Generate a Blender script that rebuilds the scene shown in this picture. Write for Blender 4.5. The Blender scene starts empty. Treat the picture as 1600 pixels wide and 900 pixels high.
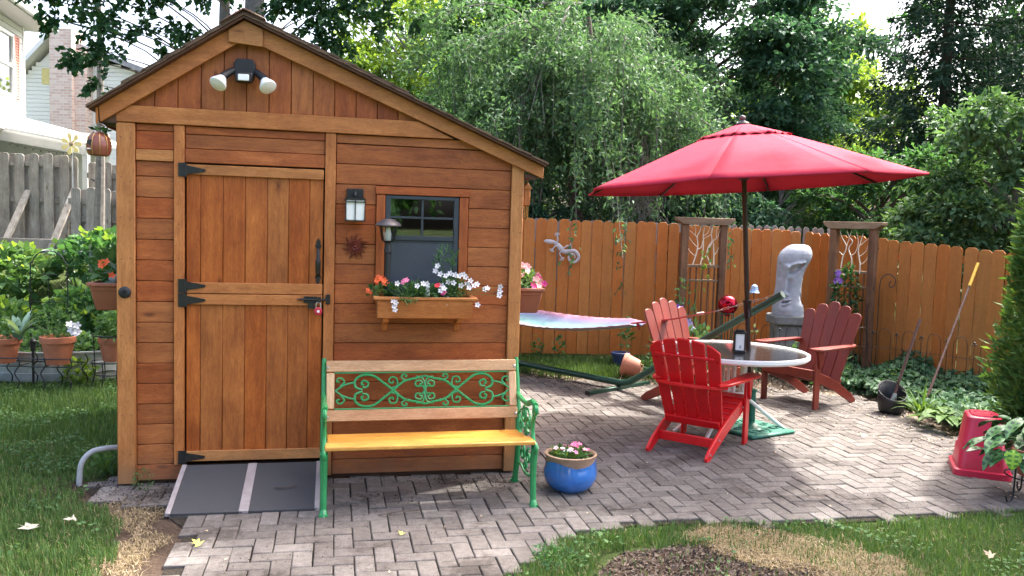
import bpy, math, random
import numpy as np
from mathutils import Vector, Matrix, Euler

SC = bpy.context.scene
COL = SC.collection
R = math.radians
rnd = random.Random(7)
rng = np.random.default_rng(11)

# ------------------------------------------------------------------ camera
cam_d = bpy.data.cameras.new("camera")
cam = bpy.data.objects.new("camera", cam_d)
COL.objects.link(cam)
SC.camera = cam
cam_d.sensor_width = 36.0
cam_d.lens = 36.0 * 1300 / 1600
cam_d.clip_end = 2000
cam_d.clip_start = 0.05
_right = Vector((0.99953433, 0.0022553, 0.03043074))
_down = Vector((0.03051419, -0.07387552, -0.99680053))
_fwd = Vector((0.0, 0.99726492, -0.07390993))
_m = Matrix((_right, -_down, -_fwd)).transposed().to_4x4()
_m.translation = Vector((0, 0, 1.6729))
cam.matrix_world = _m

# ------------------------------------------------------------------ light
SUN_EL, SUN_AZ = R(56), R(50)          # azimuth from +Y towards +X
W = bpy.data.worlds.new("World")
SC.world = W
W.use_nodes = True
nt = W.node_tree
bg = nt.nodes["Background"]
sky = nt.nodes.new("ShaderNodeTexSky")
sky.sky_type = 'NISHITA'
sky.sun_disc = False
sky.sun_elevation = SUN_EL
sky.sun_rotation = SUN_AZ
sky.air_density = 0.75
sky.dust_density = 8.0
sky.ozone_density = 1.0
nt.links.new(sky.outputs[0], bg.inputs[0])
bg.inputs[1].default_value = 0.15
sl = bpy.data.lights.new("sun", 'SUN')
sl.energy = 2.0
sl.angle = R(1.5)
sl.color = (1.0, 0.96, 0.90)
so = bpy.data.objects.new("sun", sl)
COL.objects.link(so)
_d = Vector((math.sin(SUN_AZ) * math.cos(SUN_EL), math.cos(SUN_AZ) * math.cos(SUN_EL), math.sin(SUN_EL)))
so.rotation_euler = _d.to_track_quat('Z', 'Y').to_euler()
so.location = (8, 8, 14)
SC.view_settings.view_transform = 'Standard'
SC.view_settings.look = 'None'
SC.view_settings.exposure = 2.62
SC.view_settings.gamma = 1.0

# ------------------------------------------------------------------ materials
MATS = {}
class NT:
    def __init__(s, name):
        s.m = bpy.data.materials.new(name); s.m.use_nodes = True
        s.t = s.m.node_tree; s.t.nodes.clear()
        s.out = s.n('ShaderNodeOutputMaterial')
    def n(s, typ, **kw):
        x = s.t.nodes.new(typ)
        for k, v in kw.items():
            if k.startswith('i_'): x.inputs[k[2:].replace('_', ' ')].default_value = v
            else: setattr(x, k, v)
        return x
    def l(s, a, b): s.t.links.new(a, b)
    def ramp(s, fac, stops, interp='LINEAR'):
        r = s.n('ShaderNodeValToRGB'); r.color_ramp.interpolation = interp
        e = r.color_ramp.elements
        while len(e) < len(stops): e.new(0.5)
        for q, (p, c) in zip(e, stops):
            q.position = p; q.color = c if len(c) == 4 else (*c, 1)
        if fac is not None: s.l(fac, r.inputs[0])
        return r.outputs[0]
    def noise(s, vec, scale, detail=3, rough=0.55):
        x = s.n('ShaderNodeTexNoise'); x.inputs['Scale'].default_value = scale
        x.inputs['Detail'].default_value = detail; x.inputs['Roughness'].default_value = rough
        if vec is not None: s.l(vec, x.inputs['Vector'])
        return x.outputs[0]
    def mapping(s, vec, scale):
        x = s.n('ShaderNodeMapping'); x.inputs['Scale'].default_value = scale; s.l(vec, x.inputs['Vector'])
        return x.outputs[0]
    def math(s, op, a, b=None, c=None):
        x = s.n('ShaderNodeMath', operation=op)
        for i, v in enumerate((a, b, c)):
            if v is None: continue
            if isinstance(v, (int, float)): x.inputs[i].default_value = v
            else: s.l(v, x.inputs[i])
        return x.outputs[0]
    def mix(s, fac, a, b, typ='MIX'):
        x = s.n('ShaderNodeMix', data_type='RGBA', blend_type=typ)
        for i, v in ((0, fac), (6, a), (7, b)):
            if isinstance(v, (int, float)): x.inputs[i].default_value = v
            elif isinstance(v, tuple): x.inputs[i].default_value = v if len(v) == 4 else (*v, 1)
            else: s.l(v, x.inputs[i])
        return x.outputs[2]
    def bsdf(s, col, rough=0.6, metal=0.0, spec=0.4, bump=None, bstr=0.3, bdist=0.002, **kw):
        b = s.n('ShaderNodeBsdfPrincipled')
        if isinstance(col, tuple): b.inputs['Base Color'].default_value = (*col[:3], 1)
        else: s.l(col, b.inputs['Base Color'])
        if isinstance(rough, (int, float)): b.inputs['Roughness'].default_value = rough
        else: s.l(rough, b.inputs['Roughness'])
        b.inputs['Metallic'].default_value = metal
        b.inputs['Specular IOR Level'].default_value = spec
        for k, v in kw.items(): b.inputs[k.replace('_', ' ')].default_value = v
        if bump is not None:
            u = s.n('ShaderNodeBump'); u.inputs['Strength'].default_value = bstr
            u.inputs['Distance'].default_value = bdist
            s.l(bump, u.inputs['Height']); s.l(u.outputs[0], b.inputs['Normal'])
        return b.outputs[0]
    def done(s, sh):
        s.l(sh, s.out.inputs[0]); return s.m

def vecs(s, rand=True):
    tc = s.n('ShaderNodeTexCoord'); oi = s.n('ShaderNodeObjectInfo')
    v = s.n('ShaderNodeVectorMath', operation='ADD'); s.l(tc.outputs['Object'], v.inputs[0])
    q = s.n('ShaderNodeCombineXYZ')
    a = s.math('MULTIPLY', oi.outputs['Random'], 37.0); b = s.math('MULTIPLY', oi.outputs['Random'], 91.0)
    s.l(a, q.inputs[0]); s.l(b, q.inputs[1]); s.l(a, q.inputs[2]); s.l(q.outputs[0], v.inputs[1])
    return (v.outputs[0] if rand else tc.outputs['Object']), oi.outputs['Random']

def wood(name, c1, c2, axis='x', rough=0.55, var=0.16, knots=True, spec=0.35, dirt=None, hue=0.005):
    """stained timber with grain along one local axis, each board its own shade"""
    s = NT(name)
    v, r = vecs(s)
    sc = {'x': (1, 14, 14), 'y': (14, 1, 14), 'z': (14, 14, 1)}[axis]
    mp = s.mapping(v, sc)
    warp = s.noise(v, 2.2, 2)
    wv = s.n('ShaderNodeVectorMath', operation='MULTIPLY_ADD')
    s.l(warp, wv.inputs[0]); wv.inputs[1].default_value = (1.6, 1.6, 1.6); s.l(mp, wv.inputs[2])
    g1 = s.noise(wv.outputs[0], 1.7, 5, 0.65)
    g2 = s.noise(wv.outputs[0], 9.0, 3, 0.7)
    blot = s.noise(v, 5.0, 3, 0.6)
    g3 = s.noise(wv.outputs[0], 26.0, 2, 0.6)
    f = s.math('MULTIPLY_ADD', g2, 0.35, s.math('MULTIPLY', g1, 0.45))
    f = s.math('MULTIPLY_ADD', blot, 0.30, f)
    col = s.ramp(f, [(0.42, c1), (0.56, tuple((a * .45 + b_ * .55) for a, b_ in zip(c1, c2))), (0.66, c2), (0.76, tuple(min(1, x * 1.18) for x in c2))])
    col = s.mix(0.75, col, s.ramp(g3, [(0.32, (0.72, 0.68, 0.66)), (0.5, (1, 1, 1)), (0.7, (1.16, 1.16, 1.18))]), 'MULTIPLY')
    pale = s.noise(s.mapping(v, {'x': (1.2, 5, 5), 'y': (5, 1.2, 5), 'z': (5, 5, 1.2)}[axis]), 1.6, 5, 0.7)
    if knots: col = s.mix(0.8, col, s.ramp(pale, [(0.36, (0.74, 0.70, 0.68)), (0.48, (1, 1, 1)), (0.60, (1.02, 1.02, 1.0)), (0.72, (1.35, 1.5, 1.7))]), 'MULTIPLY')
    if knots:
        ks = {'x': (2.6, 7, 7), 'y': (7, 2.6, 7), 'z': (7, 7, 2.6)}[axis]
        vo = s.n('ShaderNodeTexVoronoi'); vo.inputs['Scale'].default_value = 1.0
        s.l(s.mapping(v, ks), vo.inputs['Vector'])
        k = s.ramp(vo.outputs['Distance'], [(0.0, (0.16, 0.12, 0.12)), (0.06, (0.36, 0.28, 0.26)), (0.10, (0.80, 0.72, 0.70)), (0.16, (1, 1, 1))])
        col = s.mix(0.8, col, k, 'MULTIPLY')
    if dirt:
        tc = s.n('ShaderNodeNewGeometry'); sp = s.n('ShaderNodeSeparateXYZ'); s.l(tc.outputs['Position'], sp.inputs[0])
        d = s.math('MULTIPLY_ADD', s.noise(v, 9, 3), 0.25, sp.outputs[2])
        mk = s.ramp(d, [(0.16, (1, 1, 1)), (0.34, (0, 0, 0))])
        col = s.mix(s.math('MULTIPLY', mk, 0.55), col, dirt)
    hs = s.n('ShaderNodeHueSaturation')
    s.l(s.math('MULTIPLY_ADD', r, 2 * var, 1 - var), hs.inputs['Value'])
    fr = s.math('FRACT', s.math('MULTIPLY', r, 17.3))
    s.l(s.math('MULTIPLY_ADD', fr, 2 * hue, 0.5 - hue), hs.inputs['Hue'])
    s.l(s.math('MULTIPLY_ADD', fr, -0.05, 1.03), hs.inputs['Saturation'])
    s.l(col, hs.inputs['Color'])
    rr = s.ramp(g1, [(0.3, (rough - 0.08,) * 3), (0.7, (rough + 0.12,) * 3)])
    MATS[name] = s.done(s.bsdf(hs.outputs[0], rr, spec=spec, bump=f, bstr=0.35, bdist=0.003))

def paint(name, col, rough=0.45, metal=0.0, spec=0.5, var=0.08, wear=None, scale=20, bstr=0.15, **kw):
    s = NT(name)
    v, r = vecs(s)
    n = s.noise(v, scale, 4, 0.6); n2 = s.noise(v, scale * 6, 2)
    c = s.ramp(n, [(0.3, tuple(x * (1 - var) for x in col)), (0.7, tuple(min(1, x * (1 + var)) for x in col))])
    if wear:
        c = s.mix(s.ramp(s.noise(v, scale * 1.7, 5, 0.7), [(wear[1], (0, 0, 0)), (wear[1] + 0.06, (1, 1, 1))]), c, wear[0])
    rr = s.ramp(n, [(0.3, (max(0, rough - 0.06),) * 3), (0.7, (min(1, rough + 0.1),) * 3)])
    MATS[name] = s.done(s.bsdf(c, rr, metal, spec, bump=s.math('MULTIPLY_ADD', n2, 0.4, n), bstr=bstr, bdist=0.002, **kw))

def leafm(name, c1, c2, trans=0.4, rough=0.55, tint=(1.5, 1.35, 0.5), spec=0.16, big=True):
    """leaves: each island its own green, patches of lighter and darker growth, light shows through"""
    s = NT(name)
    geo = s.n('ShaderNodeNewGeometry')
    tc = s.n('ShaderNodeTexCoord')
    ri = geo.outputs['Random Per Island']
    f = s.math('MULTIPLY_ADD', ri, 0.62, s.math('MULTIPLY', s.noise(tc.outputs['Object'], 1.1, 2), 0.38) )
    c = s.ramp(f, [(0.1, c1), (0.85, c2)])
    fr = s.math('FRACT', s.math('MULTIPLY', ri, 23.7))
    c = s.mix(s.ramp(fr, [(0.93, (0, 0, 0)), (1.0, (1, 1, 1))]), c, tuple(min(1, a * 1.25 + b) for a, b in zip(c2, (0.03, 0.02, 0.0))))
    p = s.bsdf(c, rough, spec=spec)
    tcn = s.mix(1.0, c, (*tint, 1), 'MULTIPLY')
    tr = s.n('ShaderNodeBsdfTranslucent'); s.l(tcn, tr.inputs[0])
    mx = s.n('ShaderNodeMixShader'); mx.inputs[0].default_value = trans
    s.l(p, mx.inputs[1]); s.l(tr.outputs[0], mx.inputs[2])
    MATS[name] = s.done(mx.outputs[0])

CED1, CED2 = (0.228, 0.056, 0.0145), (0.405, 0.124, 0.034)
for ax in 'xz':
    wood('cedar_' + ax, CED1, CED2, ax, var=0.10, dirt=(0.16, 0.10, 0.06))
    wood('cedar_trim_' + ax, (0.33, 0.118, 0.034), (0.50, 0.205, 0.066), ax, var=0.06, dirt=(0.17, 0.12, 0.07))
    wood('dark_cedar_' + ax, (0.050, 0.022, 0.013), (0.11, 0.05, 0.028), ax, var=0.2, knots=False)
wood('door_cedar', (0.245, 0.060, 0.0115), (0.43, 0.132, 0.027), 'z', var=0.07, dirt=(0.17, 0.11, 0.06))
wood('shingle_wood', (0.07, 0.04, 0.028), (0.16, 0.10, 0.065), 'y', var=0.3, knots=False, rough=0.8)
wood('fence_orange', (0.39, 0.128, 0.026), (0.50, 0.178, 0.040), 'z', var=0.08, knots=False, rough=0.6, hue=0.006)
wood('fence_grey', (0.19, 0.175, 0.16), (0.36, 0.34, 0.31), 'z', var=0.2, rough=0.85, spec=0.15)
wood('fence_grey_x', (0.17, 0.155, 0.14), (0.30, 0.28, 0.26), 'x', var=0.2, rough=0.85, spec=0.15)
wood('arbor_wood', (0.10, 0.047, 0.024), (0.20, 0.105, 0.055), 'z', var=0.15, rough=0.75)
wood('arbor_wood_x', (0.16, 0.10, 0.06), (0.30, 0.21, 0.13), 'x', var=0.15, rough=0.75)
wood('bench_back_wood', (0.40, 0.21, 0.10), (0.60, 0.36, 0.19), 'x', var=0.06, knots=False, rough=0.4)
wood('bench_back_wood_z', (0.48, 0.29, 0.15), (0.66, 0.44, 0.26), 'z', var=0.06, knots=False, rough=0.4)
wood('bench_seat_wood', (0.48, 0.20, 0.035), (0.70, 0.35, 0.075), 'x', var=0.05, knots=False, rough=0.32)
wood('red_brown_paint', (0.165, 0.021, 0.013), (0.225, 0.034, 0.019), 'z', var=0.09, knots=False, rough=0.40, spec=0.5)
paint('red_paint', (0.60, 0.010, 0.013), 0.32, var=0.12, scale=9, wear=((0.42, 0.05, 0.04), 0.74))
paint('green_iron', (0.025, 0.24, 0.075), 0.38, var=0.14, scale=35, wear=((0.10, 0.06, 0.03), 0.72))
paint('black_iron', (0.009, 0.009, 0.010), 0.42, var=0.2, scale=50)
paint('black_plastic', (0.011, 0.0115, 0.013), 0.5, var=0.15)
paint('steel', (0.55, 0.55, 0.56), 0.3, metal=0.9)
paint('screw_steel', (0.6, 0.6, 0.6), 0.3, metal=0.8)
paint('galvanised', (0.40, 0.43, 0.45), 0.42, metal=0.45, var=0.2, scale=14)
paint('conduit_grey', (0.36, 0.37, 0.38), 0.5, var=0.1)
paint('terracotta', (0.42, 0.145, 0.075), 0.75, var=0.16, scale=12, wear=((0.48, 0.30, 0.22), 0.66))
paint('terracotta_pale', (0.55, 0.24, 0.16), 0.7, var=0.12, scale=12)
paint('terracotta_box', (0.30, 0.105, 0.06), 0.6, var=0.12, scale=12)
paint('blue_glaze', (0.022, 0.13, 0.42), 0.12, spec=0.7, var=0.38, scale=7, Coat_Weight=0.6)
paint('pot_rim_clay', (0.33, 0.21, 0.14), 0.5, var=0.2, scale=20)
paint('blue_plastic', (0.03, 0.055, 0.16), 0.45)
paint('red_plastic', (0.52, 0.018, 0.055), 0.32, var=0.07, scale=5, wear=((0.40, 0.12, 0.12), 0.74))
paint('white_paint', (0.78, 0.78, 0.76), 0.4, var=0.05, scale=8)
paint('white_siding', (0.78, 0.77, 0.74), 0.55, var=0.04, scale=2)
paint('cream_siding', (0.86, 0.83, 0.76), 0.55, var=0.03, scale=1)
paint('pink_shutter', (0.62, 0.26, 0.20), 0.6)
paint('grey_trim', (0.34, 0.33, 0.32), 0.6)
paint('house_roof', (0.30, 0.29, 0.30), 0.9, var=0.25, scale=9)
paint('weathered_panel', (0.48, 0.50, 0.49), 0.8, var=0.12, scale=3)
paint('statue_stone', (0.36, 0.38, 0.42), 0.85, var=0.16, scale=14, bstr=0.5)
paint('pedestal_stone', (0.17, 0.18, 0.17), 0.9, var=0.3, scale=9, bstr=0.6)
paint('gecko_metal', (0.47, 0.43, 0.44), 0.5, metal=0.2, var=0.12, scale=25)
paint('brass', (0.45, 0.30, 0.10), 0.35, metal=0.85, var=0.2)
paint('copper_sun', (0.15, 0.028, 0.018), 0.3, metal=0.5, var=0.45, scale=30)
paint('gazing_red', (0.35, 0.006, 0.022), 0.05, metal=0.85, spec=0.8, var=0.1, scale=3, bstr=0.0)
paint('branch_white', (0.75, 0.66, 0.52), 0.6)
paint('umbrella_pole', (0.040, 0.022, 0.020), 0.35, metal=0.3)
paint('finial_grey', (0.10, 0.085, 0.088), 0.4, metal=0.3)
paint('base_green', (0.012, 0.13, 0.085), 0.45, var=0.3, scale=30)
paint('stand_green', (0.012, 0.065, 0.042), 0.35, var=0.12)
paint('ramp_grit', (0.042, 0.043, 0.047), 0.8, var=0.18, scale=40, bstr=0.6)
paint('ramp_strip', (0.34, 0.31, 0.31), 0.5, metal=0.3, var=0.15)
paint('frosted_white', (0.82, 0.82, 0.78), 0.35, var=0.03)
paint('window_black', (0.035, 0.043, 0.055), 0.4)
paint('dark_interior', (0.035, 0.03, 0.03), 0.9)
paint('soil', (0.030, 0.020, 0.015), 0.95, var=0.5, scale=60, bstr=1.0)
paint('mulch', (0.115, 0.085, 0.065), 0.9, var=0.45, scale=60)
paint('straw', (0.34, 0.26, 0.17), 0.85, var=0.45, scale=3)
paint('bark', (0.085, 0.066, 0.052), 0.95, var=0.45, scale=16, bstr=1.0)
paint('bark_grey', (0.17, 0.155, 0.14), 0.95, var=0.35, scale=16, bstr=1.0)
paint('stem_green', (0.07, 0.16, 0.03), 0.6)
paint('rope_white', (0.70, 0.62, 0.58), 0.8)
paint('rope_red', (0.50, 0.09, 0.10), 0.8)
paint('shaft_wood', (0.10, 0.045, 0.030), 0.5, var=0.3, wear=((0.45, 0.40, 0.36), 0.70))
paint('yellow_grip', (0.62, 0.36, 0.03), 0.45)
paint('yellow_petal', (0.75, 0.62, 0.25), 0.5)
paint('petal_white', (0.70, 0.68, 0.69), 0.6, var=0.04)
paint('petal_pink', (0.80, 0.20, 0.36), 0.6)
paint('petal_pale_pink', (0.86, 0.46, 0.46), 0.6)
paint('petal_magenta', (0.62, 0.035, 0.22), 0.6)
paint('petal_red', (0.75, 0.03, 0.05), 0.6)
paint('petal_orange', (0.82, 0.13, 0.03), 0.6)
paint('petal_purple', (0.25, 0.10, 0.45), 0.6)
paint('petal_lilac', (0.52, 0.40, 0.75), 0.6)
paint('flower_eye', (0.45, 0.05, 0.12), 0.6)
paint('dry_leaf', (0.42, 0.33, 0.22), 0.7, var=0.3, scale=40)
paint('pale_leaf', (0.36, 0.35, 0.27), 0.7, var=0.2, scale=40)
paint('yellow_leaf', (0.62, 0.62, 0.10), 0.6, var=0.15, scale=40)
paint('birdhouse_wood', (0.22, 0.062, 0.038), 0.3, var=0.15)
paint('birdhouse_green', (0.10, 0.14, 0.10), 0.4)
paint('bell_blue', (0.32, 0.46, 0.62), 0.3, metal=0.3)
paint('label_white', (0.8, 0.8, 0.78), 0.5)
paint('lattice_white', (0.5, 0.5, 0.48), 0.6)

leafm('leaf_maple', (0.016, 0.052, 0.026), (0.050, 0.125, 0.052), 0.40, tint=(1.2, 1.35, .6))
leafm('leaf_bright', (0.080, 0.175, 0.035), (0.210, 0.330, 0.085), 0.50)
leafm('leaf_mid', (0.036, 0.102, 0.042), (0.100, 0.210, 0.088), 0.42, tint=(1.2, 1.3, .6))
leafm('leaf_weep', (0.046, 0.112, 0.054), (0.130, 0.225, 0.125), 0.42, tint=(1.2, 1.25, .7))
leafm('leaf_cool', (0.030, 0.086, 0.054), (0.100, 0.200, 0.128), 0.38, tint=(1.1, 1.25, .7))
leafm('leaf_shrub', (0.042, 0.102, 0.042), (0.135, 0.235, 0.115), 0.36, tint=(1.2, 1.3, .6))
leafm('needle_dark', (0.018, 0.046, 0.032), (0.050, 0.105, 0.068), 0.15, rough=0.6, tint=(1.1, 1.2, 0.7))
leafm('needle_arbor', (0.045, 0.115, 0.030), (0.120, 0.230, 0.065), 0.3, rough=0.6)
leafm('leaf_ivy', (0.022, 0.070, 0.030), (0.085, 0.175, 0.085), 0.25)
leafm('leaf_garden', (0.042, 0.110, 0.036), (0.130, 0.235, 0.090), 0.36, tint=(1.2, 1.25, .6))
leafm('leaf_blue', (0.10, 0.20, 0.16), (0.22, 0.34, 0.27), 0.25)
leafm('leaf_hosta', (0.050, 0.130, 0.030), (0.150, 0.260, 0.075), 0.3)
leafm('grass_blade', (0.042, 0.098, 0.026), (0.135, 0.220, 0.070), 0.30, tint=(1.2, 1.25, .6))
leafm('grass_dry', (0.22, 0.17, 0.09), (0.42, 0.34, 0.21), 0.3, tint=(1.1, 1.0, 0.7))

def m_paver():
    s = NT('paver')
    geo = s.n('ShaderNodeNewGeometry'); oi = s.n('ShaderNodeObjectInfo')
    r = s.math('FRACT', s.math('ADD', geo.outputs['Random Per Island'], oi.outputs['Random']))
    pos = geo.outputs['Position']
    n1 = s.noise(pos, 2.2, 4, 0.6); n2 = s.noise(pos, 160, 3, 0.7); n3 = s.noise(pos, 22, 4, 0.6)
    c = s.ramp(r, [(0.0, (0.118, 0.106, 0.098)), (0.35, (0.136, 0.122, 0.113)), (0.7, (0.158, 0.143, 0.133)), (1.0, (0.188, 0.172, 0.160))])
    c = s.mix(0.9, c, s.ramp(n2, [(0.35, (0.66, 0.66, 0.66)), (0.55, (1, 1, 1)), (0.72, (1.42, 1.40, 1.36))]), 'MULTIPLY')
    c = s.mix(0.8, c, s.ramp(n3, [(0.35, (0.78, 0.77, 0.76)), (0.65, (1.08, 1.07, 1.06))]), 'MULTIPLY')
    st = s.ramp(s.math('MULTIPLY_ADD', n3, 0.3, n1), [(0.50, (0.36, 0.33, 0.30)), (0.57, (0.8, 0.78, 0.76)), (0.66, (1, 1, 1)), (0.86, (1.14, 1.13, 1.10))])
    c = s.mix(0.75, c, st, 'MULTIPLY')
    MATS['paver'] = s.done(s.bsdf(c, 0.86, spec=0.25, bump=s.math('MULTIPLY_ADD', n3, 0.5, n2), bstr=0.5, bdist=0.002))
m_paver()
def m_ground():
    s = NT('ground')
    geo = s.n('ShaderNodeNewGeometry'); pos = geo.outputs['Position']
    n1 = s.noise(pos, 0.8, 5, 0.6); n2 = s.noise(pos, 40, 4, 0.7)
    c = s.ramp(n1, [(0.35, (0.035, 0.050, 0.018)), (0.55, (0.060, 0.085, 0.026)), (0.75, (0.075, 0.065, 0.035))])
    c = s.mix(0.8, c, s.ramp(n2, [(0.3, (0.5, 0.5, 0.5)), (0.7, (1.3, 1.3, 1.2))]), 'MULTIPLY')
    MATS['ground'] = s.done(s.bsdf(c, 0.95, spec=0.1, bump=n2, bstr=0.8, bdist=0.02))
m_ground()
def m_soil(name, a, b):
    s = NT(name)
    geo = s.n('ShaderNodeNewGeometry'); pos = geo.outputs['Position']
    n1 = s.noise(pos, 6, 5, 0.7); n2 = s.noise(pos, 70, 4, 0.75)
    c = s.ramp(n1, [(0.3, a), (0.7, b)])
    c = s.mix(0.9, c, s.ramp(n2, [(0.3, (0.35, 0.35, 0.35)), (0.7, (1.5, 1.45, 1.4))]), 'MULTIPLY')
    MATS[name] = s.done(s.bsdf(c, 0.95, spec=0.1, bump=n2, bstr=1.0, bdist=0.015))
m_soil('bed_soil', (0.055, 0.038, 0.028), (0.12, 0.088, 0.066))
m_soil('joint_sand', (0.025, 0.022, 0.018), (0.055, 0.047, 0.038))
m_soil('leaf_litter', (0.11, 0.085, 0.062), (0.23, 0.19, 0.15))

def m_glass(name, tint, rough, refl=1.0, dark=None):
    s = NT(name)
    lw = s.n('ShaderNodeFresnel'); lw.inputs[0].default_value = 1.5
    g = s.n('ShaderNodeBsdfGlossy'); g.inputs['Roughness'].default_value = rough
    t = s.n('ShaderNodeBsdfTransparent'); t.inputs[0].default_value = (*tint, 1)
    mx = s.n('ShaderNodeMixShader')
    s.l(s.math('MULTIPLY_ADD', lw.outputs[0], refl, 0.02), mx.inputs[0]); s.l(t.outputs[0], mx.inputs[1]); s.l(g.outputs[0], mx.inputs[2])
    MATS[name] = s.done(mx.outputs[0])
m_glass('window_glass', (0.8, 0.83, 0.85), 0.02, 2.2)
def m_frost():
    s = NT('table_glass')
    lw = s.n('ShaderNodeFresnel'); lw.inputs[0].default_value = 1.5
    g = s.n('ShaderNodeBsdfGlossy'); g.inputs['Roughness'].default_value = 0.14
    t = s.n('ShaderNodeBsdfTransparent'); t.inputs[0].default_value = (0.55, 0.60, 0.60, 1)
    d = s.n('ShaderNodeBsdfDiffuse'); d.inputs[0].default_value = (0.24, 0.25, 0.245, 1)
    m1 = s.n('ShaderNodeMixShader'); m1.inputs[0].default_value = 0.32; s.l(t.outputs[0], m1.inputs[1]); s.l(d.outputs[0], m1.inputs[2])
    mx = s.n('ShaderNodeMixShader'); s.l(s.math('MULTIPLY_ADD', lw.outputs[0], 1.05, 0.03), mx.inputs[0]); s.l(m1.outputs[0], mx.inputs[1]); s.l(g.outputs[0], mx.inputs[2])
    MATS['table_glass'] = s.done(mx.outputs[0])
m_frost()
def m_screen():
    s = NT('insect_screen')
    t = s.n('ShaderNodeBsdfTransparent'); d = s.n('ShaderNodeBsdfDiffuse'); d.inputs[0].default_value = (0.11, 0.125, 0.155, 1)
    mx = s.n('ShaderNodeMixShader'); mx.inputs[0].default_value = 0.48; s.l(t.outputs[0], mx.inputs[1]); s.l(d.outputs[0], mx.inputs[2])
    MATS['insect_screen'] = s.done(mx.outputs[0])
m_screen()
m_glass('clear_glass', (0.85, 0.87, 0.88), 0.04)

def m_cloth(name, col, trans, rough=0.8):
    s = NT(name)
    v, r = vecs(s, False)
    n = s.noise(v, 3.5, 4, 0.6); n2 = s.noise(v, 500, 2)
    c = s.ramp(n, [(0.3, tuple(x * 0.86 for x in col)), (0.7, tuple(min(1, x * 1.12) for x in col))])
    p = s.bsdf(c, rough, spec=0.15, bump=s.math('MULTIPLY_ADD', n2, 0.05, n), bstr=0.35, bdist=0.02)
    t = s.n('ShaderNodeBsdfTranslucent'); s.l(c, t.inputs[0])
    mx = s.n('ShaderNodeMixShader'); mx.inputs[0].default_value = trans
    s.l(p, mx.inputs[1]); s.l(t.outputs[0], mx.inputs[2])
    MATS[name] = s.done(mx.outputs[0])
m_cloth('umbrella_red', (0.46, 0.030, 0.062), 0.13)

def m_hammock():
    s = NT('hammock_cloth')
    at = s.n('ShaderNodeUVMap'); sp = s.n('ShaderNodeSeparateXYZ'); s.l(at.outputs[0], sp.inputs[0])
    c = s.ramp(sp.outputs[1], [(0.0, (0.42, 0.06, 0.08)), (0.04, (0.62, 0.64, 0.66)), (0.28, (0.50, 0.60, 0.60)), (0.40, (0.10, 0.50, 0.47)), (0.62, (0.10, 0.36, 0.52)),
               (0.76, (0.10, 0.20, 0.50)), (0.85, (0.22, 0.17, 0.46)), (0.92, (0.45, 0.14, 0.38)), (0.97, (0.55, 0.12, 0.26))])
    w = s.n('ShaderNodeTexWave'); w.inputs['Scale'].default_value = 18; w.inputs['Distortion'].default_value = 1.5
    s.l(at.outputs[0], w.inputs['Vector'])
    c = s.mix(s.ramp(w.outputs[1], [(0.45, (0, 0, 0)), (0.9, (0.22, 0.22, 0.22))]), c, (0.8, 0.8, 0.82))
    c = s.mix(1.0, s.mix(0.22, c, (0.75, 0.75, 0.76)), (0.50, 0.50, 0.50), 'MULTIPLY')
    MATS['hammock_cloth'] = s.done(s.bsdf(c, 0.85, spec=0.1, bump=w.outputs[1], bstr=0.5, bdist=0.006))
m_hammock()
def m_brickwall():
    s = NT('chimney_brick')
    v, r = vecs(s, False)
    sp = s.n('ShaderNodeSeparateXYZ'); s.l(v, sp.inputs[0])
    q = s.n('ShaderNodeCombineXYZ'); s.l(s.math('ADD', sp.outputs[0], sp.outputs[1]), q.inputs[0]); s.l(sp.outputs[2], q.inputs[1])
    b = s.n('ShaderNodeTexBrick'); s.l(q.outputs[0], b.inputs['Vector'])
    b.inputs['Scale'].default_value = 1.0; b.inputs['Brick Width'].default_value = 0.21; b.inputs['Row Height'].default_value = 0.075
    b.inputs['Mortar Size'].default_value = 0.008
    b.inputs['Color1'].default_value = (0.56, 0.36, 0.29, 1); b.inputs['Color2'].default_value = (0.72, 0.56, 0.48, 1)
    b.inputs['Mortar'].default_value = (0.66, 0.62, 0.58, 1)
    MATS['chimney_brick'] = s.done(s.bsdf(b.outputs[0], 0.9, spec=0.1, bump=b.outputs[1], bstr=-0.5, bdist=0.01))
m_brickwall()
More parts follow.
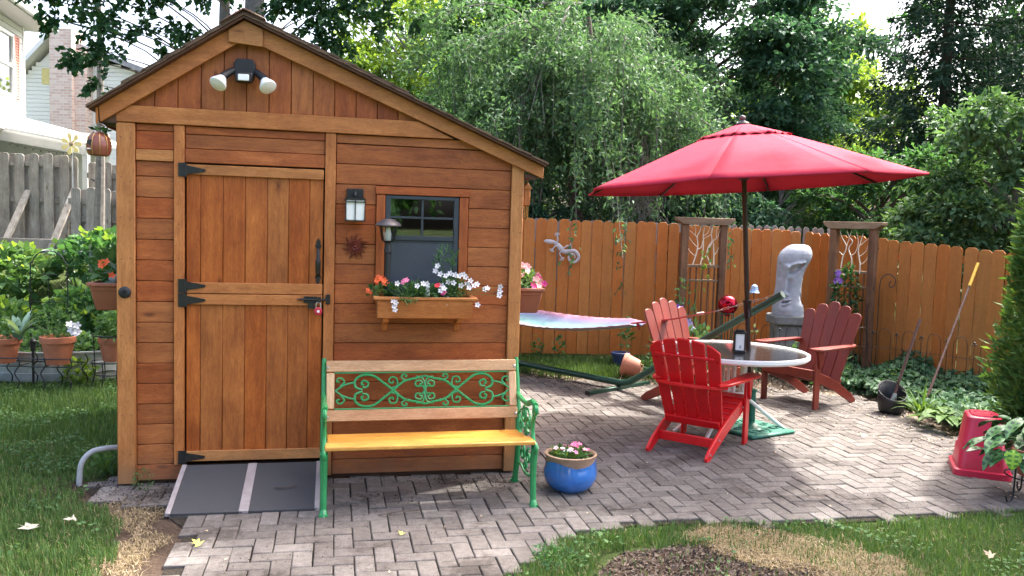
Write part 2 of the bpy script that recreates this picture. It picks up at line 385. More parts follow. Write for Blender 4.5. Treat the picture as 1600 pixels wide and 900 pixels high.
def m_maranta():
    s = NT('leaf_maranta')
    at = s.n('ShaderNodeUVMap'); sp = s.n('ShaderNodeSeparateXYZ'); s.l(at.outputs[0], sp.inputs[0])
    w = s.n('ShaderNodeTexWave'); w.inputs['Scale'].default_value = 1.4; w.inputs['Distortion'].default_value = 0.6
    w.bands_direction = 'Y'; s.l(at.outputs[0], w.inputs['Vector'])
    ab = s.math('ABSOLUTE', s.math('SUBTRACT', sp.outputs[0], 0.5))
    band = s.math('MULTIPLY', s.ramp(ab, [(0.05, (0, 0, 0)), (0.10, (1, 1, 1)), (0.30, (1, 1, 1)), (0.36, (0, 0, 0))]), s.ramp(w.outputs[1], [(0.35, (0, 0, 0)), (0.55, (1, 1, 1))]))
    oi = s.n('ShaderNodeObjectInfo')
    base = s.mix(oi.outputs['Random'], (0.045, 0.14, 0.045), (0.11, 0.24, 0.08))
    c = s.mix(band, base, (0.012, 0.055, 0.02))
    MATS['leaf_maranta'] = s.done(s.bsdf(c, 0.35, spec=0.45))
    c = s.mix(band, (0.36, 0.55, 0.05), (0.07, 0.20, 0.02))
    MATS['leaf_maranta_lime'] = None
    s2 = NT('leaf_maranta_lime')
    at = s2.n('ShaderNodeUVMap'); sp = s2.n('ShaderNodeSeparateXYZ'); s2.l(at.outputs[0], sp.inputs[0])
    w = s2.n('ShaderNodeTexWave'); w.inputs['Scale'].default_value = 1.4; w.bands_direction = 'Y'; s2.l(at.outputs[0], w.inputs['Vector'])
    ab = s2.math('ABSOLUTE', s2.math('SUBTRACT', sp.outputs[0], 0.5))
    band = s2.math('MULTIPLY', s2.ramp(ab, [(0.05, (0, 0, 0)), (0.10, (1, 1, 1)), (0.27, (1, 1, 1)), (0.33, (0, 0, 0))]), s2.ramp(w.outputs[1], [(0.35, (0, 0, 0)), (0.55, (1, 1, 1))]))
    MATS['leaf_maranta_lime'] = s2.done(s2.bsdf(s2.mix(band, (0.34, 0.55, 0.05), (0.08, 0.24, 0.02)), 0.35))
m_maranta()

# ------------------------------------------------------------------ mesh helpers
class MB:
    def __init__(s): s.v = []; s.f = []; s.uv = None
    def add(s, vs, fs, M=None):
        b = len(s.v)
        s.v += [tuple(M @ Vector(p)) if M is not None else tuple(p) for p in vs]
        s.f += [[b + i for i in f] for f in fs]; return s
    def box(s, x0, x1, y0, y1, z0, z1, M=None):
        v = [(x0, y0, z0), (x1, y0, z0), (x1, y1, z0), (x0, y1, z0), (x0, y0, z1), (x1, y0, z1), (x1, y1, z1), (x0, y1, z1)]
        return s.add(v, [[0, 3, 2, 1], [4, 5, 6, 7], [0, 1, 5, 4], [1, 2, 6, 5], [2, 3, 7, 6], [3, 0, 4, 7]], M)
    def prism(s, pts, d0, d1, plane='xz', M=None):
        n = len(pts)
        if plane == 'xz': mk = lambda p, d: (p[0], d, p[1])
        elif plane == 'yz': mk = lambda p, d: (d, p[0], p[1])
        else: mk = lambda p, d: (p[0], p[1], d)
        v = [mk(p, d0) for p in pts] + [mk(p, d1) for p in pts]
        f = [list(range(n)), list(range(2 * n - 1, n - 1, -1))]
        f += [[i, i + n, (i + 1) % n + n, (i + 1) % n] for i in range(n)]
        return s.add(v, f, M)
    def tube(s, pts, r, n=8, M=None, closed=False, squash=None):
        P = [Vector(p) for p in pts]; N = len(P)
        rr = r if isinstance(r, (list, tuple)) else [r] * N
        vs = []; up = None
        for i, p in enumerate(P):
            a = P[(i + 1) % N] if (closed or i < N - 1) else p; b = P[i - 1] if (closed or i > 0) else p
            t = (a - b)
            if t.length < 1e-9: t = Vector((0, 0, 1))
            t.normalize()
            if up is None:
                up = Vector((0, 0, 1)) if abs(t.z) < 0.9 else Vector((1, 0, 0))
            x = up.cross(t)
            if x.length < 1e-6: x = Vector((1, 0, 0)).cross(t)
            x.normalize(); y = t.cross(x); up = y
            for k in range(n):
                an = 2 * math.pi * k / n
                vs.append(p + x * math.cos(an) * rr[i] + y * math.sin(an) * rr[i])
        f = []
        M_ = N if closed else N - 1
        for i in range(M_):
            j = (i + 1) % N
            for k in range(n):
                f.append([i * n + k, i * n + (k + 1) % n, j * n + (k + 1) % n, j * n + k])
        if not closed:
            f.append(list(range(n))[::-1]); f.append([(N - 1) * n + k for k in range(n)])
        return s.add(vs, f, M)
    def lathe(s, prof, n=24, c=(0, 0, 0), M=None, sx=1, sy=1, a0=0, cap=True):
        vs = [(c[0] + r * sx * math.cos(a0 + 2 * math.pi * k / n), c[1] + r * sy * math.sin(a0 + 2 * math.pi * k / n), c[2] + z) for r, z in prof for k in range(n)]
        f = [[i * n + k, i * n + (k + 1) % n, (i + 1) * n + (k + 1) % n, (i + 1) * n + k] for i in range(len(prof) - 1) for k in range(n)]
        if cap:
            if prof[0][0] > 1e-4: f.append(list(range(n))[::-1])
            if prof[-1][0] > 1e-4: f.append([(len(prof) - 1) * n + k for k in range(n)])
        return s.add(vs, f, M)
    def sphere(s, c, r, n=12, M=None, sz=1.0, sx=1.0):
        m = max(4, n // 2)
        return s.lathe([(max(1e-5, r * math.sin(math.pi * i / m)), -r * sz * math.cos(math.pi * i / m)) for i in range(m + 1)], n, c, M, sx=sx, cap=False)
    def build(s, name, mat, parent=None, loc=None, rot=None, bevel=0.0, smooth=True, seg=1, ang=35, center=False):
        if center:
            a = np.array(s.v); cc = (a.min(0) + a.max(0)) / 2
            s.v = [tuple(np.array(p) - cc) for p in s.v]; loc = tuple(cc)
        me = bpy.data.meshes.new(name); me.from_pydata(s.v, [], s.f); me.update()
        if smooth:
            me.shade_smooth(); me.set_sharp_from_angle(angle=R(ang))
        if mat: me.materials.append(MATS[mat])
        o = bpy.data.objects.new(name, me); COL.objects.link(o)
        if parent: o.parent = parent
        if loc: o.location = loc
        if rot: o.rotation_euler = rot
        if bevel:
            b = o.modifiers.new('bevel', 'BEVEL'); b.width = bevel; b.segments = seg; b.limit_method = 'ANGLE'; b.angle_limit = R(40)
        return o

def tag(o, label=None, cat=None, group=None, kind=None):
    if label: o['label'] = label
    if cat: o['category'] = cat
    if group: o['group'] = group
    if kind: o['kind'] = kind
    return o
def empty(name, loc, rz=0, label=None, cat=None, group=None):
    o = bpy.data.objects.new(name, None); COL.objects.link(o)
    o.location = loc; o.rotation_euler = (0, 0, rz); o.empty_display_size = 0.1
    return tag(o, label, cat, group)
def dup(o, parent=None, loc=None, rot=None):
    c = o.copy(); COL.objects.link(c)
    if parent: c.parent = parent
    if loc is not None: c.location = loc
    if rot is not None: c.rotation_euler = rot
    return c
def kids(o): return [x for x in o.children]
def copy_tree(o, parent=None):
    c = o.copy(); COL.objects.link(c)
    if parent: c.parent = parent
    for k in kids(o): copy_tree(k, c)
    return c
def box(name, x0, x1, y0, y1, z0, z1, mat, parent=None, bevel=0.003, **kw):
    """one box-shaped piece, its origin at its own centre"""
    return MB().box(x0, x1, y0, y1, z0, z1).build(name, mat, parent, bevel=bevel, center=True, **kw)

def np_mesh(name, V, F, mat, parent=None, loc=None, uv=None, smooth=False):
    V = np.asarray(V, dtype=np.float32); F = np.asarray(F, dtype=np.int32); k = F.shape[1]
    me = bpy.data.meshes.new(name)
    me.vertices.add(len(V)); me.vertices.foreach_set('co', V.ravel())
    me.loops.add(F.size); me.loops.foreach_set('vertex_index', F.ravel())
    me.polygons.add(len(F)); me.polygons.foreach_set('loop_start', np.arange(0, F.size, k, dtype=np.int32))
    if uv is not None:
        l = me.uv_layers.new(name='UVMap'); l.data.foreach_set('uv', np.asarray(uv, dtype=np.float32)[F.ravel()].ravel())
    me.update(calc_edges=True)
    if smooth: me.shade_smooth()
    me.materials.append(MATS[mat])
    o = bpy.data.objects.new(name, me); COL.objects.link(o)
    if parent: o.parent = parent
    if loc: o.location = loc
    return o
def unit(a): return a / np.maximum(np.linalg.norm(a, axis=-1, keepdims=True), 1e-9)
def leaf_quads(P, D, N, L, Wd, fold=0.25):
    """leaf-shaped folded quads from arrays of base point, direction, normal, length, width"""
    P = np.asarray(P); n = len(P); D = unit(D); S = unit(np.cross(D, N)); U = np.cross(S, D)
    L = np.broadcast_to(np.asarray(L, float), (n,))[:, None]; Wd = np.broadcast_to(np.asarray(Wd, float), (n,))[:, None]
    m = P + D * L * 0.42 + U * Wd * fold
    V = np.stack([P, m + S * Wd * 0.5, P + D * L, m - S * Wd * 0.5], 1).reshape(-1, 3)
    F = np.arange(4 * n).reshape(n, 4)
    return V, F
def rdir(n): return unit(rng.normal(size=(n, 3)))
def join_q(parts):
    V = []; F = []; b = 0
    for v, f in parts: V.append(v); F.append(f + b); b += len(v)
    return np.concatenate(V), np.concatenate(F)
def inpoly(x, y, poly):
    x = np.asarray(x); y = np.asarray(y); c = np.zeros(x.shape, bool); n = len(poly)
    for i in range(n):
        x1, y1 = poly[i]; x2, y2 = poly[(i + 1) % n]
        t = ((y1 > y) != (y2 > y)) & (x < (x2 - x1) * (y - y1) / (y2 - y1 + 1e-12) + x1)
        c ^= t
    return c
def spline(pts, k=6):
    """Catmull-Rom through points"""
    P = [Vector(p) for p in pts]; P = [P[0]] + P + [P[-1]]; o = []
    for i in range(1, len(P) - 2):
        for j in range(k):
            t = j / k
            o.append(0.5 * ((2 * P[i]) + (P[i + 1] - P[i - 1]) * t + (2 * P[i - 1] - 5 * P[i] + 4 * P[i + 1] - P[i + 2]) * t * t + (3 * P[i] - P[i - 1] - 3 * P[i + 1] + P[i + 2]) * t ** 3))
    o.append(P[-2]); return o

def flower_mb(r=0.02, petals=5, cup=0.3, wid=0.9):
    b = MB()
    for i in range(petals):
        a = 2 * math.pi * i / petals; w = wid * math.pi / petals
        p = lambda rr, an, z: (rr * math.cos(an), rr * math.sin(an), z)
        b.add([(0, 0, 0), p(r * .65, a - w, cup * r * .7), p(r, a - w * .35, cup * r), p(r, a + w * .35, cup * r), p(r * .65, a + w, cup * r * .7)], [[0, 1, 2, 3, 4]])
    return b
_fm = {}
def flower(parent, loc, r, mat, petals=5, name='flower', face=(0, -1, 0.3), eye=None):
    key = (mat, petals, round(r, 4), name, eye)
    if key not in _fm:
        b = flower_mb(r, petals)
        b.sphere((0, 0, r * 0.08), r * 0.16, 6)
        o = b.build(name, mat, parent, smooth=False)
        if eye:
            o.data.materials.append(MATS[eye])
            for pl in o.data.polygons[petals:]: pl.material_index = 1
        _fm[key] = o.data
    else:
        o = bpy.data.objects.new(name, _fm[key]); COL.objects.link(o); o.parent = parent
    o.location = loc
    q = Vector(face) + Vector((rnd.uniform(-.5, .5), rnd.uniform(-.3, .3), rnd.uniform(-.3, .5)))
    o.rotation_euler = q.to_track_quat('Z', 'Y').to_euler()
    return o

# ================================================================== SETTING
def gh(x, y):
    """rise of the ground at the far left, behind the vegetable bed"""
    a = np.clip((np.asarray(y) - 8.6) / 3.6, 0, 1); b = np.clip((-2.4 - np.asarray(x)) / 1.6, 0, 1)
    a = a * a * (3 - 2 * a); b = b * b * (3 - 2 * b)
    return 1.15 * a * b
GX = np.concatenate([[-400, -150, -70, -35, -22], np.arange(-15, 10.01, 0.4), [14, 22, 40, 90, 200, 400]])
GY = np.concatenate([[-200, -80, -30, -12, -4], np.arange(0, 18.01, 0.4), [24, 36, 60, 120, 250, 500]])
gx, gy = np.meshgrid(GX, GY)
gz = gh(gx, gy) - 0.020
nx_, ny_ = len(GX), len(GY)
idx = np.arange(nx_ * ny_).reshape(ny_, nx_)
Fg = np.stack([idx[:-1, :-1], idx[:-1, 1:], idx[1:, 1:], idx[1:, :-1]], -1).reshape(-1, 4)
o = np_mesh('ground', np.stack([gx, gy, gz], -1).reshape(-1, 3), Fg, 'ground', smooth=True)
tag(o, kind='structure')

YAW = 0.21255
CY, SY = math.cos(YAW), math.sin(YAW)
SHO = (-2.39288, 5.02757)
def sw(u, v):        # shed plan coordinates to world
    return (SHO[0] + u * CY - v * SY, SHO[1] + u * SY + v * CY)

def sheet(name, poly, z, mat, parent=None, kind='structure'):
    me = bpy.data.meshes.new(name)
    me.from_pydata([(x, y, z) for x, y in poly], [], [list(range(len(poly)))]); me.update()
    me.materials.append(MATS[mat]); ob = bpy.data.objects.new(name, me); COL.objects.link(ob)
    if parent: ob.parent = parent
    return tag(ob, kind=kind)
bed_poly = [(3.55, 5.35), (3.62, 7.0), (3.55, 8.5), (2.9, 8.8), (1.7, 8.85), (0.3, 9.0), (-0.6, 9.1), (-0.6, 10.75), (1.0, 10.9), (3.9, 11.3), (5.9, 8.4), (6.4, 5.4)]
sheet('garden_bed', bed_poly, -0.015, 'leaf_litter')
mulch_poly = [(0.45, 3.35), (0.42, 3.9), (0.62, 4.25), (1.05, 4.38), (1.5, 4.25), (1.75, 3.95), (1.7, 3.5), (1.4, 3.2)]
sheet('mulch_patch', mulch_poly, -0.015, 'bed_soil')
edge_poly = [(-2.95, 5.25), (-2.9, 4.75), (-2.3, 4.45), (-1.95, 4.05), (-1.85, 3.2), (-1.3, 3.0), (-1.4, 4.4), (-2.3, 5.0)]
sheet('bare_soil', edge_poly, -0.016, 'bed_soil')
patio_poly = [(-2.62, 5.05), (-2.42, 4.78), (-1.95, 4.62), (-1.70, 4.35), (-1.64, 3.95), (-1.52, 3.4), (-1.45, 2.9), (-0.1, 2.9), (0.05, 3.9), (0.32, 4.46), (0.78, 4.66),
              (1.92, 4.78), (3.25, 5.1), (4.2, 5.3), (4.1, 5.9), (3.82, 7.03), (3.78, 7.9), (3.70, 8.60), (2.9, 8.92), (1.7, 9.0), (0.39, 9.15), (-0.5, 9.25), (-0.6, 6.2), (-0.02, 5.70), (-2.45, 5.20)]
patio = sheet('patio', patio_poly, -0.010, 'joint_sand')

# herringbone pavers
def brick_mb(lx, ly):
    h = 0.004; a, b = lx / 2, ly / 2; e = 0.0045
    return ([(-a, -b, -.045), (a, -b, -.045), (a, b, -.045), (-a, b, -.045), (-a, -b, -e + h), (a, -b, -e + h), (a, b, -e + h), (-a, b, -e + h),
             (-a + e, -b + e, h), (a - e, -b + e, h), (a - e, b - e, h), (-a + e, b - e, h)],
            [[0, 1, 5, 4], [1, 2, 6, 5], [2, 3, 7, 6], [3, 0, 4, 7], [4, 5, 9, 8], [5, 6, 10, 9], [6, 7, 11, 10], [7, 4, 8, 11], [8, 9, 10, 11]])
BS = 0.1
bl = []
for i in range(-40, 70):
    for j in range(-40, 70):
        k = (i - j) % 4
        if k == 0: u, v, r = (i + 1) * BS, (j + .5) * BS, 0
        elif k == 2: u, v, r = (i + .5) * BS, j * BS, 1
        else: continue
        if k == 2:
            pass
        x, y = sw(u, v - 1.8)
        bl.append((x, y, r))
bl = [(x, y, r) for (x, y, r), q in zip(bl, inpoly([b[0] for b in bl], [b[1] for b in bl], patio_poly)) if q]
def hid(x, y):
    c_, s_ = CY, SY
    dx, dy = x - SHO[0], y - SHO[1]; u, v = dx * c_ + dy * s_, -dx * s_ + dy * c_
    return 0.0 < u < 2.5 and v > 0.1
bl = [b for b in bl if not hid(b[0], b[1])]
def seen(x, y):
    px = 800 + 1300 * x / (y * 0.997 + .12); py = 365 + 1300 * 1.673 / y
    return -10 < px < 1610 and py < 905
bl.sort(key=lambda b: (not seen(b[0], b[1]), b[0] ** 2 + b[1] ** 2))
bv, bf = brick_mb(0.1945, 0.0945)
bme = bpy.data.meshes.new('brick'); bme.from_pydata(bv, [], bf); bme.materials.append(MATS['paver']); bme.update()
Vs = []; Fs = []
for n, (x, y, r) in enumerate(bl):
    rz = YAW + (math.pi / 2 if r else 0) + rnd.gauss(0, 0.006)
    x += rnd.gauss(0, .0012); y += rnd.gauss(0, .0012); z = rnd.gauss(0, .0014)
    tx, ty = rnd.gauss(0, .008), rnd.gauss(0, .008)
    if n < 300:
        ob = bpy.data.objects.new('brick', bme); COL.objects.link(ob); ob.parent = patio
        ob.location = (x, y, z); ob.rotation_euler = (tx, ty, rz)
    else:
        M = Matrix.Translation((x, y, z)) @ Euler((tx, ty, rz)).to_matrix().to_4x4()
        b = len(Vs); Vs += [tuple(M @ Vector(p)) for p in bv]; Fs += [[b + i for i in f] for f in bf]
ob = MB(); ob.v = Vs; ob.f = Fs
tag(ob.build('brick', 'paver', patio, smooth=False), kind='stuff')

# ================================================================== SHED
shed = empty('garden_shed', (SHO[0], SHO[1], 0), YAW, 'orange-brown cedar garden shed with a dutch door and one black framed window', 'shed')
def sb(name, u0, u1, z0, z1, mat, y0=0.0, y1=0.018, bevel=0.003, parent=shed):
    g = 0.0015
    return box(name, u0 + g, u1 - g, y0, y1, z0 + g, z1 - g, mat, parent, bevel=bevel)
# backing and hidden walls
box('wall_frame', 0.03, 0.36, 0.022, 0.05, 0.03, 2.25, 'dark_interior', shed, 0)
box('wall_frame', 1.24, 1.59, 0.022, 0.05, 0.03, 2.25, 'dark_interior', shed, 0)
box('wall_frame', 2.09, 2.47, 0.022, 0.05, 0.03, 2.10, 'dark_interior', shed, 0)
box('wall_frame', 1.592, 2.088, 0.022, 0.05, 0.03, 1.13, 'dark_interior', shed, 0)
box('wall_frame', 1.592, 2.088, 0.022, 0.05, 1.89, 2.25, 'dark_interior', shed, 0)
box('wall_frame', 0.362, 1.238, 0.035, 0.05, 1.98, 2.25, 'dark_interior', shed, 0)
for nm, x0, x1 in (('side_wall', 0.0, 0.05), ('side_wall', 2.455, 2.503)):
    zt = 2.3 if x0 < 1 else 2.08
    b = MB(); z = 0.03
    while z < zt - .01:
        z2 = min(z + .124, zt); b.box(x0, x1, 0.052, 2.40, z, z2); z += .127
    b.build(nm, 'cedar_x', shed, bevel=0.002)
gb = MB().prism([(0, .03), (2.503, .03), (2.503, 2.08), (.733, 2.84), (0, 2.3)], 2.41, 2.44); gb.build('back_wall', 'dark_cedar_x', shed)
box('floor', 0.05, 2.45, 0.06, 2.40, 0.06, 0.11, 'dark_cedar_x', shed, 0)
box('base_beam', 0.02, 2.48, 0.03, 0.10, -0.01, 0.06, 'dark_cedar_x', shed, 0)
MB().prism([(0.06, 2.25), (2.44, 2.25), (2.3, 2.16), (.733, 2.80), (0.06, 2.33)][:2] + [(2.06, 2.25), (.733, 2.80), (0.06, 2.33)], 0.022, 0.04).build('gable_frame', 'dark_interior', shed)
# siding, left bay
rows = [0.03] + [0.13 + .127 * k for k in range(15)]
lz = rows + [2.0, 2.07, 2.18, 2.222]
for a, b in zip(lz[:-1], lz[1:]):
    pr = -0.014 if abs(a - 2.0) < .001 else rnd.uniform(-.0015, .0015)
    u1 = 0.385 if b < 0.14 else 0.324
    sb('siding_board', 0.107, u1, a, b, 'cedar_trim_x' if pr < -.01 else 'cedar_x', pr, .02)
# right bay
rz_ = rows + [2.035, 2.162, 2.222]
for a, b in zip(rz_[:-1], rz_[1:]):
    pr = rnd.uniform(-.0015, .0015)
    if a > 1.14 and b < 1.91:
        sb('siding_board', 1.287, 1.542, a, b, 'cedar_x', pr, .02)
        sb('siding_board', 2.140, 2.42, a, b, 'cedar_x', rnd.uniform(-.0015, .0015), .02)
    elif b > 2.17:
        MB().prism([(1.289, 2.165), (2.23, 2.165), (2.13, 2.22), (1.289, 2.22)], pr, .02).build('siding_board', 'cedar_x', shed, bevel=.003, center=True)
    elif a > 2.03:
        MB().prism([(1.289, 2.037), (2.418, 2.037), (2.418, 2.10), (2.25, 2.159), (1.289, 2.159)], pr, .02).build('siding_board', 'cedar_x', shed, bevel=.003, center=True)
    else:
        sb('siding_board', 1.287, 2.42, a, b, 'cedar_x', pr, .02)
# above the door
for a, b, pr in ((2.0, 2.085, -.012), (2.085, 2.172, 0), (2.172, 2.222, -.003)):
    sb('siding_board', .387, 1.219, a, b, 'cedar_x', pr, .02)
# posts, jambs, header
sb('corner_post', 0, 0.107, 0.015, 2.222, 'cedar_trim_z', -.024, .05, .004)
MB().prism([(2.421, .02), (2.503, .02), (2.503, 2.045), (2.421, 2.08)], -.024, .05).build('corner_post', 'cedar_trim_z', shed, bevel=.004, center=True)
sb('door_jamb', .324, .387, .125, 2.222, 'cedar_trim_z', -.020, .034)
sb('door_jamb', 1.219, 1.287, .03, 2.222, 'cedar_trim_z', -.020, .034)
MB().prism([(0.002, 2.2235), (0.002, 2.268), (0.084, 2.324), (1.80, 2.324), (2.03, 2.2235)], -.030, .0).build('header_beam', 'cedar_trim_x', shed, bevel=.004, center=True)
zl = lambda u: 2.868 - .685 * (.733 - u)
zr = lambda u: 2.868 - .4215 * (u - .733)
ztop = lambda u: (zl(u) if u < .733 else zr(u))
# gable boards
us = [.084] + [.213 + .1325 * k for k in range(14)] + [2.0]
us = sorted(x for x in us if x <= 2.0)
for a, b in zip(us[:-1], us[1:]):
    a += .0015; b -= .0015
    pts = [(a, 2.326), (b, 2.326), (b, max(2.33, ztop(b) - .04))]
    if a < .733 < b: pts.append((.733, 2.82))
    pts.append((a, max(2.33, ztop(a) - .04)))
    if pts[2][1] - 2.326 < .006 and pts[-1][1] - 2.326 < .006: continue
    MB().prism(pts, rnd.uniform(-.0015, .0015), .02).build('gable_board', 'cedar_z', shed, bevel=.003, center=True)
# rake boards and peak block
MB().prism([(-.088, 2.306), (.730, 2.866), (.730, 2.752), (-.078, 2.200 + .012)], -.050, -.031).build('rake_board', 'cedar_trim_x', shed, bevel=.003, rot=None, center=True)
MB().prism([(.736, 2.8665), (2.628, 2.069), (2.628, 1.990), (.736, 2.760)], -.050, -.031).build('rake_board', 'cedar_trim_x', shed, bevel=.003, center=True)
MB().prism([(.640, 2.7995), (.733, 2.863), (.842, 2.8165), (.842, 2.712), (.642, 2.728)], -.068, -.052).build('peak_block', 'cedar_trim_x', shed, bevel=.003, center=True)
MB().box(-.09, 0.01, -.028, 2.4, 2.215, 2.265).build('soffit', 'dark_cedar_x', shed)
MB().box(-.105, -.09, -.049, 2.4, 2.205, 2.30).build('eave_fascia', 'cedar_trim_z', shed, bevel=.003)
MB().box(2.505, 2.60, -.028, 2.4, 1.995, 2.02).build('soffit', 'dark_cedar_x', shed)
# roof
rf = MB()
def slope(b, u0, u1, zf, d0, d1, y0=-.105, y1=2.56):
    b.prism([(u0, zf(u0) + d0), (u1, zf(u1) + d0), (u1, zf(u1) + d1), (u0, zf(u0) + d1)], y0, y1)
slope(rf, -.125, .733, zl, .002, .016); slope(rf, .733, 2.632, zr, .002, .016)
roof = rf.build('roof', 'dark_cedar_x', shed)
sh = MB()
def shingles(u0, u1, zf, base, n, up):
    for r in range(n):
        a = u0 + (u1 - u0) * r / n; b = u0 + (u1 - u0) * (r + 1) / n + (u1 - u0) / n * .5
        if (u1 > u0 and b > u1): b = u1
        if (u1 < u0 and b < u1): b = u1
        y = -.118
        while y < 2.56:
            w = rnd.uniform(.07, .16); dz = rnd.uniform(0, .004); da = rnd.uniform(-.012, .012)
            y2 = min(y + w, 2.58)
            aa = a + da
            sh.prism([(aa, zf(aa) + base + .0), (b, zf(b) + base + .0), (b, zf(b) + base + .004), (aa, zf(aa) + base + .014 + dz)], y + .002, y2 - .002)
            y = y2
shingles(-.138, .733, zl, .0175, 8, 1)
shingles(2.648, .733, zr, .0175, 15, 1)
tag(sh.build('shingle', 'shingle_wood', roof, smooth=False), kind='stuff')
sh = MB(); shingles(.06, .733, zl, .031, 6, 1); shingles(1.74, .733, zr, .031, 9, 1)
tag(sh.build('upper_shingle', 'shingle_wood', roof, smooth=False), kind='stuff')
b = MB(); slope(b, .60, .733, zl, .044, .056, -.128, 2.6); slope(b, .733, .86, zr, .044, .056, -.128, 2.6)
b.build('ridge_cap', 'dark_cedar_x', roof, bevel=.003)
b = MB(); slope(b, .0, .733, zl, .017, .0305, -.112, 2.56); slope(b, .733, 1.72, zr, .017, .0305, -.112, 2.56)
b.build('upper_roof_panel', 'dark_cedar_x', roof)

# door leaves
de = [.395, .478, .609, .741, .872, 1.001, 1.128, 1.2125]
def leaf(name, z0, z1, r_top, r_bot, hz):
    e = empty(name, (0, 0, 0)); e.parent = shed
    for a, b in zip(de[:-1], de[1:]):
        box('door_board', a + .001, b - .001, -.004 + rnd.uniform(-.001, .001), .015, z0 + .004, z1 - .004, 'door_cedar', e, .003)
    box('door_rail', .395, 1.2125, -.022, -.0055, z1 - r_top, z1, 'cedar_trim_x', e, .003)
    box('door_rail', .395, 1.2125, -.022, -.0055, z0, z0 + r_bot, 'cedar_trim_x', e, .003)
    for z, tip in hz:
        b = MB()
        b.box(.352, .392, -.0275, -.0205, z - .042, z + .042)
        b.prism([(.400, z + .026), (.418, z + .024), (.505, z + .008), (.512, z), (.505, z - .008), (.418, z - .024), (.400, z - .026)], -.0285, -.0225)
        b.tube([(.396, -.027, z - .042), (.396, -.027, z + .042)], .006, 8)
        for sx, sz in ((.370, .028), (.370, -.028), (.42, .012), (.42, -.012), (.46, 0), (.495, 0)):
            b.sphere((sx, -.029, z + sz), .004, 6)
        b.build('hinge', 'black_iron', e)
    return e
up = leaf('upper_door', 1.2025, 1.990, .062, .068, [(1.955, 0), (1.248, 0)])
lo = leaf('lower_door', .147, 1.1985, .066, .066, [(1.160, 0), (.176, 0)])
# pull handle
b = MB()
for s, z in ((1, 1.515), (-1, 1.312)):
    b.prism([(1.185 + a, z + s * c) for a, c in ((-.012, -.02), (-.020, 0), (-.010, .012), (-.014, .024), (0, .046), (.014, .024), (.010, .012), (.020, 0), (.012, -.02))], -.012, -.0065)
b.tube(spline([(1.185, -.012, 1.50), (1.185, -.045, 1.482), (1.185, -.058, 1.42), (1.185, -.045, 1.345), (1.185, -.012, 1.325)], 5), [.010] * 5 + [.011] * 5 + [.0165] * 6 + [.010] * 5, 10)
b.build('door_handle', 'black_iron', up)
b = MB()
b.box(1.10, 1.18, -.030, -.0225, 1.150, 1.192); b.tube([(1.075, -.034, 1.172), (1.255, -.034, 1.172)], .007, 8)
b.box(1.185, 1.205, -.044, -.024, 1.155, 1.190); b.box(1.235, 1.262, -.030, -.0205, 1.145, 1.205); b.tube([(1.248, -.03, 1.172), (1.248, -.047, 1.172)], .013, 10)
b.prism([(1.055, 1.172), (1.10, 1.180), (1.10, 1.164)], -.030, -.0225); b.box(1.125, 1.165, -.036, -.029, 1.115, 1.155)
b.build('slide_bolt', 'black_iron', lo)
# round socket cover on the corner post
b = MB(); Mx = Matrix.Translation((.048, -.024, 1.203)) @ Matrix.Rotation(R(90), 4, 'X')
b.lathe([(.036, 0), (.036, .006), (.026, .014), (.014, .016), (.014, .008), (.0001, .008)], 24, M=Mx)
b.build('socket_cover', 'black_plastic', shed)
# window
win = empty('window', (0, 0, 0)); win.parent = shed
b = MB(); W0, W1, Z0, Z1 = 1.602, 2.075, 1.155, 1.846
Z1 = 1.848
for q in ((W0, W0 + .030, Z0, Z1), (W1 - .030, W1, Z0, Z1), (W0 + .03, W1 - .03, Z0, Z0 + .03), (W0 + .03, W1 - .03, Z1 - .022, Z1)):
    b.box(q[0], q[1], -.012, .03, q[2], q[3])
b.box(W0 + .03, W1 - .03, -.008, .022, 1.562, 1.592)
b.build('window_frame', 'window_black', win, bevel=.002)
b = MB(); b.box(1.832, 1.846, -.004, .010, 1.592, Z1 - .022); b.box(W0 + .03, 1.8315, -.004, .010, 1.702, 1.716); b.box(1.8465, W1 - .03, -.004, .010, 1.702, 1.716)
b.box(W0 + .03, W1 - .03, .0, .012, 1.546, 1.560)
b.build('muntin', 'window_black', win, bevel=.0015)
for a, c, d, e in ((W0 + .03, 1.832, 1.592, 1.702), (1.846, W1 - .03, 1.592, 1.702), (W0 + .03, 1.832, 1.716, Z1 - .022), (1.846, W1 - .03, 1.716, Z1 - .022), (W0 + .03, W1 - .03, Z0 + .03, 1.546)):
    box('pane', a, c, .012, .015, d, e, 'window_glass', win, 0)
box('insect_screen', W0 + .031, W1 - .031, -.002, -.001, Z0 + .031, 1.545, 'insect_screen', win, 0)
sb('window_trim', 1.542, 1.600, 1.146, 1.850, 'cedar_z', -.016, .02)
sb('window_trim', 2.078, 2.138, 1.146, 1.850, 'cedar_z', -.016, .02)
sb('window_trim', 1.535, 2.146, 1.851, 1.905, 'cedar_x', -.019, .02)
# things inside, seen dimly through the panes
sv = empty('tool_shelf', (0, 0, 0)); sv.location = (*sw(1.85, 1.5), 0.11); sv.rotation_euler = (0, 0, YAW)
sv['label'] = 'dim wooden shelf unit inside the shed, seen through the window'; sv['category'] = 'shelf'
for z in (.5, 1.0, 1.45): box('shelf', -.45, .45, -.15, .15, z, z + .025, 'cedar_x', sv, .002)
for x in (-.45, .43): box('side_panel', x, x + .02, -.15, .15, 0, 1.6, 'cedar_z', sv, .002)
MB().prism([(-.3, 1.028), (-.12, 1.028), (-.14, 1.22), (-.28, 1.22)], -.08, .08).build('bucket', 'white_paint', sv)

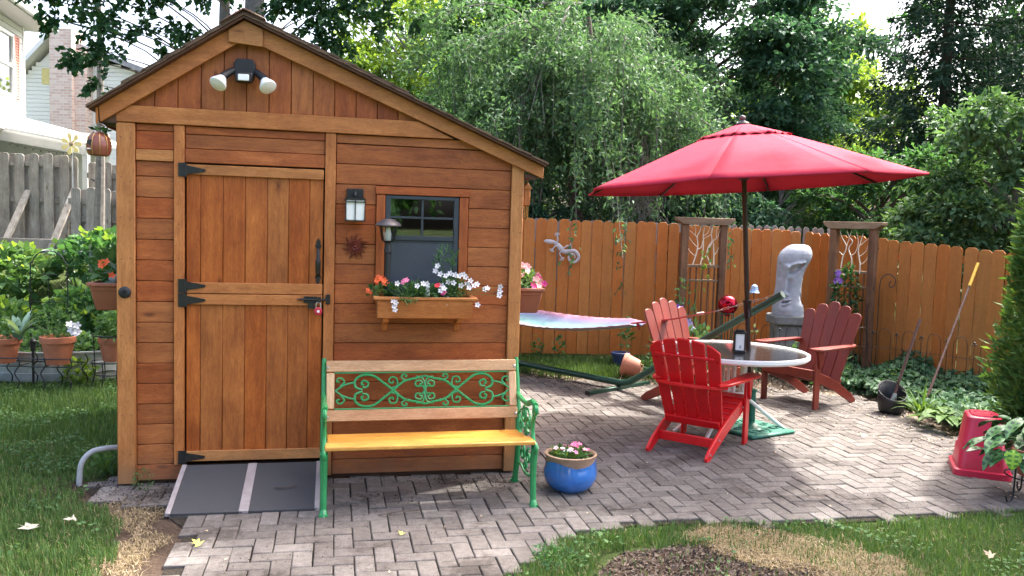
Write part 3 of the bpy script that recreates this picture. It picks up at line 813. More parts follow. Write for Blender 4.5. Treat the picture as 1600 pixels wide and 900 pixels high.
# nail heads
b = MB()
for zz in [z_ + .02 for z_ in rows[:-1]] + [z_ + .10 for z_ in rows[1:-1]]:
    for u_ in (.118, .312, 1.300, 2.405): b.sphere((u_, -.0025, zz), .0032, 5)
for z_ in np.arange(.2, 2.2, .24):
    for u_ in (.03, .08, .355, 1.25, 2.44, 2.485): b.sphere((u_, -.0255 if u_ in (.03, .08, 2.44, 2.485) else -.0212, z_ + rnd.uniform(-.02, .02)), .0036, 5)
tag(b.build('nail_heads', 'shaft_wood', shed, smooth=False), kind='stuff')

# ---- security floodlight
fl = empty('security_floodlight', (*sw(.735, -.002), 2.575), YAW, 'black twin security floodlight with two white bulbs under the shed peak', 'floodlight')
b = MB(); b.prism([(-.058, -.05), (-.064, .03), (-.045, .062), (.045, .062), (.064, .03), (.058, -.05), (.03, -.078), (-.03, -.078)], -.055, 0)
b.build('housing', 'black_plastic', fl, bevel=.008, seg=2)
b = MB(); b.prism([(-.052, -.028), (.052, -.028), (.046, -.085), (-.046, -.085)], -.105, -.05); b.build('sensor_hood', 'black_plastic', fl, bevel=.006)
box('sensor_lens', -.032, .032, -.112, -.1055, -.078, -.040, 'frosted_white', fl, .004)
for s in (-1, 1):
    a = Vector((s * .055, -.035, .0)); c = Vector((s * .115, -.085, -.055)); d = Vector((s * .143, -.125, -.108))
    b = MB().tube([a, a.lerp(c, .3), c, c.lerp(d, .25)], [.013, .020, .026, .028], 12)
    l = b.build('lamp_holder', 'black_plastic', fl)
    ax = (d - c).normalized(); q = ax.to_track_quat('Z', 'Y').to_matrix().to_4x4(); q.translation = c
    MB().lathe([(.022, .0), (.026, .02), (.048, .062), (.052, .074), (.049, .081), (.034, .088), (.0001, .090)], 20, M=q).build('bulb', 'white_paint', fl)

# ---- wall lantern
wl = empty('wall_lantern', (*sw(1.408, -.001), 1.78), YAW, 'square black wall lantern with frosted white glass left of the window', 'wall light')
box('back_plate', -.052, .052, -.018, 0, .035, .100, 'black_iron', wl, .003)
MB().tube([(0, -.018, .07), (0, -.05, .075), (0, -.055, .055)], .009, 8).build('arm', 'black_iron', wl)
box('glass_shade', -.056, .056, -.108, -.012, -.100, .028, 'frosted_white', wl, .004)
b = MB()
for x in (-.062, -.003, .056): b.box(x, x + .006, -.1155, -.109, -.106, .034)
for z in (-.106, -.008 + .02, .028): b.box(-.0625, .0625, -.1175, -.1095, z, z + .006)
for x in (-.0645, .0585): b.box(x, x + .006, -.110, -.006, -.106, -.100); b.box(x, x + .006, -.110, -.006, .028, .036)
b.box(-.06, .06, -.110, -.012, .030, .038)
b.build('cage', 'black_iron', wl)

# ---- copper sun
su = empty('sun_ornament', (*sw(1.413, -.004), 1.513), YAW, 'dark copper sun face ornament hung on the shed wall beneath the lantern', 'wall ornament')
Mr = Matrix.Rotation(R(90), 4, 'X')
MB().lathe([(.040, 0), (.040, .004), (.034, .012), (.030, .008), (.024, .008), (.020, .014), (.012, .010), (.006, .016), (.0001, .018)], 24, M=Mr).build('disc', 'copper_sun', su)
for k in range(13):
    a = 2 * math.pi * k / 13; L = .088 if k % 2 else .076
    pts = []
    for t in (0, .25, .5, .75, 1):
        rr = .034 + (L - .034) * t; w = (.010 * (1 - t) + .0008); off = .006 * math.sin(t * 5)
        pts.append((rr, off + w)); 
    lo_ = []
    for t in (1, .75, .5, .25, 0):
        rr = .034 + (L - .034) * t; w = (.010 * (1 - t) + .0008); off = .006 * math.sin(t * 5)
        lo_.append((rr, off - w))
    P = [(math.cos(a) * x - math.sin(a) * y, math.sin(a) * x + math.cos(a) * y) for x, y in pts + lo_]
    MB().prism(P, -.010, -.002).build('ray', 'copper_sun', su, bevel=.0015)

# ---- padlock
pl = empty('padlock', (*sw(1.190, -.040), 1.10), YAW, 'small red padlock hanging from the black door bolt', 'padlock')
b = MB().lathe([(.0001, -.010), (.020, -.010), (.025, -.006), (.025, .006), (.020, .010), (.0001, .010)], 20, M=Matrix.Rotation(R(90), 4, 'X')); b.build('body', 'red_plastic', pl)
MB().tube([(-.014, 0, .018), (-.014, 0, .045), (-.008, 0, .056), (.008, 0, .056), (.014, 0, .045), (.014, 0, .018)], .0035, 8).build('shackle', 'steel', pl)
MB().lathe([(.009, 0), (.009, .003), (.0001, .003)], 12, M=Matrix.Translation((0, -.010, 0)) @ Matrix.Rotation(R(90), 4, 'X')).build('dial', 'label_white', pl)

# ---- ramp
rp = empty('threshold_ramp', (*sw(.80, -.045), 0), YAW, 'dark folding ramp with grey metal edge strips leading up to the shed door', 'ramp')
Lr = .555
ang = math.atan2(.120, Lr)
def rampbox(x0, x1, h0, h1, nm, mat):
    # plan skewed a little, as it lies
    v = []
    for y, z in ((0, .128), (-Lr, .012)):
        sk = 0.0
        for x in (x0, x1): v += [(x + sk, y, z + h0), (x + sk, y, z + h1)]
    f = [[0, 2, 3, 1], [4, 5, 7, 6], [0, 1, 5, 4], [2, 6, 7, 3], [1, 3, 7, 5], [0, 4, 6, 2]]
    return MB().add(v, f).build(nm, mat, rp, bevel=.002)
rampbox(-.405, -.004, -.010, .004, 'ramp_panel', 'ramp_grit'); rampbox(.004, .405, -.010, .004, 'ramp_panel', 'ramp_grit')
rampbox(-.420, -.392, -.012, .009, 'edge_strip', 'ramp_strip'); rampbox(.392, .420, -.012, .009, 'edge_strip', 'ramp_strip'); rampbox(-.027, .027, -.0115, .0065, 'hinge_strip', 'ramp_strip')

# ---- conduit
cd = MB().tube(spline([(*sw(-.005, .2), .19), (*sw(-.10, .15), .20), (*sw(-.185, .12), .185), (*sw(-.235, .10), .12), (*sw(-.245, .09), .02), (*sw(-.245, .09), -.04)], 5), .017, 12)
tag(cd.build('conduit_pipe', 'conduit_grey'), 'bent grey conduit pipe rising from the grass into the shed corner', 'pipe')

# ================================================================== PLANT HELPERS
def clump_pts(c, rad, n, shell=0.5):
    d = rdir(n); r = rng.random(n) ** (1 / 3.) * (1 - shell) + shell * rng.random(n) ** .2
    return np.asarray(c) + d * r[:, None] * np.asarray(rad), d
def foliage(name, mat, parent, c, rad, n, L, Wd, up=0.4, out=1.0, jit=0.8, kind=None, shell=.3):
    P, d = clump_pts(c, rad, n, shell)
    P[:, 2] = np.maximum(P[:, 2], 0.005)
    D = unit(d * out + rng.normal(size=(n, 3)) * jit + np.array([0, 0, up]))
    N = unit(rng.normal(size=(n, 3)) * .5 + np.array([0, 0, 1.]))
    V, F = leaf_quads(P, D, N, L * rng.uniform(.6, 1.25, n), Wd * rng.uniform(.6, 1.2, n))
    return np_mesh(name, V, F, mat, parent)
def stems(name, mat, parent, base, tips, r=.003, sag=0.0):
    b = MB()
    for t in tips:
        m = (Vector(base) + Vector(t)) / 2 + Vector((rnd.uniform(-.03, .03), rnd.uniform(-.03, .03), sag))
        b.tube([base, m, t], [r, r * .8, r * .5], 5)
    return b.build(name, mat, parent)
def arch_blades(name, mat, parent, c, n, L, Wd, spread=1.0, seg=5, rise=1.0):
    """strap leaves that rise and arch over"""
    Vs_, Fs_, b = [], [], 0
    for i in range(n):
        a = rnd.uniform(0, 2 * math.pi); l = L * rnd.uniform(.6, 1.15); w = Wd * rnd.uniform(.7, 1.2); o_ = spread * rnd.uniform(.35, 1)
        dx, dy = math.cos(a), math.sin(a); pts = []
        for k in range(seg + 1):
            t = k / seg
            r = l * o_ * (t ** 1.2) * .8; z = l * rise * (t - .62 * t * t * o_ * 1.25)
            pts.append((c[0] + dx * (r + .01), c[1] + dy * (r + .01), max(.004, c[2] + z), w * (1 - t ** 2.2) * (.6 + .4 * min(1, t * 4)) * .5))
        for x, y, z, h in pts: Vs_ += [(x - dy * h, y + dx * h, z + h * .35), (x, y, z), (x + dy * h, y - dx * h, z + h * .35)]
        for k in range(seg):
            q = b + 3 * k
            Fs_ += [(q, q + 1, q + 4, q + 3), (q + 1, q + 2, q + 5, q + 4)]
        b += 3 * (seg + 1)
    return np_mesh(name, Vs_, Fs_, mat, parent, smooth=True)
def broad_leaf(name, me_key, parent, base, d, L, Wd, mat, fold=.12, droop=.25, label=None):
    """one large leaf blade with outline, fold and droop, its own mesh object"""
    k = 7; V = []; F = []; UV = []
    for i in range(k + 1):
        t = i / k; w = Wd * .5 * math.sin(math.pi * min(1, t ** .8 * .97 + .03)) ** .75
        for s in (-1, -.5, 0, .5, 1):
            V.append((s * w, t * L, abs(s) * w * fold * 2 - droop * L * t * t + .006 * math.sin(7 * t + s * 3))); UV.append((s * w / Wd + .5, t))
    for i in range(k):
        for j in range(4):
            q = i * 5 + j; F.append((q, q + 1, q + 6, q + 5))
    o = np_mesh(name, V, F, mat, parent, loc=base, uv=UV, smooth=True)
    dv = Vector(d).normalized(); o.rotation_euler = dv.to_track_quat('Y', 'Z').to_euler()
    if label: o['label'] = label
    return o

# ================================================================== BENCH
BY = math.atan2(.283, 1.196)
be = empty('garden_bench', (-1.033, 4.617, 0), BY, 'bench with green cast iron scrollwork and varnished wooden slats in front of the shed', 'bench')
def scroll(c, r0, r1, a0, a1, n=16):
    return [(c[0] + (r0 + (r1 - r0) * i / n) * math.cos(a0 + (a1 - a0) * i / n), c[1] + (r0 + (r1 - r0) * i / n) * math.sin(a0 + (a1 - a0) * i / n)) for i in range(n + 1)]
BL_ = 1.232
def iron_end(x):
    e = empty('iron_end', (x, 0, 0)); e.parent = be
    # front leg, arm support, arm
    b = MB(); b.tube([(0, y, z) for y, z in [(-.012, .0), (-.012, .012), (.004, .035), (.012, .12), (.022, .22), (.012, .31), (-.004, .36)]], [.030, .024, .019, .019, .020, .023, .024], 8)
    b.box(-.022, .022, -.035, .012, 0, .014)
    b.build('front_leg', 'green_iron', e)
    b = MB(); b.tube([(0, y, z) for y, z in [(.485, 0), (.478, .012), (.462, .05), (.425, .20), (.412, .33), (.425, .42), (.470, .58), (.520, .74), (.540, .815)]], [.028, .022, .019, .019, .021, .020, .018, .016, .014], 8)
    b.box(-.022, .022, .462, .508, 0, .014)
    b.build('rear_leg', 'green_iron', e)
    b = MB()
    b.tube([(0, y, z) for y, z in scroll((-.006, .352), .030, .008, R(70), R(520))], .012, 7)
    b.tube([(0, y, z) for y, z in [(.0, .372), (.14, .352), (.28, .345), (.41, .352)]], .014, 7)
    b.tube(spline([(0, .02, .37), (0, .062, .43), (0, .058, .50), (0, .022, .545)], 5), .013, 7)
    b.tube([(0, y, z) for y, z in scroll((.012, .575), .034, .008, R(-60), R(400))], .014, 7)
    b.tube(spline([(0, .012, .608), (0, .10, .612), (0, .20, .580), (0, .33, .575), (0, .462, .590)], 5), [.018] * 12 + [.015] * 9, 8)
    b.build('arm', 'green_iron', e)
    b = MB()
    for c, r0, a0, a1 in (((.16, .46), .055, R(-90), R(380)), ((.29, .49), .055, R(90), R(560)), ((.22, .40), .03, R(-20), R(400)), ((.34, .41), .035, R(200), R(-180)),
                          ((.14, .26), .05, R(90), R(-330)), ((.29, .25), .055, R(90), R(520)), ((.22, .19), .035, R(90), R(450))):
        b.tube([(0, y, z) for y, z in scroll(c, r0, .010, a0, a1)], .0095, 6)
    b.tube(spline([(0, .02, .18), (0, .12, .15), (0, .22, .14), (0, .33, .16), (0, .43, .14)], 5), .009, 6)
    b.tube(spline([(0, .062, .45), (0, .13, .52), (0, .22, .545), (0, .33, .52), (0, .44, .46)], 5), .008, 6)
    b.build('side_scrollwork', 'green_iron', e)
    return e
iron_end(0.0); iron_end(BL_)
for y0, y1 in ((-.030, .088), (.122, .238), (.268, .375)):
    zz = .402 - .10 * max(0, y0)
    box('seat_slat', .004 if y0 < 0 else .018, BL_ - (.004 if y0 < 0 else .018), y0, y1, zz - .024, zz, 'bench_seat_wood', be, .006, seg=2)
tilt = math.atan2(.09, .32)
def bk(y, z):    # point on the leaning back plane
    return (y + (z - .42) * math.tan(tilt) + .405, z)
def backboard(name, x0, x1, z0, z1, mat, th=.020, off=0):
    o_ = MB().box(-(x1 - x0) / 2, (x1 - x0) / 2, -th / 2, th / 2, -(z1 - z0) / 2, (z1 - z0) / 2).build(name, mat, be, bevel=.004)
    y, z = bk(off, (z0 + z1) / 2); o_.location = ((x0 + x1) / 2, y, z); o_.rotation_euler = (-tilt, 0, 0); return o_
backboard('back_rail', .012, BL_ - .012, .735, .806, 'bench_back_wood'); backboard('back_rail', .012, BL_ - .012, .442, .512, 'bench_back_wood')
backboard('back_upright', .014, .062, .514, .733, 'bench_back_wood_z'); backboard('back_upright', BL_ - .062, BL_ - .014, .514, .733, 'bench_back_wood_z')
for x in (.022, BL_ - .022):
    for z in (.470, .765):
        y, zz = bk(-.012, z)
        MB().lathe([(.010, 0), (.008, .004), (.0001, .005)], 10, M=Matrix.Translation((x, y, zz)) @ Matrix.Rotation(R(90), 4, 'X')).build('bolt', 'screw_steel', be)
pn = empty('scroll_panel', (0, 0, 0)); pn.parent = be
def cz(cx, cy):
    x = .064 + (cx - 162) / (1030 - 162) * (BL_ - .128); z = .731 - (cy - 127) / (325 - 127) * .215
    y, z = bk(-.0, z); return (x, y, z)
b = MB(); b.tube([cz(162, 127), cz(1030, 127), cz(1030, 325), cz(162, 325)], .0055, 6, closed=True); b.build('panel_frame', 'green_iron', pn)
QC = [   # crop-space curves of the left half, upper side; mirrored about 602 and 226
    (spline([(165, 226, 0), (205, 196, 0), (255, 180, 0)], 5), 6.5),
    (spline([(296, 208, 0), (318, 205, 0), (322, 182, 0), (300, 172, 0), (290, 190, 0), (302, 196, 0)], 5), 7),
    (spline([(296, 222, 0), (262, 205, 0), (262, 165, 0), (300, 140, 0), (350, 146, 0), (400, 186, 0), (445, 226, 0), (500, 276, 0), (560, 292, 0), (602, 304, 0)], 5), 8),
    (spline([(190, 200, 0), (208, 178, 0), (196, 158, 0), (178, 158, 0), (172, 174, 0), (186, 178, 0)], 5), 6),
    (spline([(436, 214, 0), (465, 200, 0), (460, 160, 0), (435, 154, 0), (424, 176, 0), (440, 186, 0), (446, 174, 0)], 5), 6),
    (spline([(530, 172, 0), (500, 168, 0), (486, 152, 0), (496, 138, 0), (512, 146, 0), (504, 154, 0)], 5), 6),
    (spline([(602, 226, 0), (590, 205, 0), (560, 205, 0), (556, 182, 0), (578, 174, 0), (588, 190, 0), (574, 196, 0)], 5), 6.5),
    (spline([(596, 222, 0), (600, 190, 0), (590, 162, 0), (560, 150, 0)], 5), 6),
]
sc_ = MB()
for pts, w in QC:
    for mx in (0, 1):
        for my in (0, 1):
            sc_.tube([cz(1204 - p[0] if mx else p[0], 452 - p[1] if my else p[1]) for p in pts], w * .00100, 6)
sc_.build('scrollwork', 'green_iron', pn)

# ================================================================== WINDOW BOX, LAMP, FLOWERS
def sh_empty(name, u, off, z, *a, **k):
    return empty(name, (*sw(u, -off), z), YAW, *a, **k)
wb = sh_empty('window_box', 1.85, 0, 0, 'cedar window box full of flowers under the black shed window', 'planter')
MB().prism([(-.031, 1.082), (-.215, 1.082), (-.232, 1.196), (-.031, 1.196)], -.296, -.280, plane='yz').build('end_board', 'cedar_trim_x', wb, bevel=.003)
MB().prism([(-.031, 1.082), (-.215, 1.082), (-.232, 1.196), (-.031, 1.196)], .272, .288, plane='yz').build('end_board', 'cedar_trim_x', wb, bevel=.003)
MB().add([(-.302, -.216, 1.080), (.294, -.216, 1.080), (.294, -.234, 1.196), (-.302, -.234, 1.196), (-.302, -.232, 1.080), (.294, -.232, 1.080), (.294, -.250, 1.196), (-.302, -.250, 1.196)],
         [[0, 1, 2, 3], [7, 6, 5, 4], [4, 5, 1, 0], [3, 2, 6, 7], [0, 3, 7, 4], [1, 5, 6, 2]]).build('front_board', 'cedar_trim_x', wb, bevel=.003)
box('rim_board', -.325, .325, -.262, -.222, 1.197, 1.214, 'cedar_trim_x', wb, .003)
box('rim_board', -.325, -.290, -.221, -.03, 1.197, 1.214, 'cedar_trim_x', wb, .003)
box('rim_board', .290, .325, -.221, -.03, 1.197, 1.214, 'cedar_trim_x', wb, .003)
box('soil', -.28, .272, -.22, -.035, 1.10, 1.195, 'soil', wb, 0)
for x in (-.245, .222):
    MB().prism([(-.031, 1.080), (-.20, 1.080), (-.19, 1.05), (-.075, 1.02), (-.060, .985), (-.031, .97)], x - .018, x + .018, plane='yz').build('bracket', 'cedar_trim_z', wb, bevel=.003)

lm = sh_empty('solar_lamp', 1.612, .14, 1.20, 'black post lamp standing at the left end of the window box', 'garden lamp')
MB().lathe([(.018, -.08), (.018, .28), (.024, .285), (.024, .30), (.020, .315), (.020, .345), (.030, .352), (.040, .358), (.0001, .36)], 16).build('post', 'black_plastic', lm)
MB().lathe([(.040, .360), (.044, .38), (.056, .448)], 16, cap=False).build('glass_shade', 'clear_glass', lm)
MB().lathe([(.016, .36), (.020, .40), (.012, .44), (.0001, .45)], 12).build('bulb', 'frosted_white', lm)
b = MB()
for k in range(4):
    a = math.pi / 4 + k * math.pi / 2
    b.tube([(math.cos(a) * .041, math.sin(a) * .041, .355), (math.cos(a) * .048, math.sin(a) * .048, .40), (math.cos(a) * .060, math.sin(a) * .060, .452)], .0028, 6)
b.lathe([(.062, .446), (.064, .452), (.060, .456)], 20); b.build('cage', 'black_plastic', lm)
MB().lathe([(.062, .452), (.080, .450), (.082, .456), (.070, .474), (.040, .490), (.036, .494), (.0001, .498)], 24).build('cap', 'finial_grey', lm)

def plant(name, u, off, z, label, cat='plant', group=None): return sh_empty(name, u, off, z, label, cat, group)
p = plant('orange_geranium', 1.575, .13, 1.20, 'small plant with orange-red flower heads at the left end of the window box', 'flower')
foliage('leaves', 'leaf_garden', p, (0, 0, .035), (.075, .06, .045), 70, .05, .04)
stems('stem', 'stem_green', p, (0, 0, -.01), [(-.005, -.01, .10), (.03, 0, .11), (-.05, -.02, .05)])
for k in range(14): flower(p, (rnd.uniform(-.03, .045), rnd.uniform(-.05, .02), rnd.uniform(.085, .125)), .020, 'petal_orange')
for k in range(4): flower(p, (-.075 + rnd.uniform(-.01, .015), -.03, .03 + rnd.uniform(0, .02)), .014, 'petal_orange')
p = plant('trailing_plant', 1.80, .14, 1.20, 'trailing green plant with pink and red blooms in the middle of the window box', 'flower')
foliage('leaves', 'leaf_garden', p, (-.02, -.03, .03), (.15, .08, .055), 420, .055, .012, up=.5)
foliage('leaves', 'leaf_mid', p, (.05, -.05, .035), (.12, .06, .045), 160, .045, .02, up=.5)
foliage('leaves', 'leaf_garden', p, (-.07, -.115, -.03), (.035, .03, .07), 90, .05, .008, up=-.3)
for dx, dz, m in ((-.085, .115, 'petal_pink'), (-.095, .105, 'petal_pink'), (-.075, .12, 'petal_pink'), (.125, .09, 'petal_red'), (.115, .085, 'petal_red'), (.165, .045, 'petal_pink'), (.155, .04, 'petal_magenta')):
    flower(p, (dx, -.09, dz), .017, m)
p = plant('white_pelargonium', 2.02, .14, 1.20, 'tall spray of white flowers with red eyes at the right end of the window box', 'flower')
foliage('leaves', 'leaf_garden', p, (0, -.02, .055), (.085, .07, .085), 260, .05, .010, up=.7)
foliage('leaves', 'leaf_mid', p, (-.04, .0, .24), (.07, .05, .08), 60, .065, .012, up=1.2)
wf = [(-.10, .21), (-.085, .16), (-.05, .15), (-.02, .165), (.01, .155), (.035, .15), (.06, .16), (.075, .145), (-.03, .11), (.0, .105), (.09, .10), (.11, .12), (.13, .09), (.10, .075), (.15, .10), (.20, .07), (.215, .075),
      (-.115, .18), (.05, .09), (-.06, .07), (-.035, .0), (-.045, -.02), (.155, -.03), (.30, .055), (.305, .085), (.295, .03), (-.07, .085), (-.08, .055)]
stems('stem', 'stem_green', p, (0, 0, 0), [(x, -.1, z) for x, z in wf], .002, .02)
for x, z in wf:
    flower(p, (x, -.10 + rnd.uniform(-.01, .03), z), .019, 'petal_white', eye='flower_eye')
p = plant('white_petunia', 1.76, .19, 1.20, 'few small white flowers trailing over the front edge of the window box', 'flower')
foliage('leaves', 'leaf_garden', p, (0, .02, .02), (.10, .03, .03), 60, .04, .012, up=.2)
for x, z in ((-.095, .10), (.03, .085), (.09, .10), (-.10, -.02), (-.115, -.01), (-.105, -.065), (-.11, -.045), (.065, .10)): flower(p, (x, -.07, z), .018, 'petal_white', eye='flower_eye')
lb = sh_empty('plant_tag', 1.86, .16, 1.20, 'small pale plant tag standing among the window box flowers', 'plant tag')
box('tag_blade', -.013, .013, -.06, -.058, -.02, .085, 'label_white', lb, .001)
box('tag_print', -.009, .009, -.0625, -.0605, .055, .075, 'gecko_metal', lb, 0)

# ---- right-hand side planter, seen past the shed corner
def rail_planter(name, x, y, z, w, label, rz=YAW):
    e = empty(name, (x, y, z), rz, label, 'planter')
    b = MB(); hx, hy, h = w / 2, .09, .155
    v = [(-hx * .78, -hy * .78, 0), (hx * .78, -hy * .78, 0), (hx * .78, hy * .78, 0), (-hx * .78, hy * .78, 0), (-hx, -hy, h), (hx, -hy, h), (hx, hy, h), (-hx, hy, h)]
    b.add(v, [[0, 3, 2, 1], [4, 5, 6, 7], [0, 1, 5, 4], [1, 2, 6, 5], [2, 3, 7, 6], [3, 0, 4, 7]]); b.build('trough', 'terracotta_box', e, bevel=.006)
    b = MB()
    b.box(-hx - .012, hx + .012, -hy - .012, -hy + .010, h + .001, h + .022); b.box(-hx - .012, hx + .012, hy - .010, hy + .012, h + .001, h + .022)
    b.box(-hx - .012, -hx + .010, -hy + .0105, hy - .0105, h + .001, h + .022); b.box(hx - .010, hx + .012, -hy + .0105, hy - .0105, h + .001, h + .022)
    b.build('rim', 'terracotta_box', e, bevel=.003)
    box('soil', -hx + .012, hx - .012, -hy + .012, hy - .012, h - .03, h + .008, 'soil', e, 0)
    return e
rpx, rpy = sw(2.503 + .10, .42)
rail_planter('side_planter', rpx, rpy, 1.075, .60, 'brown side planter with pink flowers mounted on the right wall of the shed', YAW + R(90))
p = empty('pink_impatiens', (rpx, rpy, 1.24), YAW, 'pink and magenta flowers growing in the planter on the right wall of the shed', 'flower')
foliage('leaves', 'leaf_garden', p, (0, 0, .06), (.10, .28, .08), 340, .05, .03)
for k in range(9): flower(p, (rnd.uniform(-.07, .02), rnd.uniform(-.30, -.1), rnd.uniform(.09, .17)), .024, 'petal_pale_pink')
for k in range(9): flower(p, (rnd.uniform(.0, .11), rnd.uniform(-.30, -.15), rnd.uniform(.02, .10)), .024, 'petal_magenta' if k % 2 else 'petal_pale_pink')
# ---- left-hand side planter
lpx, lpy = sw(-.10, .42)
rail_planter('side_planter', lpx, lpy, 1.07, .60, 'brown side planter with leafy plants mounted on the left wall of the shed', YAW + R(90))
p = empty('nasturtium', (lpx, lpy, 1.24), YAW, 'leafy plant with a few orange flowers in the planter left of the shed', 'flower')
foliage('leaves', 'leaf_garden', p, (-.01, 0, .09), (.10, .26, .12), 260, .07, .05)
for k in range(4): flower(p, (rnd.uniform(-.04, .06), -.27, rnd.uniform(.04, .14)), .024, 'petal_orange')
foliage('pale_leaves', 'leaf_blue', p, (.05, -.24, .05), (.05, .04, .05), 24, .09, .025, up=.3)
rb = empty('stone_rabbit', (*sw(-.07, .22), 1.245), 0, 'small grey stone figure lying on the planter at the left wall of the shed', 'figurine')
b = MB().sphere((0, 0, .022), .03, 12, sx=1.2); b.sphere((.03, -.01, .045), .018, 10); b.tube([(.03, -.01, .05), (.02, 0, .075), (.0, .01, .085)], .006, 6); b.build('body', 'statue_stone', rb)

# ---- birdhouse
bh = empty('birdhouse', (*sw(-.088, -.04), 2.02), YAW, 'small round red-brown birdhouse hanging from the left eave of the shed', 'birdhouse')
b = MB().lathe([(.050, -.005), (.058, 0), (.068, .03), (.070, .06), (.060, .10), (.040, .125), (.012, .135), (.0001, .136)], 10); b.build('body', 'birdhouse_wood', bh)
b = MB()
for k in range(10):
    a = 2 * math.pi * k / 10
    b.tube([(math.cos(a) * r_, math.sin(a) * r_, z) for r_, z in ((.059, 0), (.069, .03), (.071, .06), (.061, .10), (.041, .125))], .0018, 5)
b.build('band', 'brass', bh)
foliage('leaf_trim', 'leaf_maple', bh, (0, 0, .135), (.035, .035, .012), 14, .045, .03, up=0)
MB().lathe([(.017, 0), (.017, .003), (.0001, .003)], 14, M=Matrix.Translation((-.032, -.062, .068)) @ Matrix.Rotation(R(25), 4, 'Z') @ Matrix.Rotation(R(90), 4, 'X')).build('entrance_hole', 'black_iron', bh)
MB().tube([(-.028, -.055, .03), (-.045, -.095, .028)], .005, 7).build('perch', 'gecko_metal', bh)
b = MB().tube([(math.cos(a) * .05, 0, .135 + math.sin(a) * .05) for a in [math.pi * i / 12 for i in range(13)]], .002, 6); b.tube([(0, 0, .185), (0, 0, .215), (.015, 0, .235)], .0016, 5); b.build('hanger', 'steel', bh)

# ---- wind chime and bell on the right eave
wc = empty('wind_chime', (*sw(2.585, .25), 1.99), YAW, 'wooden wind chime hanging under the right eave of the shed', 'wind chime')
b = MB(); b.box(-.022, .022, -.022, .022, -.17, -.055); b.build('wood_body', 'cedar_trim_z', wc, bevel=.004)
MB().prism([(-.034, -.056), (.034, -.056), (0, -.01)], -.028, .028).build('roof', 'cedar_trim_x', wc, bevel=.002)
b = MB(); b.tube([(0, 0, -.01), (0, 0, .03)], .0015, 5)
for x in (-.012, 0, .012): b.tube([(x, 0, -.17), (x, 0, -.26)], .003, 6)
b.build('cord', 'brass', wc)
bl_ = empty('brass_bell', (*sw(2.60, .75), 1.66), YAW, 'small brass bell hanging beside the right corner of the shed', 'bell')
b = MB().lathe([(.044, -.085), (.040, -.075), (.030, -.05), (.024, -.02), (.022, 0), (.012, .010), (.0001, .012)], 20); b.build('bell_body', 'brass', bl_)
MB().lathe([(.014, .012), (.018, .025), (.010, .04), (.014, .05), (.0001, .056)], 12).build('crown', 'brass', bl_)
MB().sphere((0, 0, -.095), .012, 10).build('clapper', 'copper_sun', bl_)
MB().tube([(0, 0, .05), (0, 0, .40)], .0015, 5).build('cord', 'black_iron', bl_)

# ================================================================== BLUE POT
bp = empty('blue_glazed_pot', (.408, 5.23, 0), 0, 'round blue glazed pot with bare clay rim on the pavers right of the bench', 'flower pot')
n = 40
prof = [(.085, 0), (.110, .008), (.150, .045), (.172, .095), (.174, .135), (.165, .170), (.158, .182)]
b = MB().lathe(prof, n)
vv = []
for i, (x, y, z) in enumerate(b.v):
    k = i % n; j = i // n; a = 2 * math.pi * k / n
    wave = .016 * math.cos(3 * a + .6)
    vv.append((x * (1 + (.03 if j == len(prof) - 1 else 0)), y * (1 + (.03 if j == len(prof) - 1 else 0)), z + (wave if j >= len(prof) - 2 else 0) + (.010 if j == len(prof) - 1 else 0)))
b.v = vv; b.build('glazed_body', 'blue_glaze', bp)
MB().lathe([(.150, .15), (.156, .175), (.158, .215), (.166, .228), (.168, .240), (.156, .243), (.146, .232), (.143, .20), (.0001, .198)], n).build('clay_rim', 'pot_rim_clay', bp)
MB().lathe([(.140, .2), (.08, .212), (.0001, .214)], 20).build('soil', 'soil', bp)
p = empty('potted_begonia', (.408, 5.23, .21), 0, 'low pink flowering plant growing in the blue glazed pot', 'flower')
foliage('leaves', 'leaf_garden', p, (0, 0, .018), (.125, .125, .032), 260, .042, .026)
foliage('pale_leaves', 'leaf_bright', p, (0, 0, .03), (.11, .11, .03), 90, .035, .018)
for k in range(20):
    a = rnd.uniform(0, 6.28); r_ = rnd.uniform(0, .11)
    flower(p, (r_ * math.cos(a), r_ * math.sin(a), rnd.uniform(.04, .07)), .017, rnd.choice(['petal_pale_pink', 'petal_pale_pink', 'petal_pink', 'petal_white']), face=(0, -.5, 1))
for k in range(7): flower(p, (.03 + rnd.uniform(-.02, .03), rnd.uniform(-.03, .02), .075 + rnd.uniform(0, .02)), .018, 'petal_pink', face=(0, -.5, 1))

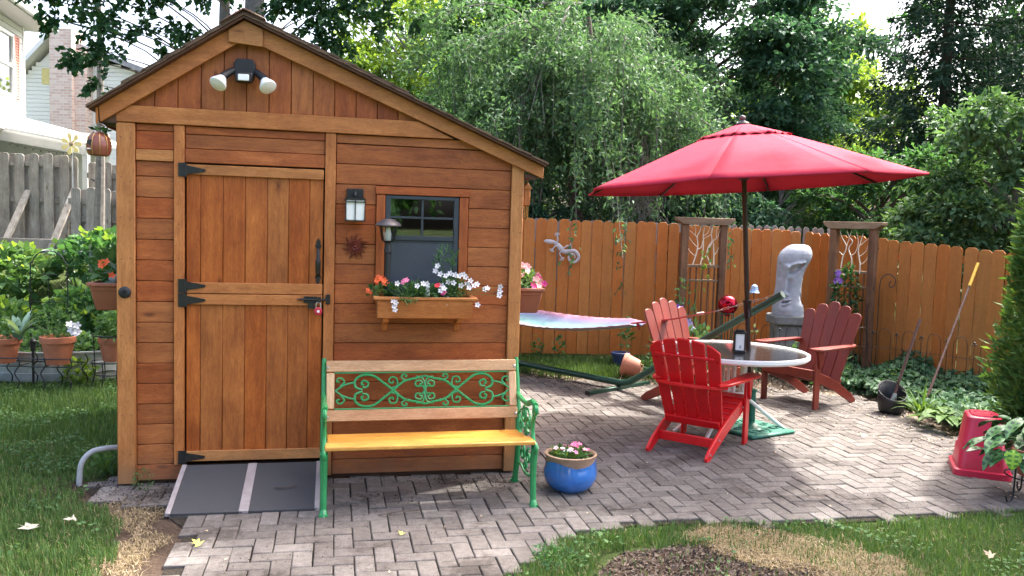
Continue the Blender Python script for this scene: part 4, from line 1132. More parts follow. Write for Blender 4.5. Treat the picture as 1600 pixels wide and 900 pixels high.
# ================================================================== ADIRONDACK CHAIRS
def adirondack(loc, heading, mat, label, front_w=.56, back_w=.50, heel=-.46, style='arc', zt=.90, group=None, arm_z=.55):
    e = empty('adirondack_chair', loc, heading - math.pi / 2, label, 'chair', group)
    fw = front_w / 2; yf = .28
    # side rails running from the front legs down to the heels
    for s in (-1, 1):
        pr = [(yf + .035, .375), (yf + .04, .30), (yf - .02, .265), (-.05, .155), (heel + .16, .05), (heel + .06, .0), (heel, .0), (heel - .012, .03), (heel + .05, .085), (heel + .20, .17), (-.10, .245), (.05, .30), (yf - .08, .35)]
        xo = s * (fw - .035); xi = xo - s * .022
        o_ = MB().prism(pr, min(xo, xi), max(xo, xi), plane='yz').build('side_rail', mat, e, bevel=.004, center=True)
        # front leg
        lx0, lx1 = sorted((s * (fw - .033), s * (fw - .009)))
        box('front_leg', lx0, lx1, yf - .045, yf + .035, 0, arm_z - .012, mat, e, .004)
        # arm bracket
        bx0, bx1 = sorted((s * (fw - .008), s * (fw + .014)))
        MB().prism([(yf + .03, arm_z - .013), (yf - .045, arm_z - .013), (yf - .035, arm_z - .13), (yf - .005, arm_z - .19), (yf + .015, arm_z - .10)], bx0, bx1, plane='yz').build('arm_bracket', mat, e, bevel=.003, center=True)
        # arm
        A = [(s * (fw - .055), yf + .10), (s * (fw - .06), yf - .05), (s * (fw - .045), -.10), (s * (fw - .06), -.30), (s * (fw - .01), -.345), (s * (fw + .035), -.25), (s * (fw + .055), 0), (s * (fw + .07), yf + .03), (s * (fw + .055), yf + .09), (s * fw, yf + .115)]
        MB().prism(A, arm_z - .011, arm_z + .011, plane='xy').build('arm', mat, e, bevel=.005, center=True)
        if s < 0: pass
    # apron and seat slats
    box('seat_apron', -fw + .035, fw - .035, yf + .038, yf + .058, .30, .385, mat, e, .004)
    ns = 6
    for i in range(ns):
        y1 = yf + .03 - i * .074; zz = .378 if i == 0 else .378 - (yf + .03 - y1) * .38
        o_ = box('seat_slat', -fw + .034, fw - .034, y1 - .066, y1, zz - .018 - .004, zz + .004 - .004, mat, e, .004)
        o_.rotation_euler = (R(20) if i else R(8), 0, 0)
    # back
    zb, yb = .185, -.145
    ty_ = heel + .05 if heel < -.4 else -.42
    ty_ = -.43
    Lb = math.hypot(zt - zb, ty_ - yb); tl = math.atan2(yb - ty_, zt - zb)
    Mb = Matrix.Translation((0, yb, zb)) @ Matrix.Rotation(tl, 4, 'X')
    nb = 5; wb_, wt_ = (.080, .100) if style == 'arc' else (.098, .128)
    gp_ = .015 if style == 'arc' else .003
    for i in range(nb):
        c = i - 2
        xb0, xb1 = c * (wb_ + gp_) - wb_ / 2, c * (wb_ + gp_) + wb_ / 2
        xt0, xt1 = c * (wt_ + gp_) - wt_ / 2, c * (wt_ + gp_) + wt_ / 2
        if style == 'arc':
            top = lambda x: Lb - .95 * x * x - (.02 if abs(x) > .25 else 0)
            pts = [(xb0, 0), (xb1, 0), (xt1, top(xt1)), ((xt0 + xt1) / 2, top((xt0 + xt1) / 2)), (xt0, top(xt0))]
        else:
            hh = Lb - (0, .035, .10)[abs(c)]
            a, d_ = xt0, xt1; w = wt_
            pts = [(xb0, 0), (xb1, 0), (d_, hh - .045), (d_ - .012, hh - .018), (d_ - .03, hh - .004), ((a + d_) / 2, hh), (a + .03, hh - .004), (a + .012, hh - .018), (a, hh - .045)]
        o_ = MB().prism([(x, z) for x, z in pts], -.009, .009).build('back_slat', mat, e, bevel=.004)
        o_.matrix_local = Mb
    def rail(zs, w, y, cur, hgt=.035, nm='back_rail', th=.024):
        N = 10; P = []
        for j in range(N + 1):
            x = -w + 2 * w * j / N; P.append((x, y - cur * (x / w) ** 2))
        Q = [(x, yy - th) for x, yy in P[::-1]]
        o_ = MB().prism(P + Q, 0, hgt, plane='xy').build(nm, mat, e, bevel=.003)
        o_.matrix_local = Mb @ Matrix.Translation((0, 0, zs)); return o_
    rail(.02, fw - .06, -.011, 0, .06)
    rail(Lb * .80, .235, -.0105, 0, .022, th=.018)
    yarm = yb + (arm_z - zb) / (zt - zb) * (ty_ - yb)
    o_ = MB().prism([(-fw - .02, yarm + .045), (-fw + .03, yarm - .03), (-.12, yarm - .075), (.12, yarm - .075), (fw - .03, yarm - .03), (fw + .02, yarm + .045), (fw - .03, yarm + .02), (.12, yarm - .018), (-.12, yarm - .018), (-fw + .03, yarm + .02)], arm_z - .036, arm_z - .0125, plane='xy').build('arm_rail', mat, e, bevel=.004)
    if style == 'arc':
        box('rear_stretcher', -fw + .058, fw - .058, heel + .17, heel + .192, .07, .14, mat, e, .004)
        for s in (-1, 1):
            for y, z in ((heel + .22, .125), (heel + .05, .05), (yf - .05, .30)):
                b = MB().tube([(s * (fw - .034), y, z), (s * (fw - .026), y, z)], .008, 8); b.build('bolt', 'screw_steel', e)
    return e
def chair_at(front_mid, head, **k):
    d = (math.cos(head), math.sin(head)); return ((front_mid[0] - d[0] * .28, front_mid[1] - d[1] * .28, 0), head)
l, h_ = chair_at((1.68, 6.68), R(55)); adirondack(l, h_, 'red_paint', 'bright red slatted adirondack chair seen from behind, nearest the camera', .56, .5, -.465, 'arc', .885)
l, h_ = chair_at((2.77, 8.14), R(216)); adirondack(l, h_, 'red_brown_paint', 'brick red adirondack chair right of the glass table, facing the camera', .64, .5, -.42, 'fan', 1.0, arm_z=.59)
adirondack((1.80, 8.02, 0), R(-48), 'red_brown_paint', 'brick red adirondack chair behind the bright red one, left of the glass table', .62, .5, -.42, 'fan', 1.0, arm_z=.59)

# ================================================================== TABLE, UMBRELLA, LANTERN
tb = empty('patio_table', (1.88, 6.92, 0), 0, 'round glass topped patio table with white metal frame under the red umbrella', 'table')
b = MB().lathe([(.030, 0), (.575, 0), (.575, .006), (.030, .006)], 64, (0, 0, .682), cap=False); b.f += [[i, (i + 1) % 64, 3 * 64 + (i + 1) % 64, 3 * 64 + i] for i in range(64)]
b.build('glass_top', 'table_glass', tb)
b = MB()
b.lathe([(.570, -.010), (.590, -.022), (.606, -.006), (.604, .016), (.588, .024), (.572, .014), (.570, -.010)], 64, (0, 0, .676), cap=False); b.build('rim', 'white_paint', tb)
b = MB()
for k in range(6):
    a = k * math.pi / 3 + .3; b.tube([(.095 * math.cos(a), .095 * math.sin(a), .30), (.095 * math.cos(a), .095 * math.sin(a), .655)], .013 if k % 2 else .019, 8)
b.build('centre_bars', 'white_paint', tb)
for z in (.35, .60):
    MB().lathe([(.075, -.009), (.112, -.009), (.112, .009), (.075, .009), (.075, -.009)], 28, (0, 0, z), cap=False).build('ring', 'white_paint', tb)
for a in (R(9), R(70), R(130), R(189), R(232)):
    c_, s_ = math.cos(a), math.sin(a)
    MB().tube(spline([(.11 * c_, .11 * s_, .66), (.11 * c_, .11 * s_, .34), (.17 * c_, .17 * s_, .26), (.50 * c_, .50 * s_, .008)], 4), .016, 8).build('leg', 'white_paint', tb)
for a in (R(30), R(120), R(210), R(300)):
    c_, s_ = math.cos(a), math.sin(a)
    MB().tube([(.11 * c_, .11 * s_, .655), (.575 * c_, .575 * s_, .668)], .010, 6).build('top_support', 'white_paint', tb)

nrm = Vector((-.0741, .0096, 1)).normalized()
um = empty('patio_umbrella', (2.068, 6.985, 0), 0, 'large red octagonal patio umbrella with dark pole over the glass table', 'umbrella')
um.rotation_euler = nrm.to_track_quat('Z', 'Y').to_euler()
# the track quaternion may twist about z: find the local angle of each world direction
qi = um.rotation_euler.to_matrix().inverted(); tw = math.atan2((qi @ Vector((1, 0, 0))).y, (qi @ Vector((1, 0, 0))).x)
RU, ZR, HU = 1.385, 2.086, .50
def rib_a(k): return R(172 + 45 * k - 17.18) + tw
def upt(t, a, dz=0, flare=0):
    return Vector((RU * t * math.cos(a), RU * t * math.sin(a), ZR + HU * (1 - t) * (1 + .05 * math.sin(math.pi * t)) + dz))
def panel(k, t0, t1, nm, par, dz=0, nt=10, ns=8, sag=.035, edge=.0):
    V, F = [], []
    a0, a1 = rib_a(k), rib_a(k + 1)
    for i in range(nt + 1):
        t = t0 + (t1 - t0) * i / nt; A = upt(t, a0, dz); B = upt(t, a1, dz)
        for j in range(ns + 1):
            s = j / ns; p_ = A.lerp(B, s); w = math.sin(math.pi * s)
            r_in = 1 - edge * w * max(0, (i / nt - .6) / .4)
            p_ = Vector((p_.x * r_in, p_.y * r_in, p_.z + sag * .35 * w * t * (1 - t) * 2 - sag * w * t * .25 + (.014 * math.sin(2.4 * j + k * 1.7) if nm == 'vent_flap' and i == nt else 0)))
            V.append(p_)
    for i in range(nt):
        for j in range(ns):
            q = i * (ns + 1) + j; F.append((q, q + ns + 1, q + ns + 2, q + 1))
    if nm == 'canopy_panel':   # hem turned down at the rim
        b0 = nt * (ns + 1); base = len(V)
        for j in range(ns + 1): V.append((V[b0 + j][0] * .997, V[b0 + j][1] * .997, V[b0 + j][2] - .014))
        for j in range(ns): F.append((b0 + j, base + j, base + j + 1, b0 + j + 1))
    o_ = np_mesh(nm, [tuple(v) for v in V], F, 'umbrella_red', par, smooth=True)
    m = o_.modifiers.new('thick', 'SOLIDIFY'); m.thickness = .0025
    return o_
for k in range(8):
    panel(k, .20, 1.0, 'canopy_panel', um, edge=.010, sag=.020)
for k in range(8):
    panel(k, .03, .285, 'vent_flap', um, dz=.012, nt=4, sag=-.02)
for k in range(8):
    a = rib_a(k)
    MB().tube([upt(.03, a, -.012), upt(.3, a, -.014), upt(.6, a, -.016), upt(.995, a, -.016)], .008, 6).build('rib', 'umbrella_pole', um)
    MB().tube([(.03 * math.cos(a), .03 * math.sin(a), 2.16), upt(.48, a, -.022)], .007, 6).build('strut', 'umbrella_pole', um)
MB().tube([(0, 0, .04), (0, 0, 2.585)], .021, 14).build('pole', 'umbrella_pole', um)
MB().lathe([(.024, -.07), (.030, -.06), (.032, .06), (.038, .07), (.038, .085), (.024, .09)], 16, (0, 0, 1.03)).build('crank_housing', 'umbrella_pole', um)
MB().tube([(.03, 0, 1.03), (.075, 0, 1.03), (.085, 0, .98)], .008, 8).build('crank', 'umbrella_pole', um)
MB().lathe([(.024, -.04), (.045, -.03), (.045, .02), (.024, .03)], 16, (0, 0, 2.16)).build('runner', 'umbrella_pole', um)
MB().lathe([(.023, -.03), (.030, -.02), (.030, .02), (.023, .03)], 16, (0, 0, .60)).build('collar', 'umbrella_pole', um)
MB().lathe([(.055, 0), (.048, .012), (.022, .022), (.018, .030), (.026, .040), (.028, .052), (.020, .066), (.0001, .074)], 20, (0, 0, 2.588)).build('finial', 'finial_grey', um)
ub = empty('umbrella_base', (2.068, 6.985, 0), R(32), 'dark green square cast base holding the umbrella pole under the table', 'umbrella base')
b = MB(); b.prism([(-.26, -.26), (.26, -.26), (.26, .26), (-.26, .26)], .004, .035, plane='xy'); b.build('plate', 'base_green', ub, bevel=.012)
b = MB()
for k in range(4):
    a = k * math.pi / 2 + math.pi / 4
    b.tube([(x * math.cos(a) - y * math.sin(a), x * math.sin(a) + y * math.cos(a), .036) for x, y in scroll((.20, .02), .07, .02, 0, R(420))], .009, 6)
    a = k * math.pi / 2
    b.tube([(x * math.cos(a) - y * math.sin(a), x * math.sin(a) + y * math.cos(a), .036) for x, y in scroll((.16, .0), .05, .015, 0, R(420))], .008, 6)
b.build('relief', 'base_green', ub)
MB().lathe([(.11, .034), (.07, .055), (.033, .075), (.030, .33), (.036, .335), (.036, .36), (.025, .362)], 20).build('socket', 'base_green', ub)

ln = empty('table_lantern', (1.885, 6.80, .692), R(-8), 'small black lantern with a white glass panel standing on the glass table', 'lantern')
box('base', -.050, .050, -.040, .040, 0, .022, 'black_plastic', ln, .004)
b = MB()
for x in (-.046, .036):
    for y in (-.036, .026): b.box(x, x + .010, y, y + .010, .022, .160)
b.build('corner_post', 'black_plastic', ln, bevel=.002)
box('white_panel', -.034, .034, -.030, .026, .024, .158, 'label_white', ln, .002)
MB().prism([(-.012, 0), (.012, 0), (.003, .028), (-.002, .030)], -.0325, -.0305, M=Matrix.Translation((.004, 0, .040))).build('emblem', 'galvanised', ln)
b = MB(); b.box(-.052, .052, -.042, .042, .160, .176); b.box(-.036, .036, -.028, .028, .176, .192); b.build('cap', 'black_plastic', ln, bevel=.004)

# ================================================================== ORANGE FENCE
_pk = {}
def picket(parent, x, y, rz, h, w=.138, mat='fence_orange', th=.016, z0=.05, ear=.032, name='picket'):
    key = (round(h, 2), w, mat, th, ear, name)
    if key not in _pk:
        o_ = MB().prism([(-w / 2, 0), (w / 2, 0), (w / 2, h - ear), (w / 2 - ear, h), (-w / 2 + ear, h), (-w / 2, h - ear)], -th / 2, th / 2).build(name, mat, parent, smooth=False)
        b_ = o_.modifiers.new('bevel', 'BEVEL'); b_.width = .003; b_.segments = 1
        _pk[key] = o_
    else:
        o_ = dup(_pk[key], parent)
    o_.location = (x, y, z0); o_.rotation_euler = (rnd.gauss(0, .005), rnd.gauss(0, .0045), rz + rnd.gauss(0, .010)); return o_
def fence_run(name, pts, label, pitch=.1475, mat='fence_orange', z0=.05, cat='fence', w=.138, skip=None, railmat=None, posts=True, jit=.004):
    """pts: (x, y, top height) along the run"""
    e = empty(name, (pts[0][0], pts[0][1], 0), 0, label, cat)
    ox, oy = pts[0][0], pts[0][1]
    for (x0, y0, h0), (x1, y1, h1) in zip(pts[:-1], pts[1:]):
        L = math.hypot(x1 - x0, y1 - y0); n = max(1, round(L / pitch)); a = math.atan2(y1 - y0, x1 - x0)
        for i in range(n):
            t = (i + .5) / n
            picket(e, x0 + (x1 - x0) * t - ox, y0 + (y1 - y0) * t - oy + rnd.gauss(0, .001), a, h0 + (h1 - h0) * t - z0 + rnd.gauss(0, jit), w=w, mat=mat, z0=z0)
        for z in (.35, .95, 1.45):
            M = Matrix.Translation((x0 - ox, y0 - oy, z)) @ Matrix.Rotation(a, 4, 'Z')
            o_ = MB().box(0, L, .010, .048, -.04, .04).build('rail', railmat or mat, e); o_.matrix_local = M
        if posts:
            M = Matrix.Translation((x0 - ox, y0 - oy, .0)) @ Matrix.Rotation(a, 4, 'Z')
            o_ = MB().box(.02, .11, .050, .14, -.1, h0 - .1).build('post', railmat or mat, e); o_.matrix_local = M
    return e
fence_run('orange_fence', [(-1.3, 10.50, 1.79), (.133, 10.62, 1.785), (2.15, 10.82, 1.775)], 'orange stained board fence left of the first branch trellis, carrying the gecko')
fence_run('orange_fence', [(2.17, 10.83, 1.76), (3.84, 11.15, 1.725)], 'orange stained board fence between the two trellises, behind the grey head statue')
fence_run('orange_fence', [(3.87, 11.12, 1.715), (4.38, 10.08, 1.665), (5.32, 9.0, 1.565), (6.4, 7.75, 1.48), (7.6, 6.3, 1.45)], 'orange stained board fence running toward the camera on the right, behind the tall leaning pole')
# grey neighbour fence behind it
fence_run('grey_fence', [(-2.2, 11.3, 1.80), (4.6, 11.75, 1.79)], 'low strip of weathered grey picket fence showing just above the orange fence', pitch=.112, w=.085, mat='fence_grey', railmat='fence_grey_x', posts=False, jit=.008)

# ================================================================== BRANCH TRELLISES
def trellis(loc, rz, label, branches, lean=0):
    e = empty('branch_trellis', loc, rz, label, 'trellis')
    for s in (-1, 1):
        box('post', s * .245 - .042, s * .245 + .042, -.042, .042, 0, 1.765, 'arbor_wood', e, .004)
    MB().prism([(-.29, 1.766), (.29, 1.766), (.365, 1.815), (.365, 1.850), (-.365, 1.850), (-.365, 1.815)], -.075, .075).build('cap_board', 'arbor_wood_x', e, bevel=.004)
    box('cross_rail', -.201, .201, -.025, .025, 1.235, 1.268, 'arbor_wood_x', e, .003)
    box('cross_rail', -.201, .201, -.020, .020, 1.06, 1.085, 'arbor_wood_x', e, .003)
    for k in range(5):
        x = -.155 + k * .0775
        box('slat', x - .009, x + .009, -.012, .008, .12, 1.234, 'arbor_wood', e, .002)
    box('cross_rail', -.201, .201, -.020, .020, .085, .118, 'arbor_wood_x', e, .003)
    for br, r0, r1 in branches:
        P = spline([(x, -.01 + .012 * math.sin(9 * z), z) for x, z in br], 4)
        N = len(P)
        MB().tube(P, [r0 + (r1 - r0) * i / (N - 1) for i in range(N)], 7).build('branch', 'branch_white', e)
    return e
def c1(pts): return [((x - 303) * .00212, 1.268 + (337 - y) * .00228) for x, y in pts]
br1 = [([(240, 337), (262, 270), (268, 225), (262, 185), (278, 150), (280, 120)], .0085, .004), ([(262, 188), (240, 170), (210, 150)], .005, .003), ([(262, 240), (235, 215), (205, 180)], .005, .003),
       ([(255, 290), (225, 270), (205, 238)], .005, .003), ([(262, 255), (290, 240), (303, 195), (345, 170), (352, 130)], .005, .003), ([(250, 175), (250, 150), (242, 122)], .004, .003),
       ([(285, 337), (298, 280), (302, 220), (298, 170), (306, 120)], .0085, .004), ([(300, 180), (325, 160), (335, 125)], .004, .003), ([(292, 310), (320, 285), (345, 230), (365, 200), (385, 185), (400, 130)], .007, .003),
       ([(348, 337), (325, 285), (332, 240), (352, 205), (345, 160), (352, 122)], .0085, .004), ([(366, 337), (366, 280), (362, 215)], .0095, .005), ([(366, 285), (385, 260), (396, 240)], .005, .003), ([(380, 190), (376, 150), (384, 125)], .004, .003)]
br1 = [(c1(p), a, b_) for p, a, b_ in br1]
trellis((2.365, 10.36, 0), R(6), 'brown wooden trellis with cut out white branches, left of the umbrella pole', br1)
def c2(pts): return [((x - 1170) * .0029, 1.268 + (385 - y) * .00208) for x, y in pts]
br2 = [([(1125, 375), (1128, 310), (1140, 250), (1120, 200), (1110, 160)], .008, .004), ([(1130, 300), (1110, 280)], .005, .003), ([(1140, 250), (1150, 200), (1160, 155)], .005, .003),
       ([(1170, 380), (1168, 320), (1150, 260), (1165, 220), (1150, 190), (1140, 155)], .008, .004), ([(1160, 300), (1180, 280), (1190, 220), (1180, 160)], .006, .003),
       ([(1208, 400), (1205, 340), (1192, 270), (1200, 220), (1210, 170)], .009, .004), ([(1202, 300), (1225, 270), (1230, 240)], .005, .003), ([(1198, 240), (1218, 215), (1232, 200)], .005, .003), ([(1207, 350), (1228, 325), (1235, 300)], .005, .003)]
br2 = [(c2(p), a, b_) for p, a, b_ in br2]
t2 = trellis((4.07, 9.98, 0), R(-50), 'brown wooden trellis with cut out white branches near the fence corner, right of the statue', br2)

# ---- gecko
gk = empty('gecko_ornament', (.618, 10.585, 1.42), R(5), 'pale metal gecko with a curled tail hung on the orange fence', 'wall ornament')
def gp(x, y): return ((x - 262) * .00247, -.02, (222 - y) * .00247)
MB().tube(spline([gp(*p) for p in [(168, 192), (180, 190), (200, 192), (218, 194), (240, 208), (256, 225), (272, 240), (300, 238), (325, 235), (345, 252), (350, 272), (335, 292), (312, 292), (298, 275), (304, 256), (322, 252), (332, 266), (322, 276)]], 4),
          [.008] * 4 + [.026] * 4 + [.028] * 4 + [.020] * 3 + [.026] * 4 + [.033] * 6 + [.030] * 4 + [.025] * 4 + [.021] * 5 + [.018] * 6 + [.015] * 6 + [.013] * 5 + [.011] * 4 + [.009] * 4 + [.007] * 4 + [.005] * 4, 10).build('body', 'gecko_metal', gk) if False else None
P = spline([gp(*p) for p in [(168, 192), (180, 190), (200, 192), (218, 194), (240, 208), (256, 225), (272, 240), (300, 238), (325, 235), (345, 252), (350, 272), (335, 292), (312, 292), (298, 275), (304, 256), (322, 252), (332, 266), (322, 276)]], 4)
rk = [.006, .022, .030, .020, .030, .036, .032, .026, .024, .022, .020, .017, .015, .013, .011, .009, .007, .004]
rr = np.interp(np.linspace(0, len(rk) - 1, len(P)), range(len(rk)), rk)
MB().tube(P, list(rr), 10, M=Matrix.Diagonal((1, .5, 1, 1))).build('body', 'gecko_metal', gk)
for L_ in ([(232, 200), (238, 180), (234, 158)], [(244, 212), (225, 215), (212, 232)], [(272, 222), (285, 212), (300, 212)], [(268, 238), (250, 250), (262, 274)]):
    b = MB().tube(spline([gp(*p) for p in L_], 3), .009, 7); q = gp(*L_[-1])
    dx, dz = gp(*L_[-1])[0] - gp(*L_[-2])[0], gp(*L_[-1])[2] - gp(*L_[-2])[2]; a0 = math.atan2(dz, dx)
    for k in range(5):
        a = a0 + (k - 2) * .62; t_ = (q[0] + .030 * math.cos(a), q[1], q[2] + .030 * math.sin(a)); b.tube([q, t_], [.006, .005], 6); b.sphere(t_, .007, 6)
    b.build('leg', 'gecko_metal', gk)

# ---- round thermometer, scroll hook
th = empty('round_thermometer', (4.262, 9.83, 1.54), R(-30), 'small round white dial mounted beside the right trellis', 'thermometer')
Mr = Matrix.Rotation(R(90), 4, 'X')
MB().lathe([(.040, -.02), (.046, -.01), (.046, .004), (.040, .008)], 20, M=Mr).build('case', 'black_iron', th)
MB().lathe([(.039, .0085), (.0001, .0088)], 20, M=Mr, cap=False).build('dial', 'label_white', th)
b = MB().box(-.002, .002, -.012, -.010, 0, .028); b.build('needle', 'black_iron', th)
hk = empty('shepherd_hook', (4.30, 9.72, 0), R(-20), 'tall thin iron plant hook with scrolled top beside the right trellis', 'plant hook')
MB().tube(spline([(0, 0, 0), (0, 0, .8), (.0, 0, 1.12), (.03, 0, 1.22), (.10, 0, 1.25), (.16, 0, 1.20), (.155, 0, 1.12), (.11, 0, 1.10), (.10, 0, 1.15), (.125, 0, 1.165)], 5), .006, 6).build('rod', 'black_iron', hk)
MB().tube([(0, 0, .02), (-.10, 0, .30), (-.12, 0, .8), (-.06, 0, 1.10)], .004, 6).build('brace', 'black_iron', hk)

# ================================================================== STATUE
st = empty('head_statue', (3.28, 9.80, .735), 0, 'tall pale grey carved stone head statue with closed eyes standing on a pedestal', 'statue')
sec = [(225, 815, 868), (231, 790, 888), (242, 770, 900), (260, 750, 908), (280, 735, 912), (300, 727, 910), (320, 723, 903), (350, 722, 888), (380, 722, 875), (410, 721, 867), (450, 719, 862), (480, 718, 860), (510, 714, 861), (540, 710, 862), (560, 709, 866), (585, 707, 876), (610, 706, 880), (640, 706, 880)]
SCL = .83 / 415
NZ, NA = 90, 84
V = []
cyv = np.linspace(640, 225.5, NZ); xl = np.interp(cyv, [s[0] for s in sec], [s[1] for s in sec]); xr = np.interp(cyv, [s[0] for s in sec], [s[2] for s in sec])
def seg_d(px, py, pts):
    """distance to a polyline"""
    d = 1e9
    for (ax, ay), (bx, by) in zip(pts[:-1], pts[1:]):
        t = max(0, min(1, ((px - ax) * (bx - ax) + (py - ay) * (by - ay)) / ((bx - ax) ** 2 + (by - ay) ** 2 + 1e-9)))
        d = min(d, math.hypot(px - ax - t * (bx - ax), py - ay - t * (by - ay)))
    return d
for i in range(NZ):
    cx = (xl[i] + xr[i]) / 2; hw = (xr[i] - xl[i]) / 2
    for k in range(NA):
        a = 2 * math.pi * k / NA
        ca, sa = math.cos(a), math.sin(a)
        ex = 2.0 / 2.4
        x = cx + hw * math.copysign(abs(ca) ** ex, ca); dy = hw * 1.0 * math.copysign(abs(sa) ** ex, sa)
        r = 0.0
        if sa < .35:
            y = cyv[i]
            g = lambda d, w: math.exp(-(d / w) ** 2)
            r += 9 * g(seg_d(x, y, [(758, 362), (775, 345), (810, 334), (846, 330)]), 8)            # brow
            r -= 12 * g(seg_d(x, y, [(772, 396), (800, 386), (828, 362), (842, 345)]), 9) + 5 * g(seg_d(x, y, [(770, 378), (800, 366), (835, 350)]), 10)   # closed lid hollow
            r += 13 * g(seg_d(x, y, [(752, 352), (748, 420), (744, 490), (740, 515)]), 10)        # nose
            r += 8 * g(seg_d(x, y, [(742, 508), (756, 520)]), 9)
            r -= 7 * g(seg_d(x, y, [(775, 440), (766, 500)]), 12)
            r += 8 * g(seg_d(x, y, [(742, 550), (755, 553), (776, 546)]), 6) + 8 * g(seg_d(x, y, [(740, 580), (758, 574), (774, 560)]), 6)
            r -= 9 * g(seg_d(x, y, [(738, 566), (756, 563), (778, 553)]), 4)
            r -= 6 * g(seg_d(x, y, [(722, 350), (724, 420)]), 12)
            r += 4 * g(seg_d(x, y, [(735, 610), (765, 605)]), 18)
            r -= 6 * g(seg_d(x, y, [(845, 520), (862, 575)]), 8)
        V.append(((x + ca * r * .4 - 800) * SCL, (dy + (-r * 1.9 if sa < .35 else 0)) * SCL, (640 - cyv[i]) * SCL + (0.0)))
F = [(i * NA + k, i * NA + (k + 1) % NA, (i + 1) * NA + (k + 1) % NA, (i + 1) * NA + k) for i in range(NZ - 1) for k in range(NA)]
hd = MB(); hd.v = V; hd.f = [list(f) for f in F] + [[(NZ - 1) * NA + k for k in range(NA)], list(range(NA))[::-1]]
hd.build('head', 'statue_stone', st, ang=80)
pd_ = empty('statue_pedestal', (3.28, 9.80, 0), 0, 'weathered dark stone pedestal under the grey head statue', 'pedestal')
box('plinth_top', -.215, .215, -.19, .19, .62, .733, 'pedestal_stone', pd_, .02, seg=2)
box('plinth_column', -.17, .17, -.15, .15, 0, .618, 'pedestal_stone', pd_, .015)

# ---- gazing ball on stand, bell ornament
gz_ = empty('gazing_ball', (2.425, 9.30, .865), 0, 'shiny dark red glass gazing ball in front of the first trellis', 'gazing ball')
MB().sphere((0, 0, 0), .112, 40).build('ball', 'gazing_red', gz_); MB().lathe([(.03, -.125), (.036, -.10)], 16, cap=False).build('neck', 'gazing_red', gz_)
gs = empty('ball_stand', (2.425, 9.30, 0), 0, 'slim dark green metal stand carrying the red gazing ball', 'stand')
MB().tube([(math.cos(a) * .07, math.sin(a) * .07, .775) for a in [2 * math.pi * i / 20 for i in range(20)]], .006, 6, closed=True).build('ring', 'stand_green', gs)
for k in range(6):
    a = k * math.pi / 3; MB().tube([(math.cos(a) * .07, math.sin(a) * .07, .775), (math.cos(a) * .06, math.sin(a) * .06, .4), (math.cos(a) * .11, math.sin(a) * .11, 0)], .006, 6).build('leg', 'stand_green', gs)
bo = empty('bell_flower_stake', (2.70, 9.25, 0), 0, 'blue metal bell flower ornament on a thin rusty stake left of the statue', 'garden ornament')
MB().tube(spline([(.02, 0, 0), (.03, 0, .5), (.01, 0, .85), (-.01, 0, 1.03)], 5), .006, 6).build('stake', 'shaft_wood', bo)
MB().lathe([(.062, -.055), (.050, -.045), (.040, -.01), (.032, .02), (.012, .035), (.0001, .038)], 16, (0, 0, 1.075)).build('bell_flower', 'bell_blue', bo)
MB().tube(spline([(-.01, 0, 1.03), (-.06, 0, 1.0), (-.10, 0, .94), (-.09, 0, .88)], 4), [.010] * 4 + [.008] * 4 + [.004] * 5, 6).build('petal', 'bell_blue', bo)
foliage('metal_leaf', 'leaf_blue', bo, (.03, 0, .58), (.05, .03, .05), 7, .07, .03)

# ================================================================== HAMMOCK
J = Vector((1.22, 8.55, .075)); Tp = Vector((2.40, 7.35, 1.145)); dh = Vector((-.70, .72, 0)).normalized(); sd = Vector((dh.y, -dh.x, 0))
hs_ = empty('hammock_stand', (J.x, J.y, 0), 0, 'dark green tubular steel hammock stand lying along the grass and rising behind the umbrella pole', 'hammock stand')
o0 = Vector((J.x, J.y, 0)); L0 = 2.35
b0 = J + dh * L0; b0.z = .075; T2 = b0 + dh * .75; T2.z = 1.0
MB().tube([p - o0 for p in [b0 - dh * .0, J + dh * .12, J + dh * .04 + Vector((0, 0, .004)), J + (Tp - J) * .03]], .034, 14).build('base_beam', 'stand_green', hs_)
MB().tube([J + (Tp - J) * .03 - o0, Tp - o0], .034, 14).build('arm_beam', 'stand_green', hs_)
MB().tube([b0 - o0, T2 - o0], .034, 12).build('arm_beam', 'stand_green', hs_)
for c in (J + dh * .10, b0 - dh * .1):
    q = sd.to_track_quat('X', 'Z').to_matrix().to_4x4(); q.translation = Vector((c.x, c.y, .026)) - o0
    b = MB().box(-.50, .50, -.028, .028, -.024, .016, M=q)
    b.build('cross_foot', 'stand_green', hs_, bevel=.004)
    MB().box(-.503, -.5005, -.028, .028, -.024, .016, M=q).build('end_cap', 'black_plastic', hs_)
    MB().box(.5005, .503, -.028, .028, -.024, .016, M=q).build('end_cap', 'black_plastic', hs_)
hm = empty('rope_hammock', (.6, 9.2, 0), 0, 'striped woven hammock in white, turquoise, blue and pink hanging in front of the fence', 'hammock')
oh = Vector((.6, 9.2, 0))
K1 = Vector((1.30, 8.48, .72)); K2 = K1 + dh * 2.05; K2.z = .66
V, F, UV = [], [], []
NU, NV = 40, 14
for i in range(NU + 1):
    u = i / NU; w = .42 * (math.sin(math.pi * min(1, max(0, u * .96 + .02))) ** .45) * (1 if u < .5 else 1) + .01
    c = K1.lerp(K2, u); sag = .13 * 4 * u * (1 - u)
    for j in range(NV + 1):
        s = j / NV * 2 - 1
        p_ = c + sd * 0; p_ = c - sd * (-s) * w * -1 if False else c + sd * (-s) * w * -1
        z = c.z - sag * (1 - .35 * s * s) + .030 * (s + 1) * min(1, u * 6) * min(1, (1 - u) * 6) - .02 * (1 - s * s) + .004 * math.sin(i * 2.7 + j)
        V.append((p_.x - oh.x, p_.y - oh.y, z)); UV.append((u * 9, j / NV))
